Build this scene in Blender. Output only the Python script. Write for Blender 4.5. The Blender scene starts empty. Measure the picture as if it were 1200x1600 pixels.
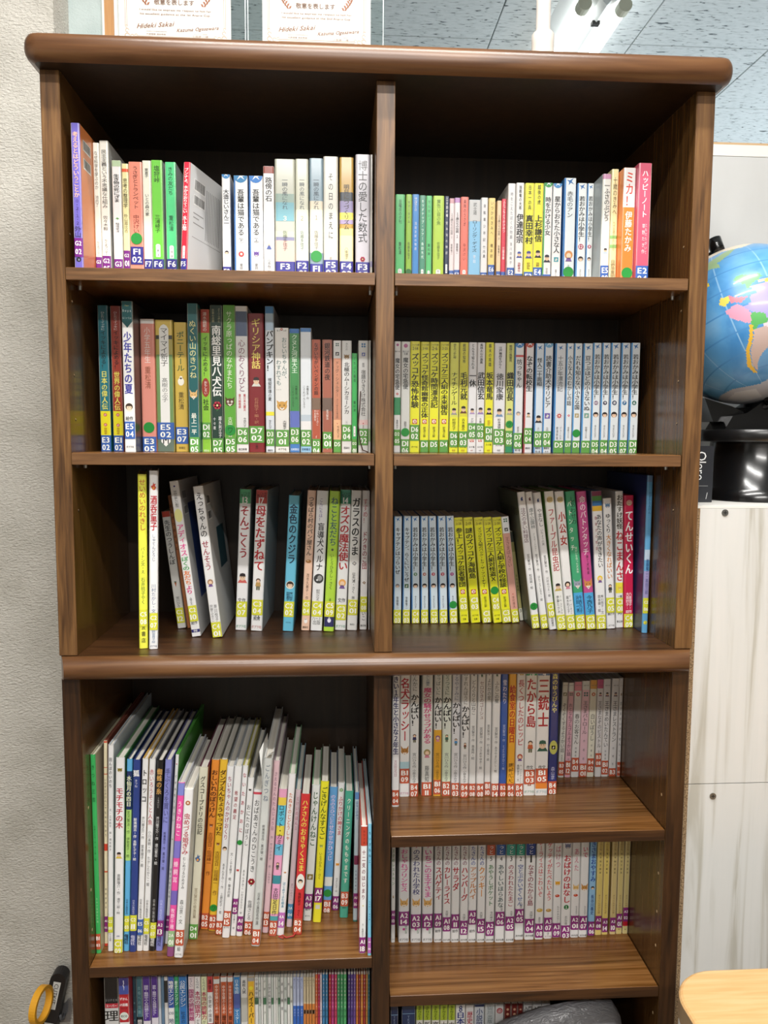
import bpy, math, random
from mathutils import Vector, Matrix
C=bpy.context.scene.collection
sc=bpy.context.scene
# ---------------------------------------------------------------- camera
cam=bpy.data.objects.new('camera',bpy.data.cameras.new('camera')); C.objects.link(cam)
cam.data.sensor_fit='HORIZONTAL'; cam.data.sensor_width=36; cam.data.lens=1214.5/1200*36
R=Vector((.9981,-.0606,.0054)); U=Vector((.0003,.0928,.9957)); F=R.cross(U)*-1
F=Vector((.0608,.9938,-.0927)).normalized(); R=F.cross(U).normalized(); U=R.cross(F)
m=Matrix((( R.x,U.x,-F.x,-.0707),(R.y,U.y,-F.y,-1.1508),(R.z,U.z,-F.z,.0106),(0,0,0,1)))
cam.matrix_world=m; cam.data.clip_start=.02; sc.camera=cam
# ---------------------------------------------------------------- world, lights, exposure
w=bpy.data.worlds.new('world'); sc.world=w; w.use_nodes=True
w.node_tree.nodes['Background'].inputs[0].default_value=(.8,.88,1,1); w.node_tree.nodes['Background'].inputs[1].default_value=.05
def area(name,loc,sx,sy,e,col,rot=(0,0,0)):
    l=bpy.data.lights.new(name,'AREA'); l.shape='RECTANGLE'; l.size=sx; l.size_y=sy; l.energy=e; l.color=col
    o=bpy.data.objects.new(name,l); o.location=loc; o.rotation_euler=rot; C.objects.link(o); return o
WARM=(1,.975,.94); COOL=(.86,.94,1)
area('tube_light',(.0,-1.12,1.325),1.15,.05,17,WARM)
area('tube_light',(.0,-.45,1.325),1.15,.05,11,WARM)
area('front_fill',(.2,-2.6,1.325),1.2,.12,30,WARM)  # added low-angle fill, reaches the recessed books and lower shelves
area('rear_fill',(-.8,3.0,1.30),.2,1.2,11,COOL)  # added fill out of view, brightens the rear room; no fixture here
area('rear_fill',(1.4,3.3,1.30),.2,1.2,11,COOL)  # second added rear fill, also without a fixture
area('ceiling_fill',(3.0,2.2,.2),2.2,1.2,50,(.84,.93,1),(0,math.radians(110),0))  # added fill tilted up to brighten the rear ceiling; no window here
sc.view_settings.view_transform='Standard'; sc.view_settings.look='None'; sc.view_settings.gamma=1; sc.view_settings.exposure=1.02
sc.view_settings.use_curve_mapping=False
# ---------------------------------------------------------------- helpers
def lin(h):
    v=[int(h[i:i+2],16)/255 for i in(0,2,4)]
    return tuple(c/12.92 if c<=.04045 else((c+.055)/1.055)**2.4 for c in v)+(1,)
MC={}
def mat(h,rough=.45,coat=0,metal=0,emit=0,key=''):
    k=(h,rough,coat,metal,emit,key)
    if k in MC: return MC[k]
    m=bpy.data.materials.new('m_'+h+key); m.use_nodes=True; b=m.node_tree.nodes['Principled BSDF']
    c=lin(h); b.inputs['Base Color'].default_value=c; b.inputs['Roughness'].default_value=rough
    b.inputs['Metallic'].default_value=metal; b.inputs['Coat Weight'].default_value=coat; b.inputs['Coat Roughness'].default_value=.12
    if emit: b.inputs['Emission Color'].default_value=c; b.inputs['Emission Strength'].default_value=emit
    m.diffuse_color=c; MC[k]=m; return m
def nodes(name):
    m=bpy.data.materials.new(name); m.use_nodes=True; nt=m.node_tree; return m,nt,nt.nodes['Principled BSDF'],nt.nodes.new,nt.links.new
def textured(name,scale,cols,pos,rough=.4,det=4,dist=0,bump=0,bdist=.001,coat=0,kind='noise',nscale=1.0,bscale=None,spec=.5):
    """procedural material: stretched noise -> ramp -> colour, optional bump"""
    m,nt,b,N,L=nodes(name); tc=N('ShaderNodeTexCoord'); mp=N('ShaderNodeMapping'); mp.inputs['Scale'].default_value=scale
    L(tc.outputs['Object'],mp.inputs['Vector']); t=N('ShaderNodeTexNoise'); t.inputs['Scale'].default_value=nscale; t.inputs['Detail'].default_value=det; t.inputs['Distortion'].default_value=dist
    L(mp.outputs['Vector'],t.inputs['Vector']); r=N('ShaderNodeValToRGB'); e=r.color_ramp.elements
    while len(e)<len(cols): e.new(.5)
    for i,(p,c) in enumerate(zip(pos,cols)): e[i].position=p; e[i].color=lin(c)
    L(t.outputs['Fac'],r.inputs['Fac']); L(r.outputs['Color'],b.inputs['Base Color'])
    b.inputs['Roughness'].default_value=rough; b.inputs['Coat Weight'].default_value=coat; b.inputs['Specular IOR Level'].default_value=spec
    if bump:
        bp=N('ShaderNodeBump'); bp.inputs['Strength'].default_value=bump; bp.inputs['Distance'].default_value=bdist
        if bscale:
            m2=N('ShaderNodeMapping'); m2.inputs['Scale'].default_value=bscale; L(tc.outputs['Object'],m2.inputs['Vector'])
            t2=N('ShaderNodeTexNoise'); t2.inputs['Scale'].default_value=1; t2.inputs['Detail'].default_value=3; t2.inputs['Distortion'].default_value=.6; L(m2.outputs['Vector'],t2.inputs['Vector']); L(t2.outputs['Fac'],bp.inputs['Height'])
        else: L(t.outputs['Fac'],bp.inputs['Height'])
        L(bp.outputs['Normal'],b.inputs['Normal'])
    return m
WC=['452c17','5e4026','70502f']
def walnut(name,scale,cols=WC,rough=.4): return textured(name,scale,cols,[.3,.5,.72],rough,7,.7,.12,.0004)
WV=walnut('walnut_vertical',(150,150,9),['422a14','664626','7e5b34']); WH=walnut('walnut_horizontal',(8,150,150),['523820','6b4a2c','805c3a']); WI=walnut('walnut_inner_shaded',(120,180,6),['402a13','553a1e','664928'],.22)  # WI: yellower inner laminate, also darkened for the shade inside the bays
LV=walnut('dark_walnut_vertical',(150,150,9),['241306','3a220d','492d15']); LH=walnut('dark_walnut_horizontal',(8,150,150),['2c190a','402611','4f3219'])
WS=walnut('walnut_shelf',(5,150,150),['52320f','774f28','8c6438'],.27); WM=walnut('walnut_moulding',(4,60,60),['4c2f19','614026','745030'],.3)
WB=walnut('walnut_shaded',(60,60,2.2),['211509','2b1c0f','352415'],.4)  # dark brown wood, deepened further to paint in the interior shade
GL=bpy.data.materials.new('clear_glass'); GL.use_nodes=True
g=GL.node_tree.nodes['Principled BSDF']; g.inputs['Transmission Weight'].default_value=1; g.inputs['Roughness'].default_value=0; g.inputs['IOR'].default_value=1.45; g.inputs['Base Color'].default_value=(.93,.97,.96,1)
class MB:
    def __init__(s): s.v=[]; s.f=[]; s.mi=[]; s.m=[]; s.sm=set()
    def mid(s,m):
        if m not in s.m: s.m.append(m)
        return s.m.index(m)
    def face(s,pts,m,smooth=False):
        n=len(s.v); s.v+=[tuple(p) for p in pts]; s.f.append(tuple(range(n,n+len(pts)))); s.mi.append(s.mid(m))
        if smooth: s.sm.add(len(s.f)-1)
    def add(s,vs,fs,m,smooth=False):
        n=len(s.v); s.v+=[tuple(p) for p in vs]; k=s.mid(m)
        for f in fs:
            if smooth: s.sm.add(len(s.f))
            s.f.append(tuple(i+n for i in f)); s.mi.append(k)
        return s
    def box(s,x0,x1,y0,y1,z0,z1,m,bev=0):
        b=bev
        if b:
            vs=[];
            for z,i in((z0,1),(z0+b,0),(z1-b,0),(z1,1)):
                q=b if i else 0
                vs+=[(x0+b+ (0 if not i else 0),y0+q,z),(x1-b,y0+q,z),(x1-q,y0+b,z),(x1-q,y1-b,z),(x1-b,y1-q,z),(x0+b,y1-q,z),(x0+q,y1-b,z),(x0+q,y0+b,z)]
            fs=[tuple(range(7,-1,-1)),tuple(range(24,32))]
            for k in range(3):
                for i in range(8): fs.append((k*8+i,k*8+(i+1)%8,k*8+8+(i+1)%8,k*8+8+i))
            return s.add(vs,fs,m)
        vs=[(x0,y0,z0),(x1,y0,z0),(x1,y1,z0),(x0,y1,z0),(x0,y0,z1),(x1,y0,z1),(x1,y1,z1),(x0,y1,z1)]
        return s.add(vs,[(3,2,1,0),(4,5,6,7),(0,1,5,4),(1,2,6,5),(2,3,7,6),(3,0,4,7)],m)
    def prism(s,poly,a0,a1,axis,m,smooth=False,caps=True):
        """poly: 2D points, extruded along axis 0,1,2"""
        def P(u,v,a): return (a,u,v) if axis==0 else ((u,a,v) if axis==1 else (u,v,a))
        n=len(poly); vs=[P(u,v,a0) for u,v in poly]+[P(u,v,a1) for u,v in poly]
        s.add(vs,[(i,(i+1)%n,n+(i+1)%n,n+i) for i in range(n)],m,smooth)
        if caps: s.add(vs,[tuple(range(n-1,-1,-1)),tuple(range(n,2*n))],m)
        return s
    def lathe(s,prof,cx,cy,m,n=32,smooth=True,M=None):
        vs=[];fs=[]
        for r,z in prof:
            for i in range(n):
                a=2*math.pi*i/n; vs.append((cx+r*math.cos(a),cy+r*math.sin(a),z))
        for k in range(len(prof)-1):
            for i in range(n): fs.append((k*n+i,k*n+(i+1)%n,(k+1)*n+(i+1)%n,(k+1)*n+i))
        fs+= [tuple(range(n-1,-1,-1)),tuple(range((len(prof)-1)*n,len(prof)*n))]
        if M: vs=[tuple(M@Vector(v)) for v in vs]
        s.add(vs,fs[:-2],m,smooth); s.add(vs,fs[-2:],m); return s
    def tube(s,pts,rad,m,n=8):
        vs=[];fs=[];pts=[Vector(p) for p in pts]; rr=rad if isinstance(rad,(list,tuple)) else [rad]*len(pts)
        for i,p in enumerate(pts):
            t=(pts[min(i+1,len(pts)-1)]-pts[max(i-1,0)]).normalized(); a=t.orthogonal().normalized() if i==0 else (a-t*a.dot(t)).normalized(); b=t.cross(a)
            for k in range(n): q=2*math.pi*k/n; vs.append(p+(a*math.cos(q)+b*math.sin(q))*rr[i])
        for i in range(len(pts)-1):
            for k in range(n): fs.append((i*n+k,i*n+(k+1)%n,(i+1)*n+(k+1)%n,(i+1)*n+k))
        fs+=[tuple(range(n-1,-1,-1)),tuple(range((len(pts)-1)*n,len(pts)*n))]
        return s.add(vs,fs,m,True)
    def build(s,name,parent=None,loc=None):
        me=bpy.data.meshes.new(name); me.from_pydata(s.v,[],s.f)
        for m in s.m: me.materials.append(m)
        me.polygons.foreach_set('material_index',s.mi)
        if s.sm: me.polygons.foreach_set('use_smooth',[i in s.sm for i in range(len(s.f))])
        o=bpy.data.objects.new(name,me); C.objects.link(o)
        if parent: o.parent=parent
        if loc: o.location=loc
        return o
def tag(o,label,cat,group=None):
    o['label']=label; o['category']=cat
    if group: o['group']=group
    return o
def empty(name,label,cat,loc=(0,0,0),group=None):
    o=bpy.data.objects.new(name,None); o.location=loc; o.empty_display_size=.02; C.objects.link(o); return tag(o,label,cat,group)
def struct(o): o['kind']='structure'; return o
def child(mb,name,root):
    """geometry written in world coordinates, parented under an Empty"""
    L=root.location; mb.v=[(x-L.x,y-L.y,z-L.z) for x,y,z in mb.v]; return mb.build(name,root)
# glyphs: cached triangles of every printed character (Blender's own bundled font)
_fc=bpy.data.curves.new('glyph','FONT'); _fo=bpy.data.objects.new('glyph',_fc); _fc.resolution_u=2; C.objects.link(_fo)
GC={}; GN={}
def glyph(ch,bold=False):
    k=(ch,bold)
    if k in GC: return GC[k]
    _fc.body=ch; me=bpy.data.meshes.new_from_object(_fo)
    vs=[(v.co.x,v.co.y) for v in me.vertices]; fs=[tuple(p.vertices) for p in me.polygons]
    # faces looking down are flipped so every glyph faces the reader
    ff=[]
    for f in fs:
        a=sum(vs[f[i]][0]*vs[f[(i+1)%len(f)]][1]-vs[f[(i+1)%len(f)]][0]*vs[f[i]][1] for i in range(len(f)))
        ff.append(f if a>0 else f[::-1])
    bpy.data.meshes.remove(me)
    GN[k]=len(vs) or 1
    if bold and vs:   # bold weight: the same strokes laid a little apart
        sh=((-.016,-.009),(.016,.009)) if bold==1 else ((-.03,-.012),(0,.014),(.03,-.012))
        n=len(vs); v0=vs; f0=ff; vs=[(x+a,y+b) for a,b in sh for x,y in v0]; ff=[tuple(i+n*k for i in f) for k in range(len(sh)) for f in f0]
    bb=(min([v[0] for v in vs],default=0),max([v[0] for v in vs],default=.5),min([v[1] for v in vs],default=0),max([v[1] for v in vs],default=.5))
    GC[k]=(vs,ff,bb); return GC[k]
GROUPS=['books on the top left shelf', 'books on the top right shelf', 'books on the second shelf, left bay', 'books on the second shelf, right bay', 'books on the third shelf, left bay', 'books on the third shelf, right bay', 'picture books on the fourth shelf, left bay', 'books on the fourth shelf, right bay', 'books on the fifth shelf, right bay', 'study books on the bottom left shelf', 'books on the bottom right shelf']
BOOKS=[
(-444.1, 12.0, 251.4, 12.2, 199.8, 0.0, 140.0, 'p', '6a5fb6', 'G2 02', 788, 't|考えるとはどういうことか|58|509|f6c3a2|62b;t|０・２－１・２|519|697|3a2a66|50;t|外山|704|783|222222|70;i|dot:222222|937|55', 'side=c8763f,back=bc', 'purple paperback tagged G2 02, top left shelf', 0),
(-431.6, 70.0, 251.4, 9.2, 194.4, 0.0, 125.0, 'p', 'f1ebdc', 'G3 07', 849, 't|なぜ科学を学ぶのか|61|345|555555|55;t|池内了|388|474|666666|50;t|ちくまプリマー|731|844|777777|38', 'side=d9d7d0', 'cream paperback tagged G3 07, top left shelf', 0),
(-422.0, 70.0, 251.4, 13.0, 197.7, 0.0, 125.0, 'p', 'efeade', 'G2 05', 842, 't|民主主義という不思議な仕組み|65|492|4c4c4c|58;t|佐々木毅|545|655|555555|52;t|ちくまプリマー|719|840|777777|38', 'side=bdbdb8,back=bc', 'pale cream paperback tagged G2 05, top left shelf', 0),
(-404.8, 70.0, 251.4, 13.4, 170.0, 0.0, 125.0, 'p', 'f4f4f4', 'G3 03', 842, 'n|a9c49a|-1|51;t|生き物の死にざま|116|356|111111|62b;t|稲垣栄洋|528|615|444444|40;i|leaf:4f9a3a|498|40', '', 'white green-striped paperback tagged G3 03, top left shelf', 0),
(-390.2, 70.0, 251.4, 9.6, 165.6, 0.0, 125.0, 'p', 'f3e3a0', 'G2 01', 761, 'n|e0562f|44|72;t|思考の整理学|128|388|3c3520|66;t|外山滋比古|438|603|5d543a|58', '', 'pale yellow paperback tagged G2 01, top left shelf', 0),
(-380.2, 70.0, 251.4, 19.6, 168.6, 0.0, 125.0, 'p', 'f08b74', 'F1 02', 730, 't|うさぎとトランペット|36|403|6a2c22|42;t|中沢けい|453|614|7a3428|44;d||660', '', 'salmon paperback tagged F1 02, top left shelf', 0),
(-360.1, 70.0, 251.4, 12.7, 170.8, 0.0, 125.0, 'p', 'f5eed6', 'F7 01', 838, 't|東直子|64|144|333333|40;t|いとの森の家|279|470|333333|46', 'side=dedede', 'ivory paperback tagged F7 01, top left shelf', 0),
(-347.1, 70.0, 251.4, 16.5, 171.9, 0.0, 125.0, 'p', '6cc93e', 'F6 03', 838, 't|塩狩峠|44|191|1f3b12|50;t|三浦綾子|459|612|2b4a1a|44;w|ミ 8 3|709|819', 'side=c9cfd2', 'lime green paperback tagged F6 03, top left shelf', 0),
(-326.7, 70.0, 251.4, 15.9, 169.6, 0.0, 125.0, 'p', '4fd184', 'F6 01', 833, 't|きみの友だち|40|282|14402a|44;t|重松清|455|591|1b5436|42;w|シ 43 12|715|827', 'side=b9c0c0', 'mint green paperback tagged F6 01, top left shelf', 0),
(-297.3, 20.0, 251.4, 9.9, 152.3, 3.22, 125.0, 'p', 'c8233a', 'F5 02', 884, 't|ブンナよ、木からおりてこい|54|466|ffffff|62b;t|水上勉|485|625|ffffff|60b;w|ミ 7 14|764|880', 'side=cfd0d0,back=bc2,yaw=15', 'red paperback tagged F5 02, turned, showing its grey back cover, top left shelf', 0),
(-243.7, 75.0, 251.4, 12.8, 155.5, 0.0, 115.0, 'p', 'f2f2f4', 'F2 04', 873, 'i|orb:2f86c4|-1|540;t|大造じいさん二|139|467|222222|62b;i|face|739|55', '', 'white blue-capped paperback tagged F2 04, half hidden by the turned red book, top left shelf', 0),
(-224.0, 60.0, 251.4, 20.7, 149.5, 0.0, 120.0, 'p', 'f0f1f4', '', 0, 'i|orb:2a7fb5|1|545;t|吾輩は猫である|132|581|1c1c1c|48b;t|（下）|588|672|1c1c1c|46b;i|red:c03a3a|763|45;t|夏目|854|917|555555|24', 'side=3a74b8', 'white blue-capped paperback, volume marked with the last-volume sign, left of its twin, top left shelf', 0),
(-201.5, 60.0, 251.4, 20.7, 149.7, 0.0, 120.0, 'p', 'f1f1f5', '', 0, 'i|orb:2578c8|1|547;t|吾輩は猫である|129|578|1c1c1c|48b;t|（上）|585|669|1c1c1c|46b;i|cat:6c4a9a|760|45;t|夏目|852|915|555555|24', 'side=3a74b8', 'white blue-capped paperback, first volume, right of its twin, top left shelf', 0),
(-180.2, 60.0, 251.4, 16.2, 164.1, 0.0, 120.0, 'p', 'f2f0f0', '', 0, 'n|8a3a2c|1|63;t|路傍の石|95|312|111111|60b;i|person:4a5a9a|715|70;t|山本有三|818|933|666666|34', 'side=c8b8b0', 'white brown-topped paperback, top left shelf', 0),
(-163.1, 60.0, 251.4, 30.2, 174.9, 0.0, 120.0, 'h', 'b4b6a6', 'F3 04', 853, 'n|8a9a96|286|358;n|6fa0ac|358|514;n|c9d4b0|598|646;n|7f7f9a|646|676;n|f0b6a8|676|853;t|一瞬の風になれ|154|418|4a5560|28;t|３|466|514|fff3cf|30;t|佐藤多佳子|592|761|4a4a4a|22', '', 'grey and teal landscape hardcover tagged F3 04, top left shelf', 0),
(-132.4, 60.0, 251.4, 19.7, 175.7, 0.0, 120.0, 'h', 'c2c3b0', 'F2 01', 843, 'n|f1e7c4|418|513;n|d5e3cc|513|777;n|f4dccc|777|843;t|一瞬の風になれ|154|418|4a5560|38;t|２|465|513|777755|34;t|佐藤多佳子|591|759|4a4a4a|28', '', 'grey-green and cream hardcover tagged F2 01, top left shelf', 0),
(-111.4, 60.0, 251.4, 20.5, 177.3, 0.0, 120.0, 'h', '7e969e', 'F1 01', 869, 'n|d9ccb4|349|420;n|f1e3c8|420|777;t|一瞬の風になれ|159|420|394852|40;t|１|462|509|6a5f4a|30;t|佐藤多佳子|592|753|4a4a4a|30;d||806', '', 'blue-grey and cream hardcover tagged F1 01, top left shelf', 0),
(-90.5, 60.0, 251.4, 22.1, 180.5, 0.0, 120.0, 'h', 'cfccc0', 'F5 03', 837, 't|その日のまえに|124|673|3c3c3c|34;t|重松|813|837|8a7a6a|20', '', 'pale grey hardcover tagged F5 03, top left shelf', 0),
(-66.3, 60.0, 251.4, 21.0, 179.9, 0.0, 120.0, 'h', 'b08f3c', 'F4 03', 845, 'n|3a3f48|282|353;n|8f86a8|353|447;n|e9d95c|447|505;n|9c8fb0|505|540;n|f2e58a|576|634;n|efe2a8|634|845;t|明日につづくリズム|218|587|3a2d18|38b;t|八束澄子|728|834|6b5a3a|26', '', 'ochre hardcover tagged F4 03, top left shelf', 0),
(-42.2, 60.0, 251.4, 21.9, 184.7, 0.0, 120.0, 'h', 'bdbac2', 'F3 05', 854, 't|博士の愛した数式|46|698|222222|62;i|flower:c43a5a|830|40', '', 'grey-lilac hardcover tagged F3 05, top left shelf', 0),
(-19.9, 60.0, 251.4, 3.5, 184.9, 0.0, 120.0, 'h', 'b0aca4', '', 0, 'n|8a86a0|845|891', '', 'plain greyish hardcover, against the central divider, top left shelf', 0),
(22.7, 120.0, 251.4, 15.2, 146.4, 0.0, 110.0, 'p', '4fbf6c', '', 0, 't|日曜日の夕刊|53|311|1d4a2c|30;t|重松清|501|637|205030|30;w|し|786|834', '', 'green paperback, leftmost against the divider, top right shelf', 1),
(39.4, 120.0, 251.4, 9.7, 146.8, 0.0, 110.0, 'p', '8fbf2c', '', 0, 't|サマータイム|67|304|2c4410|36;t|佐藤多佳子|500|690|2c4410|36;d|2|819', '', 'lime green paperback, with a dark green dot at the foot, top right shelf', 1),
(49.7, 120.0, 251.4, 10.9, 147.1, 0.0, 110.0, 'p', '2f86cf', '', 0, 't|椿山課長の七日|33|175|e8f2ff|38;t|浅田次郎の物語|283|594|e8f2ff|30', '', 'bright blue paperback, top right shelf', 1),
(61.3, 120.0, 251.4, 9.9, 145.8, 0.0, 110.0, 'p', '3f8f72', '', 0, 't|キッドナップ・ツアー|43|480|e2fff0|38b;t|角田光代|494|678|e2fff0|36b;w|か|787|835', '', 'dark teal green paperback, top right shelf', 1),
(71.7, 120.0, 251.4, 9.7, 145.4, 0.0, 110.0, 'p', '4dbb6c', '', 0, 't|せんせい。|39|285|205030|36;t|重松清|505|642|205030|34;w|し|799|834', '', 'mid green paperback, top right shelf', 1),
(83.0, 120.0, 251.4, 17.8, 145.7, 0.0, 110.0, 'p', 'a6cf35', '', 0, 't|黄色い目の魚|38|312|5a7f1c|34;t|佐藤多佳子|490|681|5a7f1c|26;w|サ|784|832', '', 'yellow-green paperback, top right shelf', 1),
(101.4, 120.0, 251.4, 7.5, 145.3, 0.0, 110.0, 'p', '1c2a4a', '', 0, 't|二十四の瞳|13|226|f0f0f0|42b;t|壺井栄の物語|253|638|f0f0f0|42;w|つ 6|727|823', '', 'navy blue paperback, top right shelf', 1),
(109.3, 120.0, 251.4, 7.8, 142.2, 0.0, 110.0, 'p', 'f0dadb', 'E7 02', 790, 'n|d09aa4|-1|53;t|１２歳たちの伝説|158|397|333333|46;t|２|404|446|333333|30b;t|後藤竜二|495|614|444444|34', '', 'pale pink volume two paperback tagged E7 02, top right shelf', 1),
(117.4, 120.0, 251.4, 9.3, 143.3, 0.0, 110.0, 'p', 'efe0e4', 'E7 01', 784, 'n|b58ac0|-1|52;t|１２歳たちの伝説|157|380|222222|48b;t|１|394|442|222222|40b;t|後藤竜二|491|609|444444|36', '', 'pale pink volume one paperback tagged E7 01, top right shelf', 1),
(127.6, 120.0, 251.4, 12.5, 145.0, 0.0, 110.0, 'p', 'ee6f5e', '', 0, 't|楽隊のうさぎ|27|316|7a2c22|34;t|中沢けい|495|688|7a2c22|34;w|な|785|829', '', 'coral red paperback, top right shelf', 1),
(140.5, 120.0, 251.4, 19.4, 140.9, 0.0, 110.0, 'p', '7fb8e2', '', 0, 'n|c2c4c4|-2|237;t|武士道|31|166|333333|30;t|ローリング・デイズ|223|578|16324c|40;t|誉田|606|705|f0f6ff|20', '', 'sky blue grey-topped paperback, top right shelf', 1),
(160.4, 120.0, 251.4, 10.9, 144.6, 0.0, 110.0, 'p', 'dedfe0', 'E1 04', 808, 't|自転車少年記|53|489|444444|34;t|竹内真|510|655|555555|34', '', 'light grey paperback tagged E1 04, top right shelf', 1),
(172.4, 120.0, 251.4, 10.9, 144.2, 0.0, 110.0, 'p', 'ecca78', 'E6 02', 722, 't|いつかのきみへ|28|403|4b3c1a|38;t|橋本紡|486|653|4b3c1a|36', '', 'sandy yellow paperback tagged E6 02, top right shelf', 1),
(186.0, 120.0, 251.4, 7.2, 140.4, 0.0, 110.0, 'p', 'efc9a0', 'E3 01', 787, 'n|efc9a0|-1|21;t|１２歳たちの伝説|156|385|3a2c20|46;t|３|399|442|3a2c20|36b;t|後藤竜二|492|613|3a2c20|36', '', 'peach volume three paperback tagged E3 01, top right shelf', 1),
(193.6, 120.0, 251.4, 7.3, 143.4, 0.0, 110.0, 'p', 'd03a4e', 'E4 02', 795, 't|ふたごもようのひみつ|19|369|ffe9ea|48b;t|江國香織|522|662|ffe9ea|44b', '', 'crimson paperback tagged E4 02, top right shelf', 1),
(201.2, 110.0, 251.4, 11.9, 164.3, 0.0, 110.0, 'p', 'e6e6e6', 'E2 06', 794, 't|時をこえたぼくの物語|78|525|8b8b93|34;t|浅川由美子|549|767|8b8b93|30', '', 'plain light grey paperback tagged E2 06, top right shelf', 1),
(213.5, 105.0, 251.4, 12.5, 164.1, 0.0, 110.0, 'p', 'f1f0f0', 'E1 05', 856, 't|独眼竜の大将|23|253|333333|32b;t|伊達政宗|289|566|0d0d0d|80b;i|man:3c4fa0|675|80;t|浜野卓也|747|838|b2404a|36b', '', 'white paperback tagged E1 05, with a warrior portrait low on the spine, top right shelf', 1),
(226.5, 100.0, 251.4, 14.4, 162.4, 0.0, 110.0, 'p', 'e3e03a', 'E3 04', 841, 't|日本一の兵|21|252|4a4a20|32b;t|真田幸村|300|574|0d0d0d|80b;i|man:4a4a8a|677|80;t|砂田弘|750|817|8a5a2a|34b', '', 'yellow paperback tagged E3 04, with a purple portrait, top right shelf', 1),
(241.2, 100.0, 251.4, 14.7, 162.6, 0.0, 115.0, 'p', 'e6e23a', 'E4 05', 797, 't|越後の虎|14|202|4a4a20|32b;t|上杉謙信|299|554|0d0d0d|76b;i|man:1c1c2a|669|80;t|浜野|748|791|8a5a2a|34b', '', 'bright yellow paperback tagged E4 05, with a black-haired portrait, top right shelf', 1),
(256.5, 100.0, 251.4, 13.5, 163.5, 0.0, 115.0, 'p', 'eef2ee', 'E6 05', 863, 'i|orb:3c9a52|2|290;t|時をかける少女|132|494|222222|66b;i|man:2a2a3a|712|90;t|筒井康隆|802|857|777777|40', 'side=54a866', 'white green-edged paperback tagged E6 05, top right shelf', 1),
(271.0, 100.0, 251.4, 14.3, 162.9, 0.0, 115.0, 'p', 'ecf0f6', '', 0, 'i|orb:4a90cc|1|315;t|星からおちた小さな人|120|660|1f1f1f|66b;i|sq:3a9aa8|719|50;t|佐藤さとる|812|879|666666|30', 'side=2f7fc0', 'white paperback, with a small blue-green square low on the spine, top right shelf', 1),
(288.8, 100.0, 251.4, 18.9, 171.7, 0.0, 130.0, 'p', 'dde6f0', '', 0, 'i|bird:2f6fb0|33|60;t|赤毛のアン|117|353|333333|50;i|girl:d08a4a|699|90;t|村岡花子|779|814|777777|24;d||846', 'side=2778bc', 'pale blue-white paperback, taller, with a girl picture and green dot, top right shelf', 1),
(310.1, 100.0, 251.4, 15.2, 164.3, 0.0, 115.0, 'p', 'e4eef6', '', 0, 'i|bird:2f6fb0|34|60;t|若おかみは小学生！|122|550|222222|62b;k|b23a5a:12|596|58;i|face|713|64;t|令丈ヒロ子|809|876|666666|26', 'side=2f86c8', 'first blue-white, with a volume 12 roundel book from the left, top right shelf', 1),
(326.3, 100.0, 251.4, 10.4, 164.3, 0.0, 115.0, 'p', 'e4eef6', '', 0, 'i|bird:2f6fb0|34|60;t|若おかみは小学生！|120|548|222222|62b;k|b23a5a:11|594|58;i|face|711|64;t|令丈ヒロ子|808|874|666666|26', 'side=2f86c8', 'second blue-white, with a volume 11 roundel book from the left, top right shelf', 1),
(337.1, 60.0, 251.4, 13.5, 166.0, 0.0, 150.0, 'h', 'd9dad2', 'E5 08', 825, 'n|b98aa6|1|45;t|一ふさのぶどう|80|426|4a4a4a|62b;i|man:b0c4e0|692|60', 'side=9aa6a8', 'whitish-grey hardcover tagged E5 08, top right shelf', 1),
(350.9, 60.0, 251.4, 10.8, 173.4, 0.0, 140.0, 'p', 'e6d69a', '', 0, 't|十歳のきみへ|68|394|4a4028|58;n|7fb26a|571|598;n|7fb26a|650|679;t|九十五歳のわたしから|449|704|8a7a4a|30;t|日野原重明|781|936|5a4f30|60', '', 'sand yellow paperback, with green diagonal-like stripes, top right shelf', 1),
(362.1, 40.0, 251.4, 18.7, 169.1, 0.0, 150.0, 'p', 'ef7a2c', '', 0, 'n|d5d4d2|-2|342;t|ミカ！|30|337|cf3a24|66b;t|伊藤たかみ|376|733|fff3e8|56b;d||917', '', 'orange and grey paperback, top right shelf', 1),
(381.3, 30.0, 251.4, 19.9, 173.0, 0.0, 150.0, 'p', 'c4526c', 'E2 04', 867, 't|ハッピーノート|58|458|fff0f2|46b;t|草野たき作|502|772|ffe8ec|22;t|ともだちがいて|502|772|ffd8e0|18|20', '', 'dusty pink paperback tagged E2 04, top right shelf', 1),
(-440.4, 100.0, -10.4, 15.8, 225.2, 0.0, 150.0, 'p', '1f6f7c', 'E3 02', 888, 'n|f2de22|721|888;t|ひとりでイッキに|42|169|d8e8ea|42b;t|イッキによめる！|169|432|1a2a2c|50b;t|日本の偉人伝|445|712|f6ec6a|56b;k|d23a3a:の|747|34;k|d23a3a:の|816|34;t|齋藤孝|835|883|a05a1a|30', '', 'teal and yellow paperback tagged E3 02, second left shelf', 2),
(-421.0, 100.0, -10.4, 15.8, 224.5, 0.0, 150.0, 'p', '9a3a2a', 'E1 02', 889, 'n|f2de22|720|889;t|ひとりでイッキに|37|165|f0dcd8|42b;t|イッキによめる！|165|434|2a1614|50b;t|世界の偉人伝|447|715|f6ec6a|56b;k|d23a3a:の|746|34;k|d23a3a:の|818|34;t|齋藤孝|834|883|a05a1a|30', '', 'brick-red and yellow paperback tagged E1 02, second left shelf', 2),
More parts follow.
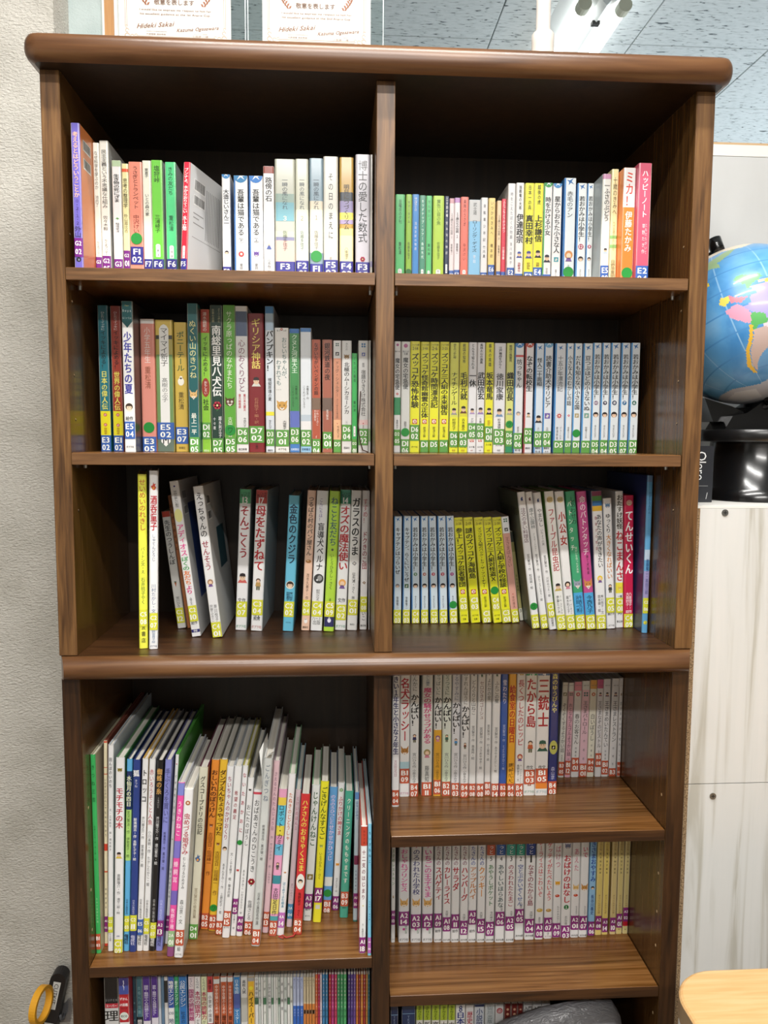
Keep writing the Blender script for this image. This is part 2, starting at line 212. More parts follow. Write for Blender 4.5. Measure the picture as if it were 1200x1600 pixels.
(-393.0, 60.0, -10.4, 16.1, 225.2, 0.0, 150.0, 'p', 'e3e3e0', 'E5 04', 796, 'n|16585c|0|131;v|16585c|131|174;h|ｆｏｒ|29|e8d86a|40;h|Ｂｏｙｓ|62|d8ecec|86;h|Ｇｉｒｌｓ|110|d8ecec|86;t|少年たちの夏|199|611|3a3a9a|72b;i|round|699|80;h|絵作|775|333333|70;h|ポプラ社|966|333333|70', 'side=2a2420', 'white with teal top paperback tagged E5 04, second left shelf', 2),
(-376.5, 100.0, -10.4, 22.3, 205.5, 0.0, 150.0, 'h', 'df8f7e', 'E3 05', 887, 'n|e6e2de|-1|35;t|小学五年生|59|330|f6e6e0|40;t|重松清|354|523|96543c|40;d||817', '', 'salmon pink hardcover tagged E3 05, second left shelf', 2),
(-353.4, 100.0, -10.4, 27.5, 204.5, 0.0, 150.0, 'h', 'a99a50', 'E5 02', 777, 'n|d8b85a|-1|116;n|3a3a30|116|145;n|6d8f56|262|777;n|5d6f62|883|1000;l|f0f0ec|33|961;t|マイマイ新子|57|349|1f1f1f|40;t|髙樹のぶ子|436|621|5a5a5a|32;h|M|913|222222|36', '', 'ochre and green patterned hardcover tagged E5 02, second left shelf', 2),
(-324.5, 100.0, -10.4, 20.0, 201.0, 0.0, 150.0, 'h', 'caa84a', 'E3 07', 808, 't|ポニーテール|69|376|2f5a34|56b;i|white:f4f0e0|455|70;t|重松清|534|673|4a3a1a|42;h|新潮社|970|6a5a2a|50', '', 'mustard yellow hardcover tagged E3 07, second left shelf', 2),
(-299.7, 80.0, -10.4, 15.9, 226.9, 0.0, 150.0, 'p', '1b5a5c', 'D1 05', 899, 't|ぬくい山のきつね|110|502|e6e2a0|64;i|fox:e2b878|614|84;t|最上一平|735|881|e8ece0|50b', '', 'dark teal paperback tagged D1 05, second left shelf', 2),
(-283.4, 100.0, -10.4, 14.2, 221.5, 0.0, 150.0, 'p', '8ac43a', 'D1 02', 792, 'n|b4402c|0|163;t|清水義範の|19|154|f2dcd0|42b;t|イッキによめる！|186|469|1c2a10|52b;o|a03a2a|478|612;t|おもしろい|500|594|fff0f0|34;t|社会|626|707|141f0c|60b;h|講談社|992|e8f8d0|60', '', 'lime green red-topped paperback tagged D1 02, second left shelf', 2),
(-268.2, 100.0, -10.4, 18.9, 228.2, 0.0, 150.0, 'p', '1c3a2e', 'D7 05', 907, 't|ストーリーで楽しむ|21|117|c8c8a0|20|24;t|日本の古典|26|117|c8c8a0|20|-24;t|南総里見八犬伝|135|619|f4f4f0|72b;i|flower:c2334a|680|74;t|越水利江子|754|902|e8e8e8|24b|22;t|十々夜|759|850|e8e8e8|20b|-24', '', 'blackish green paperback tagged D7 05, second left shelf', 2),
(-248.2, 100.0, -10.4, 18.7, 228.5, 0.0, 150.0, 'p', '5a9e36', 'D5 05', 898, 't|サクラ原っぱのなかまたち|39|566|eef6e0|48;i|owl:5a3a20|658|88;t|古田足日|758|898|eef6e0|36;d|7|850', '', 'leaf green paperback tagged D5 05, second left shelf', 2),
(-229.2, 100.0, -10.4, 19.0, 227.3, 0.0, 150.0, 'p', 'dfe0e0', 'D6 06', 831, 'n|50607c|36|203;t|心のおくりびと|225|585|7c3a5a|56;t|東日本大震災|598|717|c84a54|20b|20;t|復元納棺師|598|699|c84a54|20b|-20;t|今西乃子|761|829|555555|22|20;h|毎日新聞|982|444444|70', '', 'white with slate-blue top box paperback tagged D6 06, second left shelf', 2),
(-209.7, 100.0, -10.4, 24.8, 216.4, 0.0, 150.0, 'h', '7a1f24', 'D7 02', 811, 't|ギリシア神話|36|397|ecd870|54b;i|angel:d8d8d0|489|60;t|石井桃子・編・訳|605|794|ba8060|26;t|のら書店|928|979|2a0a0a|26', '', 'dark red hardcover tagged D7 02, second left shelf', 2),
(-182.9, 100.0, -10.4, 13.6, 227.6, 0.0, 150.0, 'p', 'd3dde6', 'D3 07', 843, 'n|3f7fb8|0|48;n|a8c4dc|48|162;t|パンプキン！|162|443|141414|80b;t|模擬原爆の夏|487|646|3a3a3a|40;n|efe03a|720|747;t|令丈ヒロ子|777|839|555555|36;h|講談社|988|444444|60', '', 'pale blue-white paperback tagged D3 07, second left shelf', 2),
(-168.0, 100.0, -10.4, 21.9, 194.7, 0.0, 150.0, 'p', 'e4e3de', 'D3 01', 819, 'i|rd:b04040|12|20;h|もう一つの|22|555555|70;t|おじいちゃんが、|74|429|3a6a6a|36|18;t|わすれても…|254|501|3a6a6a|36|-22;i|cat:d2a050|625|86;t|大塚篤子|743|816|444444|26|18;h|ポプラ社|977|444444|60', '', 'off-white cat-pictured paperback tagged D3 01, second left shelf', 2),
(-145.1, 100.0, -10.4, 15.9, 193.7, 0.0, 150.0, 'p', '3f8a4c', 'D3 06', 798, 'n|2f6ab0|0|36;t|クヌと河童大王|46|358|d8f0d8|56b;n|5f6fb8|664|798;t|木暮正夫・作|456|570|1c3a1c|22|16;t|こぐれけんじろう|456|632|1c3a1c|20|-16;n|3f78b8|907|1000;h|岩崎書店|977|d8e8f8|80', '', 'green and blue paperback tagged D3 06, second left shelf', 2),
(-128.0, 100.0, -10.4, 17.3, 194.9, 0.0, 150.0, 'p', 'dbe4ea', 'D5 02', 818, 'n|3f78b4|0|31;t|木暮正夫・作|459|572|333333|22|16;t|こぐれけんじろう|459|644|333333|20|-16;n|b8c8d4|696|748;n|f2f6fa|748|818;n|8fbce0|928|1000;h|岩崎書店|977|2a4a7a|80', '', 'white with blue cap paperback tagged D5 02, second left shelf', 2),
(-110.0, 100.0, -10.4, 13.9, 177.3, 0.0, 150.0, 'p', 'b0553c', 'D3 04', 881, 'n|7c6452|515|619;t|ながいながいペンギンの話|28|488|2a1410|44b;t|いぬいとみこ|619|761|f4e4dc|24b|14;t|大友康夫|619|721|f4e4dc|22b|-14;h|f|863|f4e4dc|14', '', 'rust brown long-titled paperback tagged D3 04, second left shelf', 2),
(-93.3, 100.0, -10.4, 15.7, 177.3, 0.0, 150.0, 'p', 'a05f4c', 'D6 01', 817, 'n|6f5a50|514|630;t|銀河鉄道の夜|27|357|2a1410|54b;t|宮沢賢治|618|709|f0e0d8|22b;h|*|965|f0e0d8|20', '', 'reddish brown paperback tagged D6 01, second left shelf', 2),
(-76.0, 100.0, -10.4, 12.7, 176.3, 0.0, 150.0, 'p', 'c98a6c', 'D5 07', 885, 'n|e2e4e0|0|158;i|clover:2f5a4a|37|44;i|sq:4a4a4a|118|44;t|ドッグ・シェルター|180|501|5a4a3a|42;t|犬と少年たちの再出航|518|696|8a6a55|26;n|f4b088|707|885;k|b83030:・|741|12;t|今西乃子|759|873|5a3020|28|10', '', 'tan with white top paperback tagged D5 07, second left shelf', 2),
(-62.5, 100.0, -10.4, 15.6, 176.2, 0.0, 150.0, 'p', 'dcdcd8', 'D6 04', 750, 't|きたの|19|88|777777|24;i|bear:8a6a3a|145|60;t|北極のムーシカミーシカ|191|655|2a2a2a|52b;t|いぬい|712|750|777777|26;h|理論社|959|666666|60', '', 'off-white bear-topped paperback tagged D6 04, second left shelf', 2),
(-46.4, 100.0, -10.4, 8.5, 156.7, 0.0, 110.0, 'p', '3fae5a', 'D2 01', 863, 't|くちぶえ番長|36|294|145028|44;t|重松清|475|591|145028|40;w|シ 43|733|837', '', 'short green paperback tagged D2 01, second left shelf', 2),
(-36.1, 100.0, -10.4, 15.8, 176.6, 0.0, 150.0, 'p', 'd6d6d2', 'D2 02', 786, 'i|clover:3a78a8|42|46;i|sq:5a6ab0|122|34;t|新版|196|236|666666|24;t|宿題ひきうけ株式会社|259|672|3a3a3a|44;n|f0c4c0|706|752;k|c03030:・|738|12;t|古田足日|752|784|8a5050|24', 'ribbon=1', 'light grey paperback tagged D2 02, brown ribbon in front, second left shelf', 2),
(-19.9, 100.0, -10.4, 3.5, 176.8, 0.0, 150.0, 'p', 'bfc0ba', '', 0, 'n|8aa878|786|900', '', 'grey paperback, hidden against the central divider, second left shelf', 2),
(23.9, 140.0, -10.4, 10.7, 181.1, 0.0, 115.0, 'p', 'dededc', 'D2 05', 794, 'k|b05a90:・|31|40;h|角川つば|90|555555|80;t|魔女の宅急便|148|434|2a2a2a|66b;i|red:c03a4a|471|40;n|3a8a5a|503|661;t|角野栄子|704|789|444444|30', '', 'light grey green-blocked paperback tagged D2 05, second right shelf', 3),
(35.4, 140.0, -10.4, 14.6, 180.9, 0.0, 115.0, 'p', 'd6d8d2', 'D1 06', 881, 'k|b05a90:・|37|46;h|角川つば|88|777777|70;h|文庫|109|777777|50;t|魔女の宅急便|141|427|333333|58b;t|角野栄子|719|777|555555|30;d||818', '', 'light grey paperback tagged D1 06, pink roundel on top, second right shelf', 3),
(50.4, 140.0, -10.4, 16.0, 181.5, 0.0, 115.0, 'p', 'f4ee2a', 'D6 02', 751, 'n|d9d636|-1|79;h|フォア文庫|31|5a5a20|80;h|2-14|63|5a5a20|60;t|ズッコケ恐怖体験|105|597|2a2a0a|74b;i|redsq|720|50;t|那須正幹|767|767|3a3a0a|28;h|ポプラ社|952|3a3a0a|66', '', 'first yellow tagged D6 02 book from the left, second right shelf', 3),
(67.5, 140.0, -10.4, 14.5, 180.9, 0.0, 115.0, 'p', 'f4ee2a', 'D1 03', 888, 'n|d9d636|-5|75;h|フォア文庫|27|5a5a20|80;h|2-48|59|5a5a20|60;t|ズッコケ怪奇館幽霊の正体|101|686|2a2a0a|74b;i|redsq|719|50;t|那須正幹|766|866|3a3a0a|28', '', 'second yellow tagged D1 03 book from the left, second right shelf', 3),
(82.8, 140.0, -10.4, 15.5, 181.1, 0.0, 115.0, 'p', 'f4ee2a', 'D5 03', 887, 'n|d9d636|-5|75;h|フォア文庫|27|5a5a20|80;h|2-6|59|5a5a20|60;t|ズッコケ時間漂流記|101|595|2a2a0a|74b;i|redsq|718|50;t|那須正幹|765|866|3a3a0a|28', '', 'third yellow tagged D5 03 book from the left, second right shelf', 3),
(99.6, 140.0, -10.4, 15.4, 181.3, 0.0, 115.0, 'p', 'f4ee2a', 'D4 02', 885, 'n|d9d636|-5|75;h|フォア文庫|27|5a5a20|80;h|2-25|59|5a5a20|60;t|ズッコケ三人組の未来報告|101|659|2a2a0a|74b;i|redsq|718|50;t|那須正幹|765|866|3a3a0a|28', '', 'fourth yellow tagged D4 02 book from the left, second right shelf', 3),
(116.4, 140.0, -10.4, 14.8, 180.4, 0.0, 115.0, 'p', 'd8dc58', 'D6 03', 806, 't|命をみつめた母|10|144|5a5a30|32b;t|ナイチンゲール|266|566|111111|64b;i|man:9a9a9a|624|76;n|f2ea30|678|806;t|村岡花子|688|797|3a3a10|36b;n|f2ea30|929|1000;h|火の鳥|950|444410|70;h|伝記|982|aa4422|40', '', 'olive yellow grey-portrait paperback tagged D6 03, second right shelf', 3),
(132.1, 140.0, -10.4, 14.9, 180.8, 0.0, 115.0, 'p', 'd6d23a', 'D4 03', 806, 't|戦国の知将|11|187|5a5a30|32b;t|毛利元就|267|518|111111|74b;i|man:6a4030|608|82;n|f4ec22|672|806;t|古木直志|688|797|3a3a10|36b;n|f4ec22|928|1000;h|火の鳥|950|444410|70;h|伝記|982|aa4422|40', '', 'yellow bearded-portrait paperback tagged D4 03, second right shelf', 3),
(147.5, 140.0, -10.4, 13.6, 181.0, 0.0, 115.0, 'p', 'dfe0e2', 'D4 05', 731, 't|とんちで知られる|11|240|333333|34b;t|一休|267|400|111111|80b;i|man:b098c8|622|70;n|f4f4f4|678|1000;t|沢田|683|729|555555|32;i|redsq|885|50;h|火の鳥|949|444444|70;h|伝記|981|aa4422|30', '', 'white purple-portrait paperback tagged D4 05, second right shelf', 3),
(161.7, 140.0, -10.4, 13.1, 181.0, 0.0, 115.0, 'p', 'dfe0e2', 'D2 03', 732, 't|風林火山の旗風|10|192|333333|34b;t|武田信玄|266|517|111111|84b;i|man:9a80b8|618|86;n|f4f4f4|677|1000;t|木暮|682|730|555555|32;i|redsq|885|46;h|火の鳥|949|444444|70;h|伝記|981|444444|30', '', 'white bald-portrait paperback tagged D2 03, second right shelf', 3),
(175.7, 140.0, -10.4, 13.7, 181.2, 0.0, 115.0, 'p', 'e4e02e', 'D1 01', 759, 't|幕末の英雄|10|218|5a5a30|34b;t|坂本竜馬|266|517|111111|78b;i|man:1c1c1c|621|80;n|f4ec22|687|1000;t|砂田弘|703|751|aa5522|34b;i|redsq|885|40;h|火の鳥|927|444410|70;h|伝記|981|aa4422|40', '', 'yellow black-haired-portrait paperback tagged D1 01, second right shelf', 3),
(190.3, 140.0, -10.4, 19.1, 180.4, 0.0, 115.0, 'p', 'dedfe2', 'D3 03', 782, 't|江戸幕府をひらく|32|230|444444|28b;t|徳川家康|273|519|111111|62b;i|man:6a90b8|632|70;n|f4f4f4|680|1000;t|松本清張|685|780|555555|28b;h|火の鳥|930|444444|60;h|伝記|980|444444|30', '', 'white blue-portrait paperback tagged D3 03, second right shelf', 3),
(210.7, 140.0, -10.4, 12.7, 180.7, 0.0, 115.0, 'p', 'cfd478', 'D6 05', 798, 't|戦国の風雲児|16|171|5a5a30|36b;t|織田信長|262|525|111111|84b;i|man:a0a890|623|84;d|7|739;n|2a8a5a|910|1000', '', 'pale green-yellow paperback tagged D6 05, second right shelf', 3),
(224.2, 140.0, -10.4, 15.3, 180.5, 0.0, 115.0, 'p', 'dde0e4', 'D7 06', 818, 'i|orb:3a80c0|0|185;n|c04a4a|105|124;t|坊っちゃん|142|405|222222|58b;i|facew|641|56;t|夏目漱石|759|815|777777|24;h|講談社|958|444444|60;h|青い鳥|979|444444|60', 'side=2f80c0', 'white blue-roundel paperback tagged D7 06, second right shelf', 3),
(241.9, 140.0, -10.4, 14.4, 180.7, 0.0, 115.0, 'p', 'dfe0e4', 'D2 04', 772, 'i|orb:b84a34|0|180;t|なぞの転校生|110|437|1f1f1f|72b;i|man:b0a890|652|56;t|眉村|759|772|777777|20;h|講談社|958|444444|60', 'side=b03030', 'white red-roundel paperback tagged D2 04, second right shelf', 3),
(259.2, 140.0, -10.4, 14.0, 180.9, 0.0, 115.0, 'p', 'cddce8', 'D7 01', 802, 'i|bird:2f6fb0|40|60;t|怪人二十面相|131|389|1f1f1f|60b;i|man:1a1a22|689|90;t|江戸川|764|799|777777|30;h|講談社|957|444444|66;h|青い鳥|989|444444|60', 'side=2f86c8', 'blue-white black-figure paperback tagged D7 01, second right shelf', 3),
(273.7, 140.0, -10.4, 15.0, 181.1, 0.0, 115.0, 'p', 'd7dfe6', 'D7 04', 801, 'i|orb:6aa4cc|-1|175;t|読書介助犬オリビア|110|587|2a2a2a|62b;i|sq:6a5aa8|660|60;t|今西|764|799|777777|30;h|講談社|957|444444|66;h|青い鳥|989|444444|40', 'side=2f86c8', 'blue-white purple-square paperback tagged D7 04, second right shelf', 3),
(292.3, 140.0, -10.4, 18.0, 181.3, 0.0, 115.0, 'p', 'd3dce4', 'D5 06', 887, 'i|bird:2f6fb0|40|44;t|十五少年漂流記|110|437|3a3a3a|50;i|sun:c03a3a|659|60;t|ジュールヌ|758|878|444444|18|16;t|那須辰造|758|878|444444|18|-16', 'side=2f86c8', 'blue-white sun-wheel paperback tagged D5 06, second right shelf', 3),
(311.4, 140.0, -10.4, 12.0, 181.6, 0.0, 115.0, 'p', 'dbe5ee', 'D7 03', 886, 'i|bird:2f6fb0|40|56;t|小さな人のむかしの話|110|565|2a2a2a|62b;i|small:d05a7a|656|50;t|佐藤さとる|758|865|555555|24', 'side=2f8fd0', 'first blue-white tagged D7 03 book from the left, second right shelf', 3),
(324.3, 140.0, -10.4, 13.7, 181.7, 0.0, 115.0, 'p', 'dbe5ee', 'D1 04', 886, 'i|bird:2f6fb0|40|56;t|だれも知らない小さな国|110|602|2a2a2a|62b;i|sq:b0a070|656|50;t|佐藤|758|770|555555|24;d||819', 'side=2f8fd0', 'second blue-white tagged D1 04 book from the left, second right shelf', 3),
(339.9, 140.0, -10.4, 15.7, 181.9, 0.0, 115.0, 'p', 'dbe5ee', 'D2 06', 886, 'i|bird:2f6fb0|40|56;t|豆つぶほどの小さないぬ|110|613|2a2a2a|62b;i|sq:70a090|656|50;t|佐藤さとる|757|864|555555|24', 'side=2f8fd0', 'third blue-white tagged D2 06 book from the left, second right shelf', 3),
(356.4, 140.0, -10.4, 14.1, 182.9, 0.0, 115.0, 'p', 'dbe5ee', 'D5 04', 881, 'i|bird:2f6fb0|34|60;t|若おかみは小学生！|103|513|222222|66b;k|6a3a6a:10|542|50;i|face|651|76;t|令丈ヒロ子|742|859|555555|24', 'side=2f8fd0', 'first blue-white volume 10 tagged D5 04 book from the left, second right shelf', 3),
(371.9, 140.0, -10.4, 13.9, 183.1, 0.0, 115.0, 'p', 'dbe5ee', 'D4 04', 880, 'i|bird:2f6fb0|34|60;t|若おかみは小学生！|103|513|222222|66b;k|2a2a4a:9|542|50;i|face|651|76;t|令丈ヒロ子|742|859|555555|24', 'side=2f8fd0', 'second blue-white volume 9 tagged D4 04 book from the left, second right shelf', 3),
(387.0, 140.0, -10.4, 15.8, 183.3, 0.0, 115.0, 'p', 'dbe5ee', 'D3 05', 880, 'i|bird:2f6fb0|33|60;t|若おかみは小学生！|103|513|222222|66b;k|2a3a5a:8|541|50;i|face|651|76;t|令丈ヒロ子|741|859|555555|24', 'side=2f8fd0', 'third blue-white volume 8 tagged D3 05 book from the left, second right shelf', 3),
(404.6, 140.0, -10.4, 14.8, 183.5, 0.0, 115.0, 'p', 'dbe5ee', 'D2 07', 880, 'i|bird:2f6fb0|33|60;t|若おかみは小学生！|103|512|222222|66b;k|2a6a9a:7|541|50;i|face|651|76;t|令丈ヒロ子|741|858|555555|24', 'side=2f8fd0', 'fourth blue-white volume 7 tagged D2 07 book from the left, second right shelf', 3),
(421.2, 140.0, -10.4, 15.2, 183.8, 0.0, 115.0, 'p', 'dbe5ee', 'D1 07', 879, 'i|bird:2f6fb0|33|60;t|若おかみは小学生！|103|512|222222|66b;k|2a6a5a:6|541|50;i|face|650|76;t|令丈ヒロ子|741|858|555555|24', 'side=2f8fd0', 'fifth blue-white volume 6 tagged D1 07 book from the left, second right shelf', 3),
(-371.9, 33.5, -310.2, 12.8, 266.7, 0.77, 190.0, 'h', 'f2ea4a', 'C5 08', 773, 't|せいめいのれきし|26|319|c03a2c|72;t|バートン文・え|412|566|6a7a3a|44;t|石井桃子やく|587|742|5a7a3a|44;h|波|876|6a6a2a|50;h|書|914|5a5a2a|50;h|店|952|5a5a2a|50', 'yaw=-13', 'yellow hardcover tagged C5 08, third left shelf', 4),
(-356.1, 29.4, -310.2, 12.8, 272.3, 1.28, 115.0, 'h', 'f2f4f6', 'C2 07', 795, 'i|flame:d2402c|86|80;t|酒呑童子|136|331|c22a3a|70b;t|しゅてんどうじ|351|503|5a6a8a|40;t|川村たかし・文|630|795|6a7a9a|50;t|狩野富貴子絵|879|966|8a9ab4|40;h|ポプラ社|983|444466|80', 'yaw=-12', 'white red-titled hardcover tagged C2 07, third left shelf', 4),
(-339.5, 161.2, -310.2, 13.7, 200.2, -6.74, 130.3, 'p', 'd4d3ce', 'C2 12', 825, 'n|a83a2a|0|49;t|先生のつうしんぼ|75|455|1a1a1a|66b;i|carrot:b0603a|615|66;t|宮川ひろ|728|822|444444|42', '', 'grey-white red-topped carrot-pictured paperback tagged C2 12, leaning, third left shelf', 4),
(-323.6, 163.0, -310.2, 5.5, 227.0, -7.28, 120.0, 'p', 'a8683c', '', 0, 't|まんげつのよるに|54|417|2a1a10|70b', '', 'brown paperback, squeezed behind the two leaning white books, leaning, third left shelf', 4),
(-305.3, 103.5, -310.2, 14.2, 254.1, -7.15, 170.0, 'p', 'f2f0ee', 'C2 10', 799, 't|学研の新しい創作|60|169|444444|36;o|f0f0a0|176|261;k|3a3a8a:・|33|20;t|アディオス|273|478|e8559a|74b;t|ぼくの|482|571|4aa85a|74b;t|友だち|572|664|e8803a|74b;t|より|667|725|e04a8a|72b;t|上條さなえ|745|795|555555|30;h|絵作|911|333333|70;n|2a2a6a|954|974;h|学研|964|ffffff|44', 'side=c9c9c8,back=bcb', 'white rainbow-lettered paperback tagged C2 10, leaning, third left shelf', 4),
(-271.1, 96.7, -310.2, 15.8, 245.9, -6.4, 180.0, 'p', 'f4f2f0', 'C4 01', 899, 't|えっちゃんの|40|334|1c1c1c|66b;t|せんそう|354|553|a02840|66b;i|girl:b08a6a|636|78;t|岸川悦子|780|895|666666|30|18;t|狩野ふきこ|780|895|666666|28|-22', 'side=c6c6c4,back=bcg', 'white two-tone-titled paperback tagged C4 01, leaning, third left shelf', 4),
(-241.0, 144.8, -310.2, 18.6, 237.5, 2.52, 146.7, 'h', 'eceeec', 'C4 07', 795, 'n|4aa070|0|100;h|こども世|29|1c4a30|84;h|界名作|50|1c4a30|84;h|13|79|ffffff|50;t|そんごくう|114|486|a82c34|78b;i|monk:d0605a|627|90;h|文作|786|333333|70;h|ポプラ社|973|5a9a7a|90', 'side=9aa6a8', 'white green-capped red-titled hardcover tagged C4 07, third left shelf', 4),
(-214.8, 139.4, -310.2, 19.0, 236.5, 2.83, 152.1, 'h', 'eceae8', 'C3 04', 777, 'n|b03a34|0|94;h|こども世|25|4a1010|84;h|界名作|46|4a1010|84;h|17|76|ffffff|50;t|母をたずねて|107|572|b8242c|86b;i|boy:c09a5a|668|96;h|作文|891|333333|60;h|照男|913|333333|60;h|ポプラ社|973|c07a7a|90', 'side=a8aaaa,yaw=3', 'white red-capped boy-pictured hardcover tagged C3 04, third left shelf', 4),
(-161.1, 134.7, -310.2, 17.5, 227.8, 3.02, 156.8, 'h', '63b4d4', 'C2 02', 780, 't|金色のクジラ|61|501|16304a|72b;i|round|657|80;t|岸川悦子|709|775|1c3a54|32b|14;t|狩野富貴子|709|775|1c3a54|28b|-16;h|ひさかた|936|1c3a54|50', '', 'sky blue hardcover tagged C2 02, third left shelf', 4),
(-130.5, 138.0, -310.2, 13.9, 236.1, 2.92, 153.5, 'h', 'f0bda2', 'C5 04', 780, 't|つるばら村のパン屋さん|41|462|2a201c|62b;i|bread:a8703a|503|70;t|茂市久美子・作|590|778|6a4a3a|32;i|white:f8f4f0|933|60;h|講談社|977|5a4a3a|70', '', 'peach hardcover tagged C5 04, third left shelf', 4),
(-114.8, 135.5, -310.2, 19.3, 235.6, 2.86, 156.0, 'h', 'efefea', 'C4 04', 788, 't|こんにちは！|52|217|6a5aa0|30|-8;t|盲導犬ベルナ|226|570|1c1c1c|56b;i|circle:3a3a3a|625|84;t|郡司ななえ|702|785|777777|34;h|ハート|913|888888|80;h|出版|940|888888|70', '', 'white dog-roundel hardcover tagged C4 04, third left shelf', 4),
(-92.8, 130.3, -310.2, 17.1, 235.5, 2.71, 161.2, 'h', 'a9d63e', 'C5 09', 784, 't|ねこと友だち|41|388|2a5a6a|66b;k|5a6a4a:・|415|24;t|いとうひろし・さく|443|699|3a5a2a|34;t|徳間|763|784|2a3a1a|20;n|2a2a5a|895|968;i|white:f0f0ff|922|50', '', 'lime green hardcover tagged C5 09, third left shelf', 4),
(-73.7, 138.3, -310.2, 18.1, 237.1, 2.33, 153.2, 'h', 'ecebe9', 'C3 02', 817, 'n|2f8a6a|0|99;h|こども世|27|0c3a2a|84;h|界名作|47|0c3a2a|84;h|14|76|ffffff|50;t|オズの魔法使い|110|571|b8242c|84b;i|girl:f0b060|667|90;h|文作|785|333333|70;h|ポプラ社|973|5a9a7a|90', '', 'white teal-capped red-titled hardcover tagged C3 02, third left shelf', 4),
(-53.5, 137.5, -310.2, 17.0, 236.0, 1.9, 154.0, 'h', 'e9e7e2', 'C2 01', 780, 't|ガラスのうま|50|463|1a1a1a|76b;i|small:9a9a9a|518|60;t|征矢清・さく|583|734|4a4a4a|32;t|林|752|780|4a4a4a|30;h|偕成社|959|666666|46', '', 'off-white black-titled hardcover tagged C2 01, third left shelf', 4),
(-31.9, 141.2, -310.2, 11.9, 235.7, 0.9, 150.3, 'h', 'e8e6e4', 'C3 08', 760, 't|すすめ！|55|235|b8444c|66;t|ドクきのこ団|290|562|9a2a3a|66b;i|small:8a6a4a|659|60;t|いこ|862|935|1c1c1c|54;h|新日本|971|333333|80', '', 'white mushroom-red-titled hardcover tagged C3 08, third left shelf', 4),
(-16.0, 140.6, -310.2, -0.4, 235.1, 0.0, 150.9, 'h', 'd2d0cc', '', 0, 'n|c0b0a0|519|575', '', 'light grey hardcover, hidden against the central divider, third left shelf', 4),
(28.4, 183.9, -310.2, 13.8, 188.5, 0.0, 107.6, 'p', 'cfe0ec', 'C4 03', 872, 'i|bird:2f6fb0|29|56;t|キャプテンはつらいぜ|103|539|1f1f1f|60b;i|facew|648|60;t|後藤竜二|745|860|333333|30', 'side=2f86c8', 'pale blue paperback tagged C4 03, third right shelf', 5),
(44.5, 183.3, -310.2, 13.2, 189.4, 0.0, 108.2, 'p', 'cfe0ec', 'C3 03', 872, 'i|bird:2f6fb0|33|56;t|キャプテン、らくにいこうぜ|107|610|1f1f1f|62b;i|sq:2a6a3a|650|50;t|後藤竜二|747|861|333333|30', 'side=2f86c8', 'pale blue green-square paperback tagged C3 03, third right shelf', 5),
(60.6, 182.6, -310.2, 13.9, 189.0, -0.76, 108.9, 'p', 'cfe0ec', 'C4 06', 872, 'i|bird:2f6fb0|31|56;t|若おかみは小学生！|105|511|222222|64b;k|4a8a5a:5|540|44;i|face|649|74;t|令丈ヒロ子|740|860|555555|24', 'side=2f86c8', 'first pale blue volume 5 tagged C4 06 book from the left, third right shelf', 5),
(77.0, 182.0, -310.2, 13.0, 189.1, -0.89, 109.5, 'p', 'cfe0ec', 'C3 05', 872, 'i|bird:2f6fb0|31|56;t|若おかみは小学生！|105|511|222222|64b;k|b0503a:4|540|44;i|face|649|74;t|令丈ヒロ子|740|860|555555|24', 'side=2f86c8', 'second pale blue volume 4 tagged C3 05 book from the left, third right shelf', 5),
(93.6, 181.4, -310.2, 13.6, 189.2, -1.86, 110.1, 'p', 'cfe0ec', 'C2 05', 872, 'i|bird:2f6fb0|31|56;t|若おかみは小学生！|105|511|222222|64b;k|c02a4a:3|540|44;i|face|649|74;t|令丈ヒロ子|740|860|555555|24', 'side=2f86c8', 'third pale blue volume 3 tagged C2 05 book from the left, third right shelf', 5),
(109.5, 180.8, -310.2, 14.4, 189.3, -1.92, 110.7, 'p', 'cfe0ec', 'C1 07', 872, 'i|bird:2f6fb0|31|56;t|若おかみは小学生！|105|511|222222|64b;k|c02a4a:2|540|44;i|face|649|74;t|令丈ヒロ子|740|860|555555|24', 'side=2f86c8', 'fourth pale blue volume 2 tagged C1 07 book from the left, third right shelf', 5),
(127.7, 180.1, -310.2, 13.9, 189.5, -2.96, 111.4, 'p', 'cfe0ec', 'C1 08', 872, 'i|bird:2f6fb0|31|56;t|若おかみは小学生！|105|511|222222|64b;k|b03a8a:1|540|44;i|face|649|74;t|令丈ヒロ子|740|860|555555|24;d||826', 'side=2f86c8', 'fifth pale blue volume 1 tagged C1 08 book from the left, third right shelf', 5),
(146.4, 181.2, -310.2, 15.1, 186.6, -4.33, 110.3, 'p', 'f2e81e', 'C2 03', 744, 'n|d2cc30|0|73;h|フォア文庫|27|5a5a20|84;h|2-28|58|5a5a20|60;t|参上！ズッコケ忍者軍団|97|656|2a2a0a|74b;i|redsq|703|50;h|ポプラ社|930|3a3a0a|66;h|文庫|965|3a3a0a|40', '', 'first yellow tagged C2 03, leaning book from the left, third right shelf', 5),
(165.7, 180.4, -310.2, 16.3, 186.9, -5.26, 111.1, 'p', 'f2e81e', 'C1 03', 744, 'n|d2cc30|0|73;h|フォア文庫|27|5a5a20|84;h|2-19|58|5a5a20|60;t|謎のズッコケ海賊島|97|578|2a2a0a|74b;i|redsq|703|50;h|ポプラ社|930|3a3a0a|66;h|文庫|965|3a3a0a|40', '', 'second yellow tagged C1 03, leaning book from the left, third right shelf', 5),
